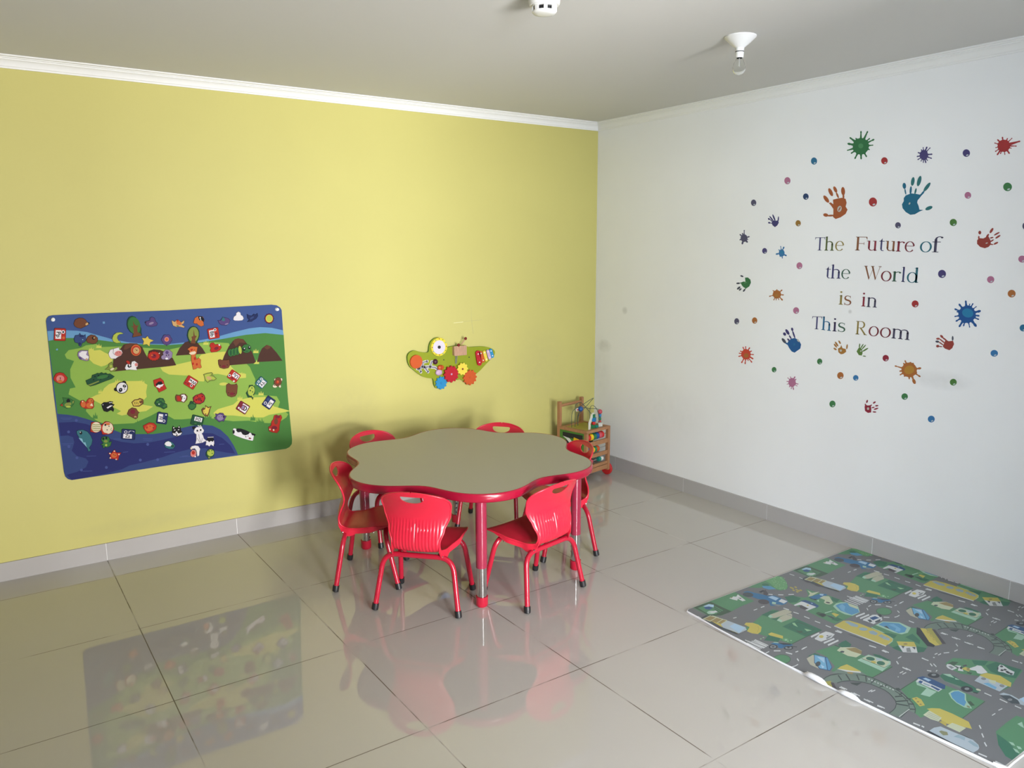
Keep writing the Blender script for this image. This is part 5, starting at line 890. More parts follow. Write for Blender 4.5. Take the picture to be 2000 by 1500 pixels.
["m_white",-8873,-24438,-8851,-24674,-8786,-24643,-8808,-24406],
["m_white",-8849,-24921,-8839,-25159,-8774,-25130,-8784,-24891],
["m_white",-8847,-25430,-8833,-25660,-8770,-25632,-8783,-25401],
["m_white",-11231,-25546,-10999,-25564,-10959,-25524,-11192,-25506],
["m_white",-9664,-22357,-9457,-22383,-9405,-22332,-9613,-22306],
["m_white",-8324,-21719,-8197,-21841,-8129,-21792,-8257,-21670],
["m_white",-8005,-21995,-7828,-22133,-7760,-22084,-7938,-21946],
["m_white",-7619,-22248,-7410,-22376,-7343,-22326,-7552,-22198],
["m_white",-6003,-19801,-5998,-19812,-5916,-19759,-5921,-19748],
["m_white",-12539,-20860,-12522,-21104,-12470,-21071,-12487,-20827],
["m_white",-12514,-21365,-12541,-21572,-12490,-21546,-12463,-21338],
["m_white",-11426,-22332,-11257,-22366,-11215,-22324,-11384,-22290],
["m_white",-10129,-22350,-9905,-22360,-9864,-22316,-10088,-22306],
["m_white",-9659,-22354,-9449,-22364,-9407,-22319,-9618,-22310],
]
TOY={'body': [(-1.497,0.8878),(-1.4885,0.9118),(-1.4686,0.9244),(-1.4449,0.9279),(-1.4175,0.9187),(-1.3819,0.9106),(-1.3537,0.912),(-1.3469,0.9437),(-1.3361,0.9715),(-1.3114,0.9912),(-1.2828,0.9965),(-1.2502,0.9871),(-1.23,0.9677),(-1.2222,0.9454),(-1.2204,0.9307),(-1.2017,0.933),(-1.1597,0.9372),(-1.1217,0.9381),(-1.0877,0.932),(-1.0621,0.9209),(-1.0145,0.9193),(-0.962,0.9173),(-0.9179,0.9084),(-0.8823,0.8945),(-0.8668,0.8744),(-0.8737,0.8522),(-0.9009,0.8279),(-0.9369,0.8006),(-0.9727,0.7698),(-1.0126,0.7433),(-1.039,0.727),(-1.0697,0.7075),(-1.1127,0.7117),(-1.1297,0.7208),(-1.151,0.7192),(-1.1634,0.7352),(-1.2057,0.7319),(-1.2391,0.7315),(-1.2644,0.7156),(-1.2898,0.6852),(-1.3063,0.6833),(-1.3181,0.7064),(-1.3216,0.7322),(-1.3294,0.7457),(-1.3577,0.7503),(-1.3937,0.7628),(-1.429,0.7858),(-1.4523,0.8059),(-1.4792,0.8296),(-1.4921,0.8556)],'track': [(-1.4322,0.8148),(-1.4041,0.823),(-1.352,0.8202),(-1.3115,0.813),(-1.2792,0.7901)],'t1': [(-1.3981,0.8243),(-1.3914,0.8523),(-1.3632,0.8553)],'t2': [(-1.3439,0.8195),(-1.333,0.851),(-1.3106,0.8509)],'t3': [(-1.4202,0.8173),(-1.4089,0.7929)],'t4': [(-1.3842,0.8212),(-1.3588,0.7894)],'pts': [(-1.2821,0.9389),(-1.2841,0.9373),(-1.2853,0.9381),(-1.4428,0.8603),(-1.3107,0.8491),(-1.2747,0.8097),(-1.2877,0.78),(-1.205,0.7632),(-1.1242,0.789),(-1.0629,0.7275),(-1.2727,0.7128),(-1.1392,0.9064),(-1.1258,0.9421),(-1.1061,0.9811),(-1.1575,0.9444),(-1.1587,0.8786),(-1.1618,0.8237),(-1.0041,0.885),(-0.9898,0.8071),(-0.9836,0.8834),(-0.961,0.8216),(-0.9558,0.885),(-0.9375,0.8271),(-0.9283,0.8885),(-0.912,0.8363),(-0.9069,0.8926),(-0.8909,0.846),(-1.0631,0.8561),(-1.2469,0.8547)]}
# ---------------------------------------------------------------- materials
def lin(c): return tuple(((v / 255) / 12.92 if v / 255 <= 0.04045 else ((v / 255 + 0.055) / 1.055) ** 2.4) for v in c)
MATS = {}
def mat(name, rgb, rough=0.5, metal=0.0, spec=0.5, coat=0.0, linear=False, gain=1.0, bump=0.0, bscale=40, noise=0.0):
    if name in MATS: return MATS[name]
    m = bpy.data.materials.new(name); m.use_nodes = True
    nt = m.node_tree; b = nt.nodes['Principled BSDF']
    c = tuple(min(0.95, v * gain) for v in (rgb if linear else lin(rgb)))
    b.inputs['Base Color'].default_value = (*c, 1)
    b.inputs['Roughness'].default_value = rough; b.inputs['Metallic'].default_value = metal
    b.inputs['Specular IOR Level'].default_value = spec; b.inputs['Coat Weight'].default_value = coat
    if bump or noise:
        tc = nt.nodes.new('ShaderNodeTexCoord'); nz = nt.nodes.new('ShaderNodeTexNoise')
        nz.inputs['Scale'].default_value = bscale; nz.inputs['Detail'].default_value = 5
        nt.links.new(tc.outputs['Object'], nz.inputs['Vector'])
        if bump:
            bp = nt.nodes.new('ShaderNodeBump'); bp.inputs['Strength'].default_value = bump; bp.inputs['Distance'].default_value = 0.002
            nt.links.new(nz.outputs['Fac'], bp.inputs['Height']); nt.links.new(bp.outputs['Normal'], b.inputs['Normal'])
        if noise:
            mx = nt.nodes.new('ShaderNodeMix'); mx.data_type = 'RGBA'
            mx.inputs['A'].default_value = (*[v * (1 - noise) for v in c], 1); mx.inputs['B'].default_value = (*[min(1, v * (1 + noise)) for v in c], 1)
            nt.links.new(nz.outputs['Fac'], mx.inputs['Factor']); nt.links.new(mx.outputs['Result'], b.inputs['Base Color'])
    MATS[name] = m
    return m
def pal(key, rough=0.8, gain=1.0):
    return mat('colour_' + key, PALETTE[key], rough, gain=gain, spec=0.25)
# ---------------------------------------------------------------- mesh helpers
class MB:
    """collects faces with material slots for ONE mesh object"""
    def __init__(s): s.v = []; s.f = []; s.mi = []; s.mats = []
    def slot(s, m):
        if m not in s.mats: s.mats.append(m)
        return s.mats.index(m)
    def add(s, vs, fs, m):
        k = len(s.v); s.v += [tuple(v) for v in vs]; i = s.slot(m)
        for f in fs: s.f.append([k + j for j in f]); s.mi.append(i)
    def box(s, lo, hi, m, M=None):
        x0, y0, z0 = lo; x1, y1, z1 = hi
        vs = [(x0,y0,z0),(x1,y0,z0),(x1,y1,z0),(x0,y1,z0),(x0,y0,z1),(x1,y0,z1),(x1,y1,z1),(x0,y1,z1)]
        if M: vs = [M @ Vector(v) for v in vs]
        s.add(vs, [(3,2,1,0),(4,5,6,7),(0,1,5,4),(1,2,6,5),(2,3,7,6),(3,0,4,7)], m)
    def tube(s, path, r, m, seg=16, cap=True):
        path = [Vector(p) for p in path]; n = len(path); rings = []; up = None
        for i, p in enumerate(path):
            t = (path[min(n-1, i+1)] - path[max(0, i-1)]).normalized()
            if up is None:
                up = Vector((0,0,1)) if abs(t.z) < 0.9 else Vector((1,0,0))
            a = t.cross(up).normalized(); b = a.cross(t).normalized(); up = b
            rr = r[i] if isinstance(r, (list, tuple)) else r
            rings.append([p + a * rr * cos(2*pi*k/seg) + b * rr * sin(2*pi*k/seg) for k in range(seg)])
        vs = [v for ring in rings for v in ring]; fs = []
        for i in range(n-1):
            for k in range(seg):
                fs.append((i*seg+k, i*seg+(k+1) % seg, (i+1)*seg+(k+1) % seg, (i+1)*seg+k))
        if cap: fs += [tuple(range(seg))[::-1], tuple((n-1)*seg+k for k in range(seg))]
        s.add(vs, fs, m)
    def lathe(s, prof, m, c=(0,0,0), seg=32, M=None):
        vs = []; fs = []; n = len(prof)
        for (r, z) in prof:
            for k in range(seg):
                v = Vector((c[0] + r*cos(2*pi*k/seg), c[1] + r*sin(2*pi*k/seg), c[2] + z)) if not M else M @ Vector((r*cos(2*pi*k/seg), r*sin(2*pi*k/seg), z))
                vs.append(v)
        for i in range(n-1):
            for k in range(seg): fs.append((i*seg+k, i*seg+(k+1) % seg, (i+1)*seg+(k+1) % seg, (i+1)*seg+k))
        fs += [tuple(range(seg))[::-1], tuple((n-1)*seg+k for k in range(seg))]
        s.add(vs, fs, m)
    def prism(s, poly, to3, d0, d1, m, side=None, bevel=0.0):
        """extrude a 2D outline from depth d0 to d1; to3(u, v, d) places it"""
        n = len(poly)
        vs = [to3(u, v, d0) for u, v in poly] + [to3(u, v, d1) for u, v in poly]
        s.add(vs, [tuple(range(n, 2*n))], m)
        s.add(vs, [tuple(range(n))[::-1]] + [(i, (i+1) % n, n+(i+1) % n, n+i) for i in range(n)], side or m)
    def flat(s, poly, to3, d, m):
        s.add([to3(u, v, d) for u, v in poly], [tuple(range(len(poly)))], m)
    def build(s, name, parent=None, smooth=40, loc=None, fix=False):
        me = bpy.data.meshes.new(name); me.from_pydata(s.v, [], s.f)
        for m in s.mats: me.materials.append(m)
        me.polygons.foreach_set('material_index', s.mi)
        if fix:
            bm = bmesh.new(); bm.from_mesh(me); bmesh.ops.remove_doubles(bm, verts=bm.verts, dist=1e-6); bmesh.ops.recalc_face_normals(bm, faces=bm.faces); bm.to_mesh(me); bm.free()
        me.update()
        if smooth:
            me.polygons.foreach_set('use_smooth', [True] * len(me.polygons)); me.set_sharp_from_angle(angle=radians(smooth))
        o = bpy.data.objects.new(name, me); COLL.objects.link(o)
        if parent: o.parent = parent
        if loc is not None: o.location = loc
        return o
def tag(o, label, cat, group=None, kind=None):
    o['label'] = label; o['category'] = cat
    if group: o['group'] = group
    if kind: o['kind'] = kind
    return o
def struct(o, label=None):
    o['kind'] = 'structure'
    if label: o['label'] = label
    return o
def empty(name, loc, rz=0.0):
    o = bpy.data.objects.new(name, None); COLL.objects.link(o); o.location = loc; o.rotation_euler = (0, 0, rz); o.empty_display_size = 0.1
    return o
def copy_tree(o, parent=None):
    c = o.copy(); COLL.objects.link(c)
    if parent: c.parent = parent
    for ch in list(o.children): copy_tree(ch, c)
    return c
def ellipse(cx, cy, ax, ay, bx, by, n=24):
    return [(cx + ax*cos(2*pi*k/n) + bx*sin(2*pi*k/n), cy + ay*cos(2*pi*k/n) + by*sin(2*pi*k/n)) for k in range(n)]
def catmull(P, n):
    out = []
    for i in range(len(P)-1):
        p0 = P[max(0,i-1)]; p1 = P[i]; p2 = P[i+1]; p3 = P[min(len(P)-1,i+2)]
        for k in range(n):
            t = k/n
            out.append(tuple(0.5*((2*b) + (-a+c)*t + (2*a-5*b+4*c-d)*t*t + (-a+3*b-3*c+d)*t**3) for a,b,c,d in zip(p0,p1,p2,p3)))
    out.append(tuple(P[-1])); return out
def fillet(pts, r, n=8):
    """round the corners of a 3D polyline"""
    pts = [Vector(p) for p in pts]; out = [pts[0]]
    for i in range(1, len(pts)-1):
        a = (pts[i-1]-pts[i]).normalized(); b = (pts[i+1]-pts[i]).normalized()
        p = pts[i] + a*r; q = pts[i] + b*r
        for k in range(n+1):
            t = k/n; out.append(p*(1-t)**2 + pts[i]*2*t*(1-t) + q*t*t)
    out.append(pts[-1]); return out
# text outlines for the felt letter cards (plain built-in lettering turned into mesh)
def text_tris(txt):
    cu = bpy.data.curves.new('tmp_text', 'FONT'); cu.body = txt; cu.align_x = 'CENTER'; cu.align_y = 'CENTER'; cu.size = 1.0; cu.resolution_u = 3; cu.offset = 0.02
    o = bpy.data.objects.new('tmp_text', cu); COLL.objects.link(o)
    dg = bpy.context.evaluated_depsgraph_get(); me = bpy.data.meshes.new_from_object(o.evaluated_get(dg))
    vs = [tuple(v.co[:2]) for v in me.vertices]; fs = [tuple(p.vertices) for p in me.polygons]
    bpy.data.objects.remove(o); bpy.data.curves.remove(cu); bpy.data.meshes.remove(me)
    return vs, fs
Z4 = 1e-4
def shape_polys(sh):
    """decode one traced shape (units of 0.1 mm) into (colour key, list of polygons)"""
    if sh[1] == 'E': return sh[0], [ellipse(*[v*Z4 for v in sh[2:]], n=20)]
    if sh[1] == 'T':
        vs, fs = text_tris(sh[2]); cx, cy, ux, uy, vx, vy = [v*Z4 for v in sh[3:]]
        P = [(cx+ux*x+vx*y, cy+uy*x+vy*y) for x, y in vs]
        return sh[0], [[P[i] for i in f] for f in fs]
    return sh[0], [[(sh[i]*Z4, sh[i+1]*Z4) for i in range(1, len(sh)-1, 2)]]
def bbox(P): xs = [p[0] for p in P]; ys = [p[1] for p in P]; return min(xs), min(ys), max(xs), max(ys)
def layered(mb, shapes, to3, base, step, matf):
    """print layers: every shape lies one step above the earlier shapes it overlaps"""
    done = []
    for key, polys in shapes:
        bb = [bbox(p) for p in polys]; B = (min(b[0] for b in bb), min(b[1] for b in bb), max(b[2] for b in bb), max(b[3] for b in bb))
        L = 0
        for (b, l) in done:
            if b[0] < B[2] and b[2] > B[0] and b[1] < B[3] and b[3] > B[1]: L = max(L, l+1)
        done.append((B, L))
        for p in polys: mb.flat(p, to3, base + step*L, matf(key))
def clip(P, x0, y0, x1, y1):
    for ax, val, s in ((0, x0, 1), (0, x1, -1), (1, y0, 1), (1, y1, -1)):
        out = []
        for i in range(len(P)):
            a, b = P[i-1], P[i]; ia = (a[ax]-val)*s >= 0; ib = (b[ax]-val)*s >= 0
            if ia != ib:
                t = (val-a[ax])/(b[ax]-a[ax]); out.append((a[0]+(b[0]-a[0])*t, a[1]+(b[1]-a[1])*t))
            if ib: out.append(b)
        P = out
        if len(P) < 3: return []
    return P
def area2(P): return abs(sum(P[i-1][0]*P[i][1]-P[i][0]*P[i-1][1] for i in range(len(P))))/2
# ================================================================ ROOM SHELL
T = 0.64; TX = -3.1942; TY = -0.8855     # floor tile size and a grout crossing
def node_math(nt, op, a, b=None, v=None):
    n = nt.nodes.new('ShaderNodeMath'); n.operation = op
    for i, s in enumerate((a, b)):
        if s is None: continue
        if isinstance(s, (int, float)): n.inputs[i].default_value = s
        else: nt.links.new(s, n.inputs[i])
    return n.outputs[0]
def floor_material():
    m = bpy.data.materials.new('polished_tile'); m.use_nodes = True; nt = m.node_tree; b = nt.nodes['Principled BSDF']
    tc = nt.nodes.new('ShaderNodeTexCoord'); sp = nt.nodes.new('ShaderNodeSeparateXYZ'); nt.links.new(tc.outputs['Object'], sp.inputs[0])
    masks = []
    for out, off in (('X', TX), ('Y', TY)):
        t = node_math(nt, 'SUBTRACT', sp.outputs[out], off - 40*T); t = node_math(nt, 'DIVIDE', t, T); t = node_math(nt, 'ADD', t, 0.5); t = node_math(nt, 'FRACT', t); t = node_math(nt, 'SUBTRACT', t, 0.5); t = node_math(nt, 'ABSOLUTE', t)
        masks.append(node_math(nt, 'LESS_THAN', t, 0.0017 / T))
    g = node_math(nt, 'MAXIMUM', masks[0], masks[1])
    nz = nt.nodes.new('ShaderNodeTexNoise'); nz.inputs['Scale'].default_value = 4.5; nz.inputs['Detail'].default_value = 3; nt.links.new(tc.outputs['Object'], nz.inputs['Vector'])
    # some stretches of grout are worn or filled, so they show paler
    worn = node_math(nt, 'MULTIPLY', g, node_math(nt, 'MINIMUM', node_math(nt, 'MAXIMUM', node_math(nt, 'MULTIPLY', node_math(nt, 'SUBTRACT', nz.outputs['Fac'], 0.34), 6.0), 0.25), 1.0))
    nz2 = nt.nodes.new('ShaderNodeTexNoise'); nz2.inputs['Scale'].default_value = 1.7; nz2.inputs['Detail'].default_value = 6; nt.links.new(tc.outputs['Object'], nz2.inputs['Vector'])
    mx0 = nt.nodes.new('ShaderNodeMix'); mx0.data_type = 'RGBA'; nt.links.new(nz2.outputs['Fac'], mx0.inputs['Factor'])
    mx0.inputs['A'].default_value = (*[v*0.97 for v in (0.50, 0.475, 0.445)], 1); mx0.inputs['B'].default_value = (*[v*1.03 for v in (0.50, 0.475, 0.445)], 1)
    mx = nt.nodes.new('ShaderNodeMix'); mx.data_type = 'RGBA'; nt.links.new(worn, mx.inputs['Factor']); nt.links.new(mx0.outputs['Result'], mx.inputs['A']); mx.inputs['B'].default_value = (*lin((92, 80, 66)), 1)
    nt.links.new(mx.outputs['Result'], b.inputs['Base Color'])
    b.inputs['Roughness'].default_value = 0.035; b.inputs['IOR'].default_value = 1.66
    rr = node_math(nt, 'ADD', node_math(nt, 'MULTIPLY', g, 0.5), 0.03); nt.links.new(rr, b.inputs['Roughness'])
    bp = nt.nodes.new('ShaderNodeBump'); bp.inputs['Strength'].default_value = 0.4; bp.inputs['Distance'].default_value = 0.001
    nt.links.new(node_math(nt, 'SUBTRACT', 1.0, g), bp.inputs['Height']); nt.links.new(bp.outputs['Normal'], b.inputs['Normal'])
    return m
def wall_material(name, rgb, scuffs=(), cracks=()):
    """painted plaster: fine roller texture, faint blotches, small scuffs and hairline cracks at given places (u along the wall, z)"""
    m = bpy.data.materials.new(name); m.use_nodes = True; nt = m.node_tree; b = nt.nodes['Principled BSDF']
    tc = nt.nodes.new('ShaderNodeTexCoord'); sp = nt.nodes.new('ShaderNodeSeparateXYZ'); nt.links.new(tc.outputs['Object'], sp.inputs[0])
    nz = nt.nodes.new('ShaderNodeTexNoise'); nz.inputs['Scale'].default_value = 2.2; nz.inputs['Detail'].default_value = 4; nt.links.new(tc.outputs['Object'], nz.inputs['Vector'])
    mx = nt.nodes.new('ShaderNodeMix'); mx.data_type = 'RGBA'; nt.links.new(nz.outputs['Fac'], mx.inputs['Factor'])
    mx.inputs['A'].default_value = (*[v*0.965 for v in rgb], 1); mx.inputs['B'].default_value = (*[min(1, v*1.035) for v in rgb], 1)
    col = mx.outputs['Result']
    u = sp.outputs['X'] if 'yellow' in name else node_math(nt, 'MULTIPLY', sp.outputs['Y'], -1.0)
    nf = nt.nodes.new('ShaderNodeTexNoise'); nf.inputs['Scale'].default_value = 22; nf.inputs['Detail'].default_value = 6; nt.links.new(tc.outputs['Object'], nf.inputs['Vector'])
    for (cu, cz, ru, rz, amt) in scuffs:
        d = node_math(nt, 'ADD', node_math(nt, 'POWER', node_math(nt, 'DIVIDE', node_math(nt, 'SUBTRACT', u, cu), ru), 2.0), node_math(nt, 'POWER', node_math(nt, 'DIVIDE', node_math(nt, 'SUBTRACT', sp.outputs['Z'], cz), rz), 2.0))
        k = node_math(nt, 'MAXIMUM', node_math(nt, 'SUBTRACT', 1.0, d), 0.0); k = node_math(nt, 'MULTIPLY', node_math(nt, 'MULTIPLY', k, nf.outputs['Fac']), amt*1.6)
        x = nt.nodes.new('ShaderNodeMix'); x.data_type = 'RGBA'; nt.links.new(k, x.inputs['Factor']); nt.links.new(col, x.inputs['A']); x.inputs['B'].default_value = (0.2, 0.19, 0.17, 1); col = x.outputs['Result']
    for (u0, z0, u1, z1, w, rgb2) in cracks:   # straight hairlines
        L = math.hypot(u1-u0, z1-z0); du, dz = (u1-u0)/L, (z1-z0)/L
        a = node_math(nt, 'SUBTRACT', u, u0); c = node_math(nt, 'SUBTRACT', sp.outputs['Z'], z0)
        al = node_math(nt, 'ADD', node_math(nt, 'MULTIPLY', a, du), node_math(nt, 'MULTIPLY', c, dz)); ac = node_math(nt, 'ABSOLUTE', node_math(nt, 'SUBTRACT', node_math(nt, 'MULTIPLY', a, dz), node_math(nt, 'MULTIPLY', c, du)))
        k = node_math(nt, 'MULTIPLY', node_math(nt, 'LESS_THAN', ac, w), node_math(nt, 'MULTIPLY', node_math(nt, 'GREATER_THAN', al, 0.0), node_math(nt, 'LESS_THAN', al, L)))
        x = nt.nodes.new('ShaderNodeMix'); x.data_type = 'RGBA'; nt.links.new(node_math(nt, 'MULTIPLY', k, 0.55), x.inputs['Factor']); nt.links.new(col, x.inputs['A']); x.inputs['B'].default_value = (*rgb2, 1); col = x.outputs['Result']
    nt.links.new(col, b.inputs['Base Color']); b.inputs['Roughness'].default_value = 0.55; b.inputs['Specular IOR Level'].default_value = 0.3
    n2 = nt.nodes.new('ShaderNodeTexNoise'); n2.inputs['Scale'].default_value = 140; n2.inputs['Detail'].default_value = 2; nt.links.new(tc.outputs['Object'], n2.inputs['Vector'])
    bp = nt.nodes.new('ShaderNodeBump'); bp.inputs['Strength'].default_value = 0.12; bp.inputs['Distance'].default_value = 0.001; nt.links.new(n2.outputs['Fac'], bp.inputs['Height']); nt.links.new(bp.outputs['Normal'], b.inputs['Normal'])
    return m
M_yellow = wall_material('yellow_wall_paint', (0.56, 0.515, 0.175), scuffs=[(-1.86, 0.62, 0.22, 0.2, 0.12), (-0.5, 0.75, 0.25, 0.3, 0.10), (-2.9, 0.16, 0.5, 0.05, 0.10)],
    cracks=[(-1.03, 1.10, -1.018, 1.0, 0.0013, (0.35, 0.33, 0.2)), (-1.09, 1.083, -0.95, 1.086, 0.0012, (0.40, 0.38, 0.2)), (-1.03, 1.17, -1.03, 1.10, 0.0010, (0.45, 0.42, 0.22)), (-1.16, 1.078, -1.09, 1.08, 0.0015, (0.9, 0.88, 0.6))])
M_white = wall_material('white_wall_paint', (0.88, 0.88, 0.89), scuffs=[(0.30, 1.12, 0.03, 0.03, 0.3), (0.1, 0.86, 0.08, 0.05, 0.22), (0.06, 0.7, 0.12, 0.25, 0.10), (2.42, 0.93, 0.16, 0.05, 0.14), (1.95, 1.215, 0.012, 0.012, 0.4), (0.7, 0.5, 0.4, 0.2, 0.06)])
M_plain = wall_material('plain_grey_paint', (0.35, 0.35, 0.34))
M_ceiling = mat('ceiling_paint', (0.66, 0.655, 0.645), 0.85, linear=True, spec=0.15)
M_cornice = mat('cornice_plaster', (0.86, 0.86, 0.86), 0.5, linear=True, spec=0.3)
M_base = mat('skirting_tile', (0.44, 0.42, 0.41), 0.12, linear=True, spec=0.5, noise=0.03, bscale=6)
M_grout_w = mat('white_grout', (0.8, 0.8, 0.79), 0.8, linear=True)
M_frame = mat('white_window_frame', (0.8, 0.8, 0.8), 0.4, linear=True)
b = MB(); b.box((LEFT_X-0.3, NEXT_Y-0.3, -0.1), (0.2, 0.2, 0.0), floor_material()); struct(b.build('floor', smooth=0), 'glossy beige porcelain tile floor')
b = MB(); b.box((LEFT_X-0.3, NEXT_Y-0.3, H), (0.2, 0.2, H+0.1), M_ceiling); struct(b.build('ceiling', smooth=0), 'plain white ceiling')
b = MB(); b.box((LEFT_X-0.2, 0.0, 0.0), (0.2, 0.2, H), M_yellow); struct(b.build('wall_left', smooth=0), 'yellow painted wall with the play board')
b = MB(); b.box((0.0, NEXT_Y-0.2, 0.0), (0.2, 0.0, H), M_white); struct(b.build('wall_right', smooth=0), 'white wall covered in paint stickers')
def wall_with_openings(name, y, openings, m, label):
    b = MB(); x = LEFT_X-0.2
    for o_ in openings:
        x0, x1, z0, z1 = o_[:4]
        b.box((x, y-0.15, 0), (x0, y, H), m); b.box((x0, y-0.15, z1), (x1, y, H), m)
        if z0 > 0: b.box((x0, y-0.15, 0), (x1, y, z0), m)
        x = x1
    b.box((x, y-0.15, 0), (0.0, y, H), m)
    struct(b.build(name, smooth=0), label)
wall_with_openings('wall_rear', BACK_Y, DOORS, M_plain, 'wall with a wide open doorway')
wall_with_openings('wall_far', NEXT_Y, WINDOWS, M_plain, 'window wall of the next room')
b = MB(); b.box((LEFT_X-0.2, NEXT_Y, 0), (LEFT_X, 0.0, H), M_plain); struct(b.build('wall_side', smooth=0), 'plain wall')
for nm, y, lst in (('door', BACK_Y, DOORS), ('window', NEXT_Y, WINDOWS)):
    for i, o_ in enumerate(lst):
        x0, x1, z0, z1 = o_[:4]; b = MB()
        for xa, xb in ((x0, x0+0.04), (x1-0.04, x1)): b.box((xa, y-0.11, z0), (xb, y-0.03, z1), M_frame)
        b.box((x0+0.04, y-0.11, z1-0.04), (x1-0.04, y-0.03, z1), M_frame)
        if z0 > 0: b.box((x0+0.04, y-0.11, z0), (x1-0.04, y-0.03, z0+0.04), M_frame)
        struct(b.build('%s_%d' % (nm, i+1), smooth=0), 'white %s frame' % nm)
# cornice, mitred in the corner
PROF = [(0, 2.318), (0.007, 2.318), (0.009, 2.324), (0.013, 2.327), (0.015, 2.333), (0.021, 2.343), (0.030, 2.3505), (0.0335, 2.3515), (0.034, 2.3555), (0.040, 2.3565), (0.043, 2.361), (0.053, 2.362), (0.055, 2.364), (0.055, H), (0, H)]
def cornice(name, far, corner, label):
    b = MB(); n = len(PROF)
    vs = [far(d, z) for d, z in PROF] + [corner(d, z) for d, z in PROF]
    b.add(vs, [(i, (i+1) % n, n+(i+1) % n, n+i) for i in range(n)] + [tuple(range(n))], M_cornice)
    struct(b.build(name, smooth=25, fix=True), label)
cornice('trim_1', lambda d, z: (LEFT_X, -d, z), lambda d, z: (-d, -d, z), 'white moulded cornice above the yellow wall')
cornice('trim_2', lambda d, z: (-d, BACK_Y, z), lambda d, z: (-d, -d, z), 'white moulded cornice above the white wall')
# skirting tiles
BH = 0.0892; BT = 0.009
b = MB(); x = TX - 4*T
while x < -0.02:
    x0 = max(x, LEFT_X)
    b.box((x0+0.0014, -BT, 0), (min(x+T, -BT)-0.0014, 0, BH), M_base); b.box((x0-0.0014, -BT+0.0012, 0), (x0+0.0014, 0, BH-0.002), M_grout_w); x += T
struct(b.build('baseboard_left', smooth=0), 'grey tile skirting along the yellow wall')
b = MB(); y = TY + T
b.box((-BT, y+0.0014, 0), (0, 0, BH), M_base)
while y > BACK_Y:
    y1 = max(y-T, BACK_Y)
    b.box((-BT, y1+0.0014, 0), (0, y-0.0014, BH), M_base); b.box((-BT+0.0012, y-0.0014, 0), (0, y+0.0014, BH-0.002), M_grout_w); y -= T
struct(b.build('baseboard_right', smooth=0), 'grey tile skirting along the white wall')
# smoke detector
M_wplast = mat('white_plastic', (0.83, 0.83, 0.82), 0.35, linear=True)
M_dark = mat('dark_vent', (0.015, 0.015, 0.018), 0.6, linear=True)
def on_ceiling(name, p, label, cat): return tag(empty(name, (p[0], p[1], H)), label, cat)
t = on_ceiling('smoke_detector', (-1.9604, -1.9947), 'round white smoke detector on the ceiling', 'smoke detector')
b = MB(); b.lathe([(0.054, 0), (0.054, -0.012), (0.052, -0.03), (0.049, -0.036), (0.0, -0.036)], M_wplast, seg=48); b.box((-0.002, -0.0535, -0.019), (0.004, -0.0515, -0.0165), M_dark, Matrix.Rotation(radians(20), 4, 'Z')); b.build('base', t)
b = MB(); b.lathe([(0.030, -0.036), (0.031, -0.055), (0.0, -0.055)], M_dark, seg=32)
o = b.build('sensor_core', t)
b = MB(); b.lathe([(0.0405, -0.054), (0.041, -0.057), (0.036, -0.0615), (0.020, -0.064), (0, -0.0645)], M_wplast, seg=48)
for k in range(8):
    a = 2*pi*k/8 + 0.25; Mk = Matrix.Rotation(a, 4, 'Z'); b.box((0.036, -0.006, -0.056), (0.0415, 0.006, -0.034), M_wplast, Mk)
b.lathe([(0.0415, -0.034), (0.043, -0.0375), (0.0405, -0.041), (0.036, -0.041)], M_wplast, seg=48)
b.build('vent_cap', t)
# bare lamp holder
t = on_ceiling('ceiling_lamp_holder', (-0.9900, -2.0111), 'bare white ceiling lamp holder with a clear bulb', 'ceiling lamp')
b = MB(); b.lathe([(0.063, 0), (0.063, -0.004), (0.058, -0.009), (0.040, -0.026), (0.022, -0.040), (0.0175, -0.044), (0.0165, -0.057)], M_wplast, seg=48); b.build('rose', t)
b = MB(); b.lathe([(0.0172, -0.057), (0.0172, -0.060), (0.0150, -0.060)], M_dark, seg=32); b.lathe([(0.0165, -0.060), (0.0158, -0.078), (0.0150, -0.082)], M_wplast, seg=32); b.build('socket', t)
gl = bpy.data.materials.new('bulb_glass'); gl.use_nodes = True; g = gl.node_tree.nodes['Principled BSDF']; g.inputs['Transmission Weight'].default_value = 1; g.inputs['Roughness'].default_value = 0.03; g.inputs['IOR'].default_value = 1.08; g.inputs['Base Color'].default_value = (0.95, 0.96, 0.95, 1)
b = MB(); b.lathe([(0.0125, -0.082), (0.0150, -0.09), (0.022, -0.104), (0.0255, -0.118), (0.0245, -0.131), (0.018, -0.141), (0.008, -0.146), (0, -0.147)], gl, seg=32); bulb = b.build('bulb', t)
b = MB(); b.tube([(0, 0, -0.082), (0, 0, -0.112)], 0.003, M_wplast, 8); b.tube([(-0.006, 0, -0.112), (0.006, 0, -0.114)], 0.0012, M_frame, 6); b.build('filament_stem', bulb)

# ================================================================ RED TABLE
C_RED = (0.62, 0.018, 0.045)
M_red = mat('red_plastic', C_RED, 0.28, linear=True, spec=0.5)
M_redpaint = mat('red_enamel', (0.42, 0.010, 0.032), 0.22, linear=True, spec=0.5, coat=0.2)
M_edge = mat('red_edge_band', (0.33, 0.006, 0.03), 0.25, linear=True, spec=0.5)
M_tleg = mat('red_leg_enamel', (0.30, 0.022, 0.055), 0.16, linear=True, spec=0.6, coat=0.3)
M_chrome = mat('chrome', (0.72, 0.72, 0.72), 0.12, metal=1.0, linear=True)
M_rub = mat('black_rubber', (0.012, 0.012, 0.014), 0.45, linear=True)
M_lam = mat('laminate_top', (0.42, 0.40, 0.33), 0.45, linear=True, spec=0.4)
M_board = mat('chipboard_under', (0.35, 0.28, 0.2), 0.8, linear=True)
TC = Vector((-1.703, -1.025, 0)); TH = 0.53
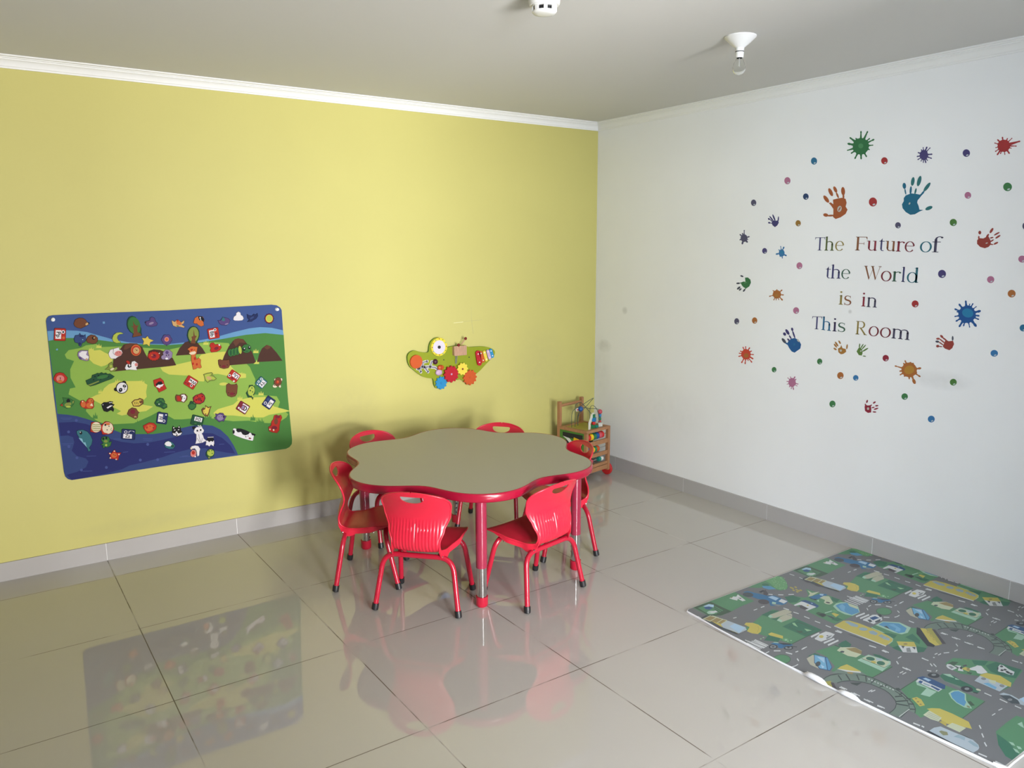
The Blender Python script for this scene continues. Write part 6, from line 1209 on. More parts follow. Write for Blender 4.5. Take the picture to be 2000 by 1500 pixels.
tab = tag(empty('activity_table', TC), 'flower shaped children table with beige top and red edge', 'table')
def lobe(th, off=0.0):
    a = 6*(th - radians(8.3)); return 0.577 + 0.051*cos(a) - 0.005*cos(2*a) + off
N = 240
outl = lambda off: [(lobe(2*pi*k/N, off)*cos(2*pi*k/N), lobe(2*pi*k/N, off)*sin(2*pi*k/N)) for k in range(N)]
b = MB(); b.prism(outl(-0.004), lambda u, v, d: (u, v, d), TH-0.032, TH, M_lam, M_board); b.build('tabletop', tab, smooth=0)
b = MB(); rings = [(-0.005, TH-0.0012), (-0.003, TH+0.0008), (0.0, TH+0.0002), (0.0028, TH-0.004), (0.004, TH-0.012), (0.004, TH-0.024), (0.002, TH-0.034), (-0.002, TH-0.038), (-0.006, TH-0.038)]
vs = []; fs = []
for off, z in rings: vs += [(u, v, z) for u, v in outl(off)]
for i in range(len(rings)-1):
    for k in range(N): fs.append((i*N+k, (i+1)*N+k, (i+1)*N+(k+1) % N, i*N+(k+1) % N))
b.add(vs, fs, M_edge); b.build('edge_band', tab, smooth=60, fix=True)
for ang, rr in ((245.2, .541), (311.0, .548), (130.6, .553), (65.3, .55)):
    a = radians(ang); px_, py_ = rr*cos(a), rr*sin(a)
    b = MB(); b.lathe([(0.0245, 0.178), (0.0245, TH-0.036)], M_tleg, (px_, py_, 0), 32); b.lathe([(0.045, TH-0.040), (0.045, TH-0.034)], M_dark, (px_, py_, 0), 24)
    leg = b.build('leg', tab)
    b = MB(); b.lathe([(0.0222, 0.03), (0.0222, 0.19)], M_chrome, (px_, py_, 0), 32)
    for k in range(5):   # height adjustment holes on the inner side
        zc = 0.062 + k*0.026; Mh = Matrix.Translation((px_, py_, zc)) @ Matrix.Rotation(a + pi, 4, 'Z') @ Matrix.Rotation(pi/2, 4, 'Y')
        b.lathe([(0.0052, 0.0205), (0.0052, 0.0226), (0.0, 0.0226)], M_dark, M=Mh, seg=12)
    o = b.build('extension_tube', leg)
    b = MB(); b.lathe([(0.0215, 0.0), (0.0255, 0.005), (0.0268, 0.012), (0.0268, 0.046), (0.0225, 0.046)], M_redpaint, (px_, py_, 0), 32); b.build('foot', leg)
# under-table apron frame
b = MB(); b.tube(fillet([(0.40*cos(radians(a)), 0.40*sin(radians(a)), TH-0.046) for a in (245, 311, 65, 131, 245)], 0.02), 0.011, M_dark, 10); b.build('under_frame', tab)

# ================================================================ RED CHAIRS
def chair_shell():
    prof = [(0.300, 0.270), (0.297, 0.282), (0.285, 0.290), (0.25, 0.2925), (0.16, 0.283), (0.09, 0.272), (0.045, 0.2705), (0.018, 0.281), (0.004, 0.304), (0.003, 0.333), (0.010, 0.367), (0.019, 0.401), (0.019, 0.430), (0.008, 0.465), (-0.010, 0.499), (-0.026, 0.528), (-0.033, 0.546)]
    C = catmull(prof, 8)
    acc = [0.0]
    for i in range(1, len(C)): acc.append(acc[-1] + math.dist(C[i], C[i-1]))
    L = acc[-1]; NT = 96; NU = 84
    def at(s):
        s = max(0, min(L, s))
        for i in range(1, len(acc)):
            if acc[i] >= s:
                t = (s-acc[i-1])/(acc[i]-acc[i-1]); return tuple(a+(c-a)*t for a, c in zip(C[i-1], C[i]))
        return C[-1]
    # half width along arc length
    keys = [(0.0, 0.150), (0.06, 0.156), (0.14, 0.150), (0.24, 0.122), (0.29, 0.106), (0.34, 0.106), (0.40, 0.122), (0.46, 0.146), (0.50, 0.153), (0.56, 0.153), (0.70, 0.153)]
    def hw(s):
        for (a, x), (c, y) in zip(keys, keys[1:]):
            if s <= c:
                t = (s-a)/(c-a); t = t*t*(3-2*t); w = x+(y-x)*t; break
        f = 1.0
        e0 = 0.052
        if s < e0: f = max(0, 1-((e0-s)/e0)**3.2)**(1/3.2)
        e1 = 0.095
        if s > L-e1: f = min(f, max(0, 1-((s-(L-e1))/e1)**2.05)**(1/2.05))
        return w*max(f, 0.02)
    ss = [L*(0.5-0.5*cos(pi*i/(NT-1)))*0.55 + L*(i/(NT-1))*0.45 for i in range(NT)]
    front = []; back = []
    for s in ss:
        p = at(s); q = at(s+1e-3); r = at(s-1e-3); ty, tz = q[0]-r[0], q[1]-r[1]; l = math.hypot(ty, tz); ty /= l; tz /= l
        ny, nz = tz, -ty                       # towards the sitter / upwards
        w = hw(s)
        kk = max(0, min(1, (s-0.22)/0.2)); dish = 0.030*kk + 0.006*(1-kk)
        gro = max(0, min(1, (s-0.245)/0.03))*max(0, min(1, (0.445-s)/0.02))
        for lst, off in ((front, 0.0025), (back, -0.0025)):
            row = []
            for j in range(NU+1):
                u = -1 + 2*j/NU; x = u*w; d = dish*min(1.0, abs(x)/0.150)**2.2 + off
                if off < 0 and gro > 0 and abs(u) < 0.94:
                    d -= 0.0026*gro*abs(sin(pi*x/0.0145))**0.6
                row.append((x, p[0] + ny*d, p[1] + nz*d))
            lst.append(row)
    vs = [v for row in front for v in row] + [v for row in back for v in row]; S = NU+1; O = NT*S; fs = []
    for i in range(NT-1):
        for j in range(NU):
            fs.append((i*S+j, (i+1)*S+j, (i+1)*S+j+1, i*S+j+1)); fs.append((O+i*S+j, O+i*S+j+1, O+(i+1)*S+j+1, O+(i+1)*S+j))
        fs.append((i*S, O+i*S, O+(i+1)*S, (i+1)*S)); fs.append((i*S+NU, (i+1)*S+NU, O+(i+1)*S+NU, O+i*S+NU))
    for j in range(NU):
        fs.append((j, j+1, O+j+1, O+j)); k = (NT-1)*S; fs.append((k+j, O+k+j, O+k+j+1, k+j+1))
    b = MB(); b.add(vs, fs, M_red); o = b.build('seat_shell', smooth=0, fix=True)
    # D-shaped hand slot through the upper back
    D = [(-0.052, 0.522), (-0.047, 0.526), (0.047, 0.526), (0.052, 0.522)] + [(0.052*cos(a), 0.519 - 0.025*sin(a)) for a in [pi*k/16 for k in range(1, 16)]]
    c = MB(); c.prism(D, lambda u, v, d: (u, d, v), -0.09, 0.06, M_red); co = c.build('cutter', smooth=0, fix=True)
    md = o.modifiers.new('slot', 'BOOLEAN'); md.operation = 'DIFFERENCE'; md.solver = 'EXACT'; md.object = co
    dg = bpy.context.evaluated_depsgraph_get(); me = bpy.data.meshes.new_from_object(o.evaluated_get(dg))
    old = o.data; o.modifiers.clear(); o.data = me; bpy.data.meshes.remove(old); bpy.data.objects.remove(co)
    # rolled rim along the free edges and the side skirts that clasp the tubes
    rim = MB(); L2 = []
    me2 = o.data; me2.polygons.foreach_set('use_smooth', [True]*len(me2.polygons)); me2.set_sharp_from_angle(angle=radians(50)); me2.name = 'seat_shell'
    pts = {-1: [], 1: []}
    for i, s in enumerate(ss):
        for sg, j in ((-1, 0), (1, NU)):
            a = Vector(front[i][j]); c = Vector(back[i][j]); pts[sg].append((s, (a+c)/2))
    loop = [p for s, p in pts[-1]] + [p for s, p in pts[1]][::-1]
    for half in ([p for s_, p in pts[-1]], [p for s_, p in pts[1]]): rim.tube(half, 0.0042, M_red, 8)
    for sg in (-1, 1):
        P = [(s, p) for s, p in pts[sg] if 0.07 < s < 0.33]
        vs = []; n = len(P)
        for s, p in P:
            h = 0.021*min(1, (s-0.07)/0.08)*min(1, max(0, (0.33-s)/0.06)) + 0.002
            if 0.225 < s < 0.285: h += 0.014*sin(pi*(s-0.225)/0.06)
            k = max(0, min(1, (s-0.235)/0.06)); dn = Vector((0, -0.8*k, -1+0.55*k)).normalized()*h
            x = sg*0.0015
            vs += [p + Vector((x, 0, 0)), p + Vector((x, 0, 0)) + dn, p + Vector((-sg*0.0035, 0, 0)) + dn, p + Vector((-sg*0.0035, 0, 0))]
        fs = []
        for i in range(n-1):
            for k in range(4): fs.append((i*4+k, i*4+(k+1) % 4, (i+1)*4+(k+1) % 4, (i+1)*4+k))
        rim.add(vs, fs, M_red)
    r = rim.build('shell_rim', o, smooth=50, fix=True)
    return o
def make_chair():
    t = empty('school_chair', (0, 0, 0))
    sh = chair_shell(); sh.parent = t
    for (ytop, zt, yb, xb, wt) in ((0.040, 0.247, 0.0, 0.187, 0.150), (0.225, 0.266, 0.285, 0.172, 0.145)):
        for sg in (-1, 1):
            foot = Vector((sg*xb, yb, 0.008)); knee = Vector((sg*wt*1.02, ytop, zt))
            path = fillet([(0, ytop, zt), tuple(knee), tuple(foot)], 0.062, 10)
            b = MB(); b.tube(path, 0.0115, M_redpaint, 16); leg = b.build('leg', t)
            dr = (foot-knee).normalized(); b = MB(); b.tube([foot - dr*0.024, foot - dr*0.006, foot + dr*0.003, foot + dr*0.0055], [0.0145, 0.0148, 0.0142, 0.0095], M_rub, 16); b.build('foot_cap', leg)
    for x in (-0.09, 0.09):
        b = MB(); b.tube([(x, 0.040, 0.247), (x, 0.225, 0.266)], 0.008, M_redpaint, 10); b.build('side_rail', t)
    for sg in (-1, 1):
        for (y, z, xx) in ((0.028, 0.256, 0.113), (0.175, 0.268, 0.153)):
            b = MB(); b.lathe([(0.0042, 0), (0.0042, 0.0015), (0.002, 0.003), (0, 0.0032)], M_chrome, M=Matrix.Translation((sg*xx, y, z)) @ Matrix.Rotation(sg*pi/2, 4, 'Y'), seg=12); b.build('screw', t)
    return t
CH = 'red plastic chairs around the flower table'
chairs = [((-2.190, -1.405), 43.0, 'red chair with ribbed back to the viewer, on the play board side'),
          ((-1.617, -1.638), 101.0, 'red chair with ribbed back to the viewer, on the white wall side'),
          ((-2.285, -0.842), -33.0, 'red chair seen side-on between the table and the play board wall'),
          ((-1.893, -0.322), 284.0, 'red chair behind the table, the one closer to the play board'),
          ((-1.196, -0.572), 220.0, 'red chair behind the table under the green activity toy'),
          ((-1.095, -1.178), 165.0, 'red chair facing the table in front of the wooden bead cart')]
proto = make_chair()
for i, ((x, y), a, lab) in enumerate(chairs):
    o = proto if i == 0 else copy_tree(proto)
    o.location = (x - 0.013, y - 0.019, 0); o.rotation_euler = (0, 0, radians(a - 90)); tag(o, lab, 'chair', CH)

# ================================================================ PLAY BOARD AND FELT PIECES (yellow wall, outward = -y)
def on_left(u, v, d): return (u, -d, v)
BG = 0.95
def felt(key): return mat('felt_' + key, PALETTE[key], 0.9, gain=BG, spec=0.12)
def felt_dark(key): 
    c = PALETTE[key]; g = 0.42 if sum(c) < 560 else 0.5
    return mat('outline_' + key, tuple(v*g for v in c), 0.9, gain=BG, spec=0.12)
def inflate(P, d):
    n = len(P); A = sum(P[i-1][0]*P[i][1]-P[i][0]*P[i-1][1] for i in range(n)); sg = 1 if A > 0 else -1; out = []
    for i in range(n):
        (ax, ay), (bx, by), (cx, cy) = P[i-1], P[i], P[(i+1) % n]
        n1 = Vector((by-ay, ax-bx)); n2 = Vector((cy-by, bx-cx))
        if n1.length < 1e-9 or n2.length < 1e-9: out.append(P[i]); continue
        m = (n1.normalized() + n2.normalized()); m = m.normalized() if m.length > 0.2 else n1.normalized()
        k = min(1.6, 1/max(0.5, m.dot(n1.normalized()))); out.append((bx + sg*m.x*d*k, by + sg*m.y*d*k))
    return out
BT0, BT1 = 0.001, 0.0045
shapes = [shape_polys(s) for s in BOARD_PRINT]
b = MB(); outline = shapes[0][1][0]
# soften the outline corners
b.prism(outline, on_left, BT0, BT1, felt('sky'), mat('felt_edge', (80, 96, 70), 0.9, gain=0.6))
layered(b, shapes[1:], on_left, BT1 + 0.00008, 0.00006, felt)
board = tag(empty('play_board', (0, 0, 0)), 'large printed felt play board with sky, hills and water on the yellow wall', 'felt board')
b.build('printed_felt', board, smooth=0)
M_pin = mat('clear_pin', (0.75, 0.76, 0.74), 0.15, linear=True)
for (u, v) in ((-3.3237, 1.2151), (-2.2691, 1.2142)):
    b = MB(); b.lathe([(0.0095, 0.0045), (0.009, 0.007), (0.0045, 0.009), (0.0042, 0.016), (0.0075, 0.018), (0.0078, 0.0205), (0, 0.0215)], M_pin, M=Matrix.Translation((u, 0, v)) @ Matrix.Rotation(pi/2, 4, 'X') @ Matrix.Rotation(0, 4, 'Z'), seg=20)
    b.build('pushpin', board)
FT0 = BT1 + 0.0009      # felt pieces lie on the print
for name, label, cat, grp, cu, cv, shs in FELT:
    sh = [shape_polys(s) for s in shs]; b = MB()
    to3 = lambda u, v, d: (u, -d, v)
    # the first silhouette is the felt blank; any further outline that leaves it gets its own thickness too
    base = sh[0][1][0]; B0 = bbox(base)
    # printed dark outline around the silhouette, then the coloured figure
    b.prism(inflate(base, 0.0014), to3, FT0, FT0 + 0.002, felt_dark(sh[0][0]))
    rest = [(sh[0][0], [base])]
    for key, polys in sh[1:]:
        for p in polys:
            q = bbox(p)
            if len(p) > 3 and (q[0] < B0[0]-0.0008 or q[1] < B0[1]-0.0008 or q[2] > B0[2]+0.0008 or q[3] > B0[3]+0.0008): b.prism(inflate(p, 0.0012), to3, FT0, FT0 + 0.0019, felt_dark(key))
        rest.append((key, polys))
    layered(b, rest, to3, FT0 + 0.0021, 0.00008, felt)
    o = b.build(name, smooth=0, loc=(cu*Z4, 0, cv*Z4)); tag(o, label, cat, 'felt pieces stuck on the play board')

# ================================================================ STICKERS AND LETTERS (white wall, outward = -x)
def on_right(u, v, d): return (-d, -u, v)
SG_ = 1.0
def vinyl(key): return mat('vinyl_' + key, PALETTE[key], 0.45, gain=SG_, spec=0.35)
for name, label, cat, grp, cu, cv, shs in STICKERS:
    b = MB(); to3 = lambda u, v, d: (-d, -u, v)
    sh = [shape_polys(s) for s in shs]
    main = sh[0][0]
    layered(b, sh, to3, 0.0006, 0.00006, vinyl)
    o = b.build(name, smooth=0, loc=(0, -cu*Z4, cv*Z4)); tag(o, label, cat, grp or None)
# serif capitals and lower case: every glyph is drawn from strokes with thick stems and thin hairlines
def ribbon(pts, ws):
    l = []; r = []
    for i, (x, y) in enumerate(pts):
        a = pts[max(0, i-1)]; c = pts[min(len(pts)-1, i+1)]; dx, dy = c[0]-a[0], c[1]-a[1]; n = math.hypot(dx, dy) or 1
        w = ws[i] if isinstance(ws, list) else ws
        l.append((x - dy/n*w/2, y + dx/n*w/2)); r.append((x + dy/n*w/2, y - dx/n*w/2))
    return l + r[::-1]
def rect(x0, y0, x1, y1): return [(x0, y0), (x1, y0), (x1, y1), (x0, y1)]
def arc(cx, cy, rx, ry, a0, a1, n=14): return [(cx + rx*cos(radians(a0+(a1-a0)*k/n)), cy + ry*sin(radians(a0+(a1-a0)*k/n))) for k in range(n+1)]
def bowl(cx, cy, rx, ry, thick, thin, a0=0, a1=360, n=32):
    out = []
    P = []; W = []
    for k in range(n+1):
        a = radians(a0+(a1-a0)*k/n); P.append((cx + rx*cos(a), cy + ry*sin(a))); W.append(thin + (thick-thin)*abs(cos(a))**1.3)
    return [[P1, P2, P3, P4] for P1, P2, P3, P4 in [(lambda i: ((P[i][0]*(1)+(P[i][0]-cx)/rx*W[i]/2, P[i][1]+(P[i][1]-cy)/ry*W[i]/2), (P[i+1][0]+(P[i+1][0]-cx)/rx*W[i+1]/2, P[i+1][1]+(P[i+1][1]-cy)/ry*W[i+1]/2), (P[i+1][0]-(P[i+1][0]-cx)/rx*W[i+1]/2, P[i+1][1]-(P[i+1][1]-cy)/ry*W[i+1]/2), (P[i][0]-(P[i][0]-cx)/rx*W[i]/2, P[i][1]-(P[i][1]-cy)/ry*W[i]/2)))(i) for i in range(n)]]
ST, HL, XH, CAP, ASC = 0.118, 0.042, 0.72, 1.0, 1.06      # stem, hairline, x-height, cap height, ascender
def stem(x, y0, y1, foot=True, flag=True):
    o = [rect(x-ST/2, y0, x+ST/2, y1)]
    if foot: o.append(rect(x-ST/2-0.07, y0, x+ST/2+0.07, y0+HL)); o.append([(x-ST/2-0.05, y0+HL), (x-ST/2, y0+HL), (x-ST/2, y0+0.07)]); o.append([(x+ST/2+0.05, y0+HL), (x+ST/2, y0+0.07), (x+ST/2, y0+HL)])
    if flag: o.append([(x-ST/2-0.085, y1-0.06), (x+ST/2, y1), (x+ST/2, y1-0.07), (x-ST/2, y1-0.075)])
    return o
def arch(x0, x1):
    P = [(x0+ST/2-0.01, XH-0.2)] + arc((x0+x1)/2+0.0, XH-0.19, (x1-x0)/2, 0.155, 150, 0, 12) + [(x1, XH-0.3)]
    W = [0.03] + [0.04 + 0.055*k/12 for k in range(13)] + [ST]
    return [ribbon(P, W)] + stem(x1, 0, XH-0.2, True, False)
def glyph(g):
    if g == 'T': return [rect(0.0, CAP-0.04, 0.78, CAP), [(0, CAP), (0.035, CAP), (0.06, CAP-0.04), (0.0, CAP-0.19), (-0.015, CAP-0.19)], [(0.745, CAP), (0.78, CAP), (0.795, CAP-0.19), (0.78, CAP-0.19), (0.72, CAP-0.04)]] + [rect(0.39-ST/2, 0, 0.39+ST/2, CAP), rect(0.24, 0, 0.54, HL)]
    if g == 'F': return stem(0.16, 0, CAP, True, False) + [rect(0.04, CAP-HL, 0.66, CAP), [(0.63, CAP), (0.66, CAP), (0.68, CAP-0.19), (0.66, CAP-0.19), (0.60, CAP-HL)], rect(0.2, 0.49, 0.5, 0.525), rect(0.49, 0.42, 0.515, 0.6)]
    if g == 'h': return stem(0.12, 0, ASC) + arch(0.12, 0.52)
    if g == 'n': return stem(0.12, 0, XH) + arch(0.12, 0.52)
    if g == 'm': return stem(0.12, 0, XH) + arch(0.12, 0.50) + arch(0.50, 0.88)
    if g == 'r': return stem(0.12, 0, XH) + [ribbon([(0.15, XH-0.22)] + arc(0.32, XH-0.17, 0.16, 0.13, 165, 55, 8), [0.03]*3 + [0.05]*7), ellipse(0.40, XH-0.085, 0.058, 0, 0, 0.055, 14)]
    if g == 'u': return [rect(0.12-ST/2, 0.2, 0.12+ST/2, XH), [(0.12-ST/2-0.085, XH-HL), (0.12-ST/2-0.085, XH), (0.12+ST/2, XH), (0.12+ST/2, XH-HL)], ribbon([(0.12, 0.26)] + arc(0.30, 0.2, 0.18, 0.165, 180, 300, 10) + [(0.50, 0.17)], [ST, ST, 0.09, 0.085, 0.08, 0.075, 0.07, 0.06, 0.05, 0.045, 0.04, 0.035, 0.03])] + [rect(0.50-ST/2, 0.0, 0.50+ST/2, XH), [(0.50-ST/2-0.085, XH-HL), (0.50-ST/2-0.085, XH), (0.50, XH), (0.50, XH-HL)], [(0.50-ST/2, 0), (0.62, 0.03), (0.62, 0.06), (0.5, 0.08)]]
    if g == 't': return [rect(0.16-ST/2, 0.16, 0.16+ST/2, XH+0.05), [(0.16-ST/2, XH+0.02), (0.16+ST/2, XH+0.2), (0.16+ST/2, XH)], rect(0.0, XH-0.045, 0.38, XH), ribbon([(0.16, 0.2)] + arc(0.29, 0.16, 0.13, 0.13, 180, 300, 8), [ST, ST, 0.09, 0.085, 0.075, 0.065, 0.055, 0.045, 0.04, 0.03])]
    if g == 'f': return [rect(0.2-ST/2, 0, 0.2+ST/2, XH+0.1), rect(0.07, 0, 0.35, HL), rect(0.05, XH-0.045, 0.42, XH), ribbon([(0.2, XH+0.05)] + arc(0.36, XH+0.13, 0.16, 0.2, 180, 50, 10), [ST, ST, 0.09, 0.085, 0.075, 0.06, 0.05, 0.045, 0.045, 0.05, 0.06, 0.06]), ellipse(0.465, ASC-0.06, 0.055, 0, 0, 0.055, 14)]
    if g == 'l': return stem(0.13, 0, ASC)
    if g == 'i': return stem(0.13, 0, XH) + [ellipse(0.12, 0.95, 0.066, 0, 0, 0.066, 16)]
    if g == 'o': return bowl(0.32, XH/2, 0.27, XH/2-0.01, 0.105, 0.04)
    if g == 'd': return bowl(0.29, XH/2-0.005, 0.24, XH/2-0.01, 0.10, 0.04) + [rect(0.52-ST/2, 0, 0.52+ST/2, ASC), [(0.52-ST/2-0.085, ASC-0.06), (0.52+ST/2, ASC), (0.52+ST/2, ASC-0.07), (0.52-ST/2, ASC-0.075)], [(0.52-ST/2, 0), (0.64, 0.03), (0.64, 0.06), (0.52, 0.08)]]
    if g == 'e': return bowl(0.31, XH/2, 0.26, XH/2-0.01, 0.105, 0.036, 10, 322, 30) + [rect(0.08, XH*0.53, 0.575, XH*0.53+0.036)]
    if g == 's':
        P = arc(0.25, XH*0.745, 0.165, XH*0.225, 35, 235, 12) + arc(0.25, XH*0.265, 0.185, XH*0.235, 62, -145, 12)
        n = len(P); return [ribbon(P, [0.04 + 0.075*sin(pi*i/(n-1))**3 for i in range(n)]), [(0.40, XH-0.02), (0.425, XH-0.02), (0.425, XH-0.2), (0.395, XH-0.14)], [(0.06, 0.0), (0.085, 0.0), (0.10, 0.14), (0.06, 0.2)]]
    if g == 'W': return [[(0.06, CAP), (0.19, CAP), (0.47, 0.12), (0.41, -0.02)], [(0.41, -0.02), (0.44, 0.1), (0.70, 0.86), (0.74, 0.80)][:3] + [(0.735, 0.86)], [(0.58, CAP), (0.71, CAP), (0.97, 0.12), (0.91, -0.02)], [(0.91, -0.02), (0.95, 0.06), (1.26, CAP), (1.22, CAP)], rect(0.0, CAP-HL, 0.27, CAP), rect(0.53, CAP-HL, 0.79, CAP), rect(1.12, CAP-HL, 1.34, CAP)]
    if g == 'R': return stem(0.16, 0, CAP, True, False) + [rect(0.03, CAP-HL, 0.2, CAP)] + [ribbon([(0.18, CAP-0.02), (0.38, CAP-0.02)] + arc(0.40, 0.745, 0.20, 0.235, 88, -88, 14) + [(0.38, 0.51), (0.18, 0.51)], [0.036, 0.036] + [0.04 + 0.065*sin(pi*k/14) for k in range(15)] + [0.036, 0.036]), [(0.30, 0.50), (0.42, 0.50), (0.74, 0.04), (0.64, 0.0)], rect(0.60, 0, 0.82, HL)]
WORD_LABEL = {'The': 'word The in multicoloured serif letters, first word of the wall quotation', 'Future': 'word Future in multicoloured serif letters on the top line of the quotation', 'of': 'word of in teal and slate serif letters at the end of the top line',
  'the': 'lower case word the in navy and green serif letters on the second line', 'World': 'word World in multicoloured serif letters on the second line', 'is': 'word is in olive and brown serif letters on the third line', 'in': 'word in in crimson and slate serif letters on the third line',
  'This': 'word This in blue and green serif letters on the bottom line', 'Room': 'word Room in olive, maroon and slate serif letters on the bottom line'}
WCAP = 0.0665
for wtxt, letters in WORDS:
    u0, v0 = letters[0][2]*Z4, letters[0][3]*Z4
    t = tag(empty('word_sticker', (0, -u0, v0)), WORD_LABEL[wtxt], 'wall lettering', 'words of the wall quotation')
    for g, key, ua, va, ub, vb in letters:
        polys = glyph(g); B = (min(bbox(p)[0] for p in polys), max(bbox(p)[2] for p in polys))
        ua, va, ub, vb = [v*Z4 for v in (ua, va, ub, vb)]; sx = (ub-ua)/(B[1]-B[0]); mb = MB()
        for p in polys:
            q = [(ua - u0 + (x-B[0])*sx, va - v0 + y*WCAP + (vb-va)*(x-B[0])/(B[1]-B[0])) for x, y in p]
            mb.flat(q, lambda u, v, d: (-d, -u, v), 0.0006, vinyl(key))
        mb.build('letter', t, smooth=0)

# ================================================================ WALL ACTIVITY TOY (green animal silhouette)
def smooth_loop(P, n=4):
    out = []
    m = len(P)
    for i in range(m):
        p0, p1, p2, p3 = P[i-1], P[i], P[(i+1) % m], P[(i+2) % m]
        for k in range(n):
            t = k/n; out.append(tuple(0.5*((2*b_) + (-a+c)*t + (2*a-5*b_+4*c-d)*t*t + (-a+3*b_-3*c+d)*t**3) for a, b_, c, d in zip(p0, p1, p2, p3)))
    return out
def paint(name, rgb, rough=0.4, g=1.0): return mat('paint_' + name, rgb, rough, gain=g, spec=0.4)
TGN = 1.0
M_toy = paint('lime', (138, 150, 22), 0.5); M_ty = paint('yellow', (226, 206, 60)); M_tw = paint('white', (214, 206, 220)); M_tr = paint('crimson', (178, 22, 40)); M_to = paint('orange', (196, 84, 34)); M_tb = paint('blue', (40, 134, 188)); M_tyy = paint('lemon', (226, 204, 74)); M_lil = paint('lilac', (196, 164, 196)); M_tgreen = paint('grassgreen', (84, 132, 24)); M_plum = paint('plum', (70, 26, 48)); M_dred = paint('darkred', (120, 28, 26)); M_silver = mat('slot_grey', (0.2, 0.2, 0.21), 0.4, linear=True)
wood_n = 'natural_wood'
def wood(name, rgb, scale=18):
    if name in MATS: return MATS[name]
    m = bpy.data.materials.new(name); m.use_nodes = True; nt = m.node_tree; b = nt.nodes['Principled BSDF']
    tc = nt.nodes.new('ShaderNodeTexCoord'); mp = nt.nodes.new('ShaderNodeMapping'); mp.inputs['Scale'].default_value = (1, 1, 0.12); nt.links.new(tc.outputs['Object'], mp.inputs['Vector'])
    nz = nt.nodes.new('ShaderNodeTexNoise'); nz.inputs['Scale'].default_value = scale*6; nz.inputs['Detail'].default_value = 5; nz.inputs['Distortion'].default_value = 1.2; nt.links.new(mp.outputs['Vector'], nz.inputs['Vector'])
    mx = nt.nodes.new('ShaderNodeMix'); mx.data_type = 'RGBA'; c = lin(rgb); mx.inputs['A'].default_value = (*[v*0.75 for v in c], 1); mx.inputs['B'].default_value = (*[min(1, v*1.2) for v in c], 1)
    nt.links.new(nz.outputs['Fac'], mx.inputs['Factor']); nt.links.new(mx.outputs['Result'], b.inputs['Base Color']); b.inputs['Roughness'].default_value = 0.45; b.inputs['Specular IOR Level'].default_value = 0.35
    MATS[name] = m; return m
M_wood = wood('natural_wood', (170, 122, 84)); M_woodl = wood('pale_wood', (196, 156, 128))
P = TOY['pts']; o0 = P[7]
toy = tag(empty('wall_activity_toy', (o0[0], 0, o0[1])), 'green wooden animal shaped activity panel with gears on the yellow wall', 'wall toy')
rel = lambda p: (p[0]-o0[0], p[1]-o0[1])
TOYS = 1/1765*200/1  # picture scale is not used below; sizes are in metres
SC = math.dist(P[17], P[18])/206.0      # metres per drawing unit on the toy
def tube_on(pts, r, m, d): 
    b = MB(); b.tube([(u, -d, v) for u, v in pts], r, m, 10); return b
b = MB(); body = smooth_loop([rel(p) for p in TOY['body']], 4); b.prism(body, on_left, 0.006, 0.020, M_toy, M_tgreen)
for c in (P[27], P[28]): u, v = rel(c); b.flat(ellipse(u, v, 0.004, 0, 0, 0.004, 12), on_left, 0.0203, M_dark)
for dx in (-0.25, 0.1): b.lathe([(0.008, 0.0), (0.008, 0.006)], M_dark, M=Matrix.Translation((dx+0.1, 0, 0.05)) @ Matrix.Rotation(pi/2, 4, 'X'), seg=12)
b.build('body', toy, smooth=30)
def disc(name, c, r, d0, d1, m, parent=toy, seg=40, rb=0.0015, squash=1.0):
    u, v = rel(c); mb = MB(); mb.lathe([(r, d0), (r, d1-rb), (r-rb, d1), (0, d1)], m, M=Matrix.Translation((u, 0, v)) @ Matrix.Rotation(pi/2, 4, 'X'), seg=seg); return mb.build(name, parent)
def gear(c, r, teeth, d0, d1, m, hub, ph=0.0):
    u, v = rel(c); n = teeth*8; out = []
    for k in range(n):
        a = 2*pi*k/n + ph; f = 0.5+0.5*cos(teeth*a); rr = r*(0.84 + 0.16*min(1, max(0, (f-0.25)/0.5))); out.append((u + rr*cos(a), v + rr*sin(a)))
    mb = MB(); mb.prism(out, on_left, d0, d1, m); g_ = mb.build('gear', toy, smooth=30)
    mb = MB(); mb.lathe([(0.006, d1), (0.006, d1+0.002), (0.004, d1+0.004), (0, d1+0.0045)], hub, M=Matrix.Translation((u, 0, v)) @ Matrix.Rotation(pi/2, 4, 'X'), seg=16); mb.build('hub', g_)
    return g_
# dial eye
e = disc('dial', P[0], 148*SC, 0.020, 0.030, M_ty)
disc('dial_face', P[1], 112*SC, 0.030, 0.032, M_tw, e); disc('dial_bolt', P[2], 25*SC, 0.032, 0.038, M_dark, e)
mb = MB(); cu_, cv_ = rel(P[0])
for k in range(12):
    a = 2*pi*k/12; mb.lathe([(0.0032, 0.030), (0.0032, 0.0312), (0, 0.0314)], (M_dred, M_tb, M_tgreen)[k % 3], M=Matrix.Translation((cu_ + 130*SC*cos(a), 0, cv_ + 130*SC*sin(a))) @ Matrix.Rotation(pi/2, 4, 'X'), seg=10)
mb.build('dial_marks', e)
disc('knob_disc', P[3], 108*SC, 0.020, 0.032, M_to)
mb = MB()
for key in ('track', 't1', 't2', 't3', 't4'):
    q = [rel(p) for p in TOY[key]]
    mb.flat(ribbon(q, 46*SC), on_left, 0.0203, M_tw)
    for p in (q[0], q[-1]): mb.flat(ellipse(p[0], p[1], 23*SC, 0, 0, 23*SC, 14), on_left, 0.0203, M_tw)
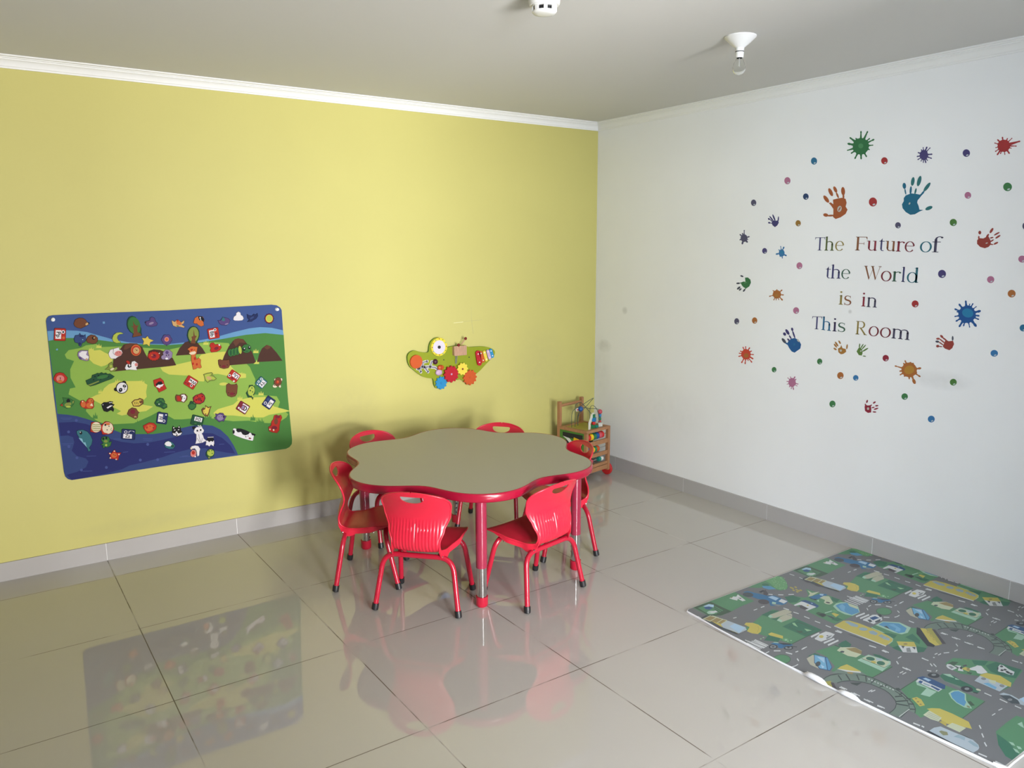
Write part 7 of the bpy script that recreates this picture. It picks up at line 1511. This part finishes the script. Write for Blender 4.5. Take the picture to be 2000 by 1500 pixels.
for key in ('track', 't1', 't2', 't3', 't4'):
    q = [rel(p) for p in TOY[key]]
    mb.flat(ribbon(q, 24*SC), on_left, 0.0206, M_silver)
    for p in (q[0], q[-1]): mb.flat(ellipse(p[0], p[1], 12*SC, 0, 0, 12*SC, 12), on_left, 0.0206, M_silver)
mb.build('maze_track', toy, smooth=0)
def bead_on(name, c, rx, rz, ry, d, m, parent=toy):
    u, v = rel(c); mb = MB(); mb.lathe([(max(0.0, cos(pi*(k/12-0.5))), sin(pi*(k/12-0.5))) for k in range(13)], m, M=Matrix.Translation((u, -d, v)) @ Matrix.Diagonal((rx, ry, rz, 1)), seg=24); return mb.build(name, parent)
bead_on('maze_bead', P[4], 42*SC, 44*SC, 0.012, 0.028, M_plum)
lb = bead_on('ladybird_bead', P[5], 60*SC, 44*SC, 0.012, 0.028, M_to)
mb = MB(); u, v = rel(P[5]); mb.flat([(u-8*SC, v-36*SC), (u-2*SC, v-36*SC), (u-2*SC, v+38*SC), (u-8*SC, v+38*SC)], on_left, 0.0402, M_dred); mb.build('wing_line', lb, smooth=0)
bead_on('maze_bead', P[6], 62*SC, 50*SC, 0.012, 0.027, M_lil)
gear(P[10], 108*SC, 11, 0.020, 0.030, M_tb, M_tb); gear(P[9], 132*SC, 12, 0.020, 0.030, M_to, M_to, .1); gear(P[7], 140*SC, 12, 0.030, 0.040, M_tr, M_lil); gear(P[8], 104*SC, 10, 0.031, 0.041, M_tyy, M_dred)
# ribbed drum with beaters
u, v = rel(P[11]); mb = MB(); prof = []
for k in range(17): prof.append((0.0) if False else None)
w_ = 118*SC; h_ = 78*SC
for k in range(9):
    x0 = u - w_ + 2*w_*k/9; mb.tube([(x0 + w_/9, -0.042, v-h_), (x0 + w_/9, -0.042, v+h_)], w_/9*1.02, M_woodl, 14)
mb.box((u-w_, -0.042, v-h_+0.003), (u+w_, -0.02, v+h_-0.003), M_woodl); drum = mb.build('ribbed_drum', toy)
def beater(p, q, knob, nm):
    mb = MB(); a, c = rel(p), rel(q); mb.tube([(a[0], -0.032, a[1]), (c[0], -0.052, c[1])], 0.0036, M_woodl, 10); s_ = mb.build('beater', toy)
    mb = MB(); mb.lathe([(0.0095*max(0, cos(pi*(k/10-0.5))), 0.0095*sin(pi*(k/10-0.5))) for k in range(11)], M_dred, M=Matrix.Translation((c[0], -0.052, c[1])), seg=16); mb.build('beater_knob', s_)
beater(P[12], P[13], True, ''); beater(P[11], P[14], True, '')
mb = MB(); a, c = rel(P[15]), rel(P[16])
for dx in (-0.006, 0.006): mb.tube([(a[0]+dx, -0.028, a[1]+0.01), (c[0]+dx*0.6, -0.022, c[1])], 0.0022, M_silver, 8)
mb.build('string', toy)
for i0, i1, wd, m in ((17, 18, 90, M_tr), (19, 20, 62, M_to), (21, 22, 54, M_tyy), (23, 24, 56, M_lil), (25, 26, 60, M_tb)):
    a, c = rel(P[i0]), rel(P[i1]); d_ = Vector((c[0]-a[0], c[1]-a[1])).normalized(); n_ = Vector((-d_.y, d_.x)); r_ = wd*SC/2; A = Vector(a) + d_*r_*0.4; C_ = Vector(c) - d_*r_*0.4
    out = [tuple(A + n_*r_*cos(t) - d_*r_*sin(t)) for t in [pi*k/10 for k in range(11)]] + [tuple(C_ - n_*r_*cos(t) + d_*r_*sin(t)) for t in [pi*k/10 for k in range(11)]]
    mb = MB(); mb.prism(out, on_left, 0.024, 0.031, m); mb.box((min(A.x, C_.x), -0.024, min(A.y, C_.y)), (min(A.x, C_.x)+0.006, -0.018, max(A.y, C_.y)), M_dark); k_ = mb.build('xylophone_bar', toy, smooth=30)
    for q in (A + d_*r_*0.3, C_ - d_*r_*0.3):
        mb = MB(); mb.lathe([(0.0042, 0.031), (0.0042, 0.0325), (0, 0.0335)], M_frame, M=Matrix.Translation((q.x, 0, q.y)) @ Matrix.Rotation(pi/2, 4, 'X'), seg=12); mb.build('bar_screw', k_)

# ================================================================ WOODEN ACTIVITY CART in the corner
cart = tag(empty('activity_cart', (-0.294, -0.237, 0), radians(11)), 'wooden toy cart with abacus front, bead maze top and red wheels in the corner', 'activity cart')
HX, HY = 0.127, 0.128; Z0, Z1 = 0.052, 0.350
M_cgreen = paint('panel_green', (78, 128, 52)); M_cy = paint('sun', (232, 190, 30)); M_cr = paint('tomato', (196, 40, 40)); M_cb = paint('royal', (34, 84, 150)); M_cg = paint('leaf', (40, 116, 74)); M_cpk = paint('rose', (196, 78, 90)); M_cteal = paint('sea', (24, 128, 112)); M_cw = paint('ivory', (222, 222, 214)); M_clime = paint('tray_lime', (168, 160, 60)); M_cnavy = paint('sky_blue', (40, 120, 176)); M_wirem = mat('maze_wire', (0.05, 0.08, 0.07), 0.35, linear=True); M_rod = mat('steel_rod', (0.7, 0.7, 0.7), 0.25, metal=1.0, linear=True)
for sx in (-1, 1):
    for sy, ztop in ((-1, Z1 - 0.012), (1, 0.518)):
        b = MB(); x0 = sx*HX - (0.0 if sx < 0 else 0.022); y0 = sy*HY - (0.0 if sy < 0 else 0.022)
        b.box((x0, y0, 0.045), (x0+0.022, y0+0.022, ztop), M_wood); b.build('post', cart, smooth=0)
b = MB(); b.tube([(-HX+0.01, HY-0.011, 0.488), (HX-0.01, HY-0.011, 0.488)], 0.010, M_wood, 16); b.build('handle', cart)
b = MB()
for lo, hi in (((-HX, -HY, Z1-0.018), (HX, -HY+0.026, Z1)), ((-HX, HY-0.046, Z1-0.018), (HX, HY-0.0225, Z1)), ((-HX, -HY+0.026, Z1-0.018), (-HX+0.026, HY-0.046, Z1)), ((HX-0.026, -HY+0.026, Z1-0.018), (HX, HY-0.046, Z1))): b.box(lo, hi, M_wood)
b.build('top_frame', cart, smooth=0)
b = MB(); b.box((-HX+0.026, -HY+0.026, Z1-0.014), (HX-0.026, HY-0.046, Z1-0.004), M_clime); b.build('maze_tray', cart, smooth=0)
b = MB(); b.box((-HX+0.01, -HY+0.012, Z0), (HX-0.01, HY-0.012, Z0+0.012), M_wood); b.box((-0.10, 0.0, Z0+0.012), (0.10, 0.006, Z1-0.02), M_dark); b.build('floor_board', cart, smooth=0)
for z0, z1 in ((0.056, 0.086), (0.090, 0.110), (0.158, 0.184), (0.238, 0.268)):
    b = MB(); b.box((-HX+0.022, -HY+0.004, z0), (HX-0.022, -HY+0.014, z1), M_wood); b.build('rail', cart, smooth=0)
BEADC = {'r': M_cr, 'y': M_cy, 'g': M_cg, 'b': M_cb, 'p': M_cpk, 't': M_cteal, 'w': M_cw, 'o': M_to}
for z, xs in ((0.300, (('r', -0.092), ('y', -0.062), ('g', -0.030), ('b', -0.002), ('p', 0.028), ('r', 0.05))), (0.211, (('b', -0.094), ('r', -0.070), ('y', -0.046), ('g', -0.022), ('o', 0.004))), (0.133, (('p', -0.060), ('t', 0.030), ('w', 0.054), ('p', -0.084)))):
    b = MB(); b.tube([(-HX+0.012, -HY+0.018, z), (HX-0.012, -HY+0.018, z)], 0.0022, M_rod, 8); rod = b.build('abacus_rod', cart)
    for c, x in xs:
        r = 0.023 if z > 0.25 else (0.021 if z > 0.15 else 0.016); hw_ = 0.0135
        b = MB(); b.lathe([(0.3*r, -hw_), (0.8*r, -hw_), (r, -hw_*0.55), (r, hw_*0.55), (0.8*r, hw_), (0.3*r, hw_)], BEADC[c], M=Matrix.Translation((x, -HY+0.018, z)) @ Matrix.Rotation(pi/2, 4, 'Y'), seg=24); b.build('bead', rod)
# picture panel on the side turned to the table
b = MB(); b.box((-HX+0.003, -HY+0.022, 0.265), (-HX+0.013, HY-0.022, Z1-0.02), M_cgreen); b.box((-HX+0.003, -HY+0.022, 0.06), (-HX+0.013, HY-0.022, 0.10), M_cgreen); b.box((-HX+0.003, -HY+0.022, 0.10), (-HX+0.013, -HY+0.045, 0.265), M_cgreen); b.box((-HX+0.003, HY-0.045, 0.10), (-HX+0.013, HY-0.022, 0.265), M_cgreen); b.box((-HX+0.016, -HY+0.04, 0.10), (-HX+0.02, HY-0.04, 0.27), M_dark); b.box((-HX+0.0012, -HY+0.035, 0.285), (-HX+0.003, HY-0.05, 0.318), M_dark); side = b.build('picture_panel', cart, smooth=0)
b = MB(); on_side = lambda u, v, d: (-HX + 0.003 - d, -u, v)
b.prism([(-0.075, 0.29), (-0.02, 0.282), (0.025, 0.24), (-0.01, 0.245), (-0.045, 0.275)], on_side, 0.0005, 0.004, M_cw)
b.prism([(0.01, 0.235), (0.02, 0.295), (0.075, 0.285), (0.07, 0.225)], on_side, 0.0005, 0.004, M_cy); b.flat(ribbon([(0.045+0.022*(1-k/20)*cos(k*0.6), 0.262+0.022*(1-k/20)*sin(k*0.6)) for k in range(18)], 0.004), on_side, 0.0044, M_cgreen); b.build('flip_picture', side, smooth=0)
for sx in (-1, 1):
    for y in (-HY+0.034, HY-0.034):
        b = MB(); Mw = Matrix.Translation((sx*(HX+0.004), y, 0.044)) @ Matrix.Rotation(sx*pi/2, 4, 'Y'); b.lathe([(0.040, 0.0), (0.0435, 0.003), (0.044, 0.008), (0.0435, 0.015), (0.040, 0.018), (0.012, 0.0185), (0, 0.0185)], M_cr, M=Mw, seg=40); w = b.build('wheel', cart)
        b = MB(); b.lathe([(0.009, 0.0186), (0.008, 0.022), (0, 0.023)], M_wood, M=Mw, seg=20); b.build('hub_cap', w)
# bead maze wires
wires = [[(-0.09, 0.03, 0), (-0.09, 0.03, 0.075), (-0.075, 0.02, 0.105), (-0.04, -0.01, 0.125), (0.02, -0.03, 0.15), (0.075, -0.02, 0.155), (0.09, 0.01, 0.135), (0.065, 0.03, 0.105), (0.02, 0.03, 0.085), (-0.01, 0.04, 0.055), (-0.01, 0.045, 0)],
         [(-0.05, 0.035, 0), (-0.05, 0.035, 0.11), (-0.045, 0.03, 0.128), (-0.02, 0.02, 0.137), (0.01, 0.03, 0.13), (0.02, -0.01, 0.10), (0.03, -0.05, 0.06), (0.03, -0.055, 0)],
         [(-0.03, -0.08, 0.0), (-0.03, -0.075, 0.05), (0.0, -0.05, 0.095), (0.04, -0.03, 0.115), (0.07, -0.03, 0.112), (0.08, -0.05, 0.09), (0.075, -0.07, 0.05), (0.075, -0.075, 0.0)],
         [(0.0, 0.05, 0.0), (0.0, 0.05, 0.06), (0.03, 0.03, 0.10), (0.06, 0.0, 0.095), (0.10, -0.03, 0.092), (0.117, -0.045, 0.075), (0.117, -0.045, 0.0)]]
for wv in wires:
    b = MB(); b.tube([(x, y, Z1 - 0.006 + z*1.22) for x, y, z in catmull(wv, 6)], 0.0019, M_wirem, 8); b.build('maze_wire', cart)
def zbead(x, y, z, r, h, m, parent, ball=False):
    b = MB()
    if ball: b.lathe([(r*max(0, cos(pi*(k/12-0.5))), r*sin(pi*(k/12-0.5))) for k in range(13)], m, (x, y, Z1+z), 20)
    else: b.lathe([(r*0.75, -h), (r, -h*0.7), (r, h*0.7), (r*0.75, h)], m, (x, y, Z1+z), 20)
    return b.build('maze_bead', parent)
for x, y, z, r, h, m, ball in ((0.117, -0.045, 0.086, 0.0165, 0, M_cpk, True), (0.117, -0.045, 0.060, 0.0105, 0.0105, M_cnavy, False), (0.117, -0.045, 0.038, 0.0095, 0.0105, M_cg, False), (0.117, -0.045, 0.012, 0.0095, 0.014, M_cr, False), (-0.012, 0.02, 0.115, 0.018, 0, M_cb, True)):
    zbead(x, y, z, r, h, m, cart, ball)
b = MB(); b.box((-0.045, 0.026, 0.452), (-0.028, 0.034, 0.472), M_cw); b.tube([(-0.0365, 0.024, 0.462), (-0.0365, 0.036, 0.462)], 0.006, M_cr, 12); b.build('bead_tile', cart, smooth=0)
# rainbow arch, tree and cubes standing in the tray
def arch_part(x, y, r0, r1, base, m, th=0.012, ang=0.5):
    out = [(-r1, -base)] + [(-r1*cos(pi*k/16), r1*sin(pi*k/16)) for k in range(17)] + [(r1, -base), (r0, -base)] + [(r0*cos(pi*k/16), r0*sin(pi*k/16)) for k in range(17)] + [(-r0, -base)]
    M = Matrix.Translation((x, y, Z1 - 0.004 + base)) @ Matrix.Rotation(ang, 4, 'Z'); b = MB(); b.prism(out, lambda u, v, d: M @ Vector((u, d, v)), -th/2, th/2, m); return b
rain = arch_part(0.035, -0.06, 0.026, 0.033, 0.05, M_cw).build('rainbow_arch', cart, smooth=0)
for r0, r1, m in ((0.020, 0.0255, M_cg), (0.014, 0.0195, M_cy), (0.007, 0.0135, M_cr)):
    arch_part(0.035, -0.06, r0, r1, 0.05, m, 0.0125).build('arch_band', rain, smooth=0)
b = MB(); M = Matrix.Translation((-0.03, -0.085, Z1-0.004)) @ Matrix.Rotation(0.3, 4, 'Z'); b.prism([(-0.03, 0), (-0.03, 0.045), (-0.022, 0.055), (0.0, 0.075), (0.02, 0.098), (0.04, 0.104), (0.05, 0.096), (0.03, 0.088), (0.0, 0.06), (-0.012, 0.046), (-0.02, 0.036), (-0.02, 0)], lambda u, v, d: M @ Vector((u, d, v)), -0.006, 0.006, M_cw); b.build('white_arch', cart, smooth=0)
for x, y, z, s, m in ((0.0, -0.082, 0.012, 0.013, M_cg), (-0.004, -0.088, 0.036, 0.0125, M_cr), (0.004, -0.085, 0.060, 0.0125, M_cnavy), (0.0, -0.083, 0.084, 0.011, M_cg), (0.075, -0.085, 0.013, 0.013, M_cw), (-0.022, -0.066, 0.03, 0.010, M_cb), (0.028, -0.092, 0.010, 0.009, M_cteal)):
    b = MB(); Mx = Matrix.Translation((x, y, Z1 - 0.004 + z)) @ Matrix.Rotation(0.5, 4, 'Z')
    if m in (M_cr, M_cb): b.lathe([(s*0.7, -s*0.8), (s, -s*0.4), (s, s*0.4), (s*0.7, s*0.8)], m, M=Mx, seg=20); b.build('maze_bead', cart)
    else: b.box((-s, -s, -s), (s, s, s), m, Mx); b.build('maze_block', cart, smooth=0)

# ================================================================ ROAD PLAY MAT
MX0, MX1, MY0, MY1 = -1.250, -0.013, -3.330, -2.065
mt = tag(empty('road_play_mat', (0, 0, 0)), 'green and grey town road play mat lying on the floor along the white wall', 'play mat')
M_foam = mat('white_foam', (0.86, 0.87, 0.9), 0.5, linear=True)
GM = 1.02
def ink(key): return mat('ink_' + key, PALETTE[key], 0.38, gain=GM, spec=0.5)
def bow(y): return 0.026*sin(pi*max(0, min(1, (MY1-y)/(MY1-MY0))))     # the free edge bows out slightly
def clip_convex(P, Q):
    for i in range(len(Q)):
        (ax, ay), (bx, by) = Q[i-1], Q[i]; out = []
        f = lambda p: (bx-ax)*(p[1]-ay) - (by-ay)*(p[0]-ax)
        for j in range(len(P)):
            a, c = P[j-1], P[j]; fa, fc = f(a), f(c)
            if (fa >= 0) != (fc >= 0):
                t = fa/(fa-fc); out.append((a[0]+(c[0]-a[0])*t, a[1]+(c[1]-a[1])*t))
            if fc >= 0: out.append(c)
        P = out
        if len(P) < 3: return []
    return P
def bowed(P): 
    out = []
    for i in range(len(P)):
        a, c = P[i-1], P[i]
        if abs(a[0]-c[0]) < 1e-3 and abs(a[1]-c[1]) > 0.5 and c[0] < -1: out += [(a[0]+(c[0]-a[0])*k/20, a[1]+(c[1]-a[1])*k/20) for k in range(1, 20)]
        out.append(c)
    return [(x - bow(y), y) if x < -0.9 else (x, y) for x, y in out]
def rounded(x0, y0, x1, y1, r, n=6):
    P = []
    for cx, cy, a in ((x1-r, y1-r, 0), (x0+r, y1-r, 90), (x0+r, y0+r, 180), (x1-r, y0+r, 270)):
        P += [(cx + r*cos(radians(a+90*k/n)), cy + r*sin(radians(a+90*k/n))) for k in range(n+1)]
    return P
flatz = lambda u, v, d: (u, v, d)
b = MB(); b.prism(bowed(rounded(MX0-0.002, MY0-0.002, MX1, MY1+0.001, 0.025)), flatz, 0.0004, 0.0058, M_foam); b.build('foam_backing', mt, smooth=0)
b = MB(); top = bowed(rounded(MX0+0.002, MY0+0.003, MX1-0.001, MY1-0.001, 0.022)); b.flat(top, flatz, 0.0062, ink('m_road'))
PERIOD = 0.690; sh = []
for s in MAT_PRINT:
    key, polys = shape_polys(s)
    for k in (-1, 0, 1):
        for p in polys:
            q = clip_convex([(x + k*PERIOD, y) for x, y in p], top)
            if q and area2(q) > 2e-6: sh.append((key, [q]))
layered(b, sh, flatz, 0.00632, 0.00006, ink)
b.build('printed_surface', mt, smooth=0)
# rolled-up white edge with two torn, curled spots
b = MB(); n = 90; path = []; rr = []
for k in range(n+1):
    y = MY1 - 0.012 + (MY0 + 0.03 - MY1)*k/n
    bump = max(0, 1-abs((y+2.715)/0.045)**4) + 0.8*max(0, 1-abs((y+2.845)/0.036)**4)
    path.append((MX0 - bow(y) - 0.001 - 0.004*bump + 0.0015*sin(y*23), y, 0.0052 + 0.009*bump)); rr.append(0.0036 + 0.0075*bump)
b.tube(path, rr, M_foam, 12); b.build('rolled_edge', mt, smooth=60)
b = MB(); b.tube([(MX0+0.002, MY0+0.03, 0.0062), (MX0+0.012, MY0-0.006, 0.0056), (MX0+0.06, MY0-0.004, 0.0052), (MX0+0.15, MY0-0.005, 0.0048)], [0.0038, 0.0036, 0.0034, 0.003], M_foam, 10); b.build('corner_edge', mt, smooth=60)
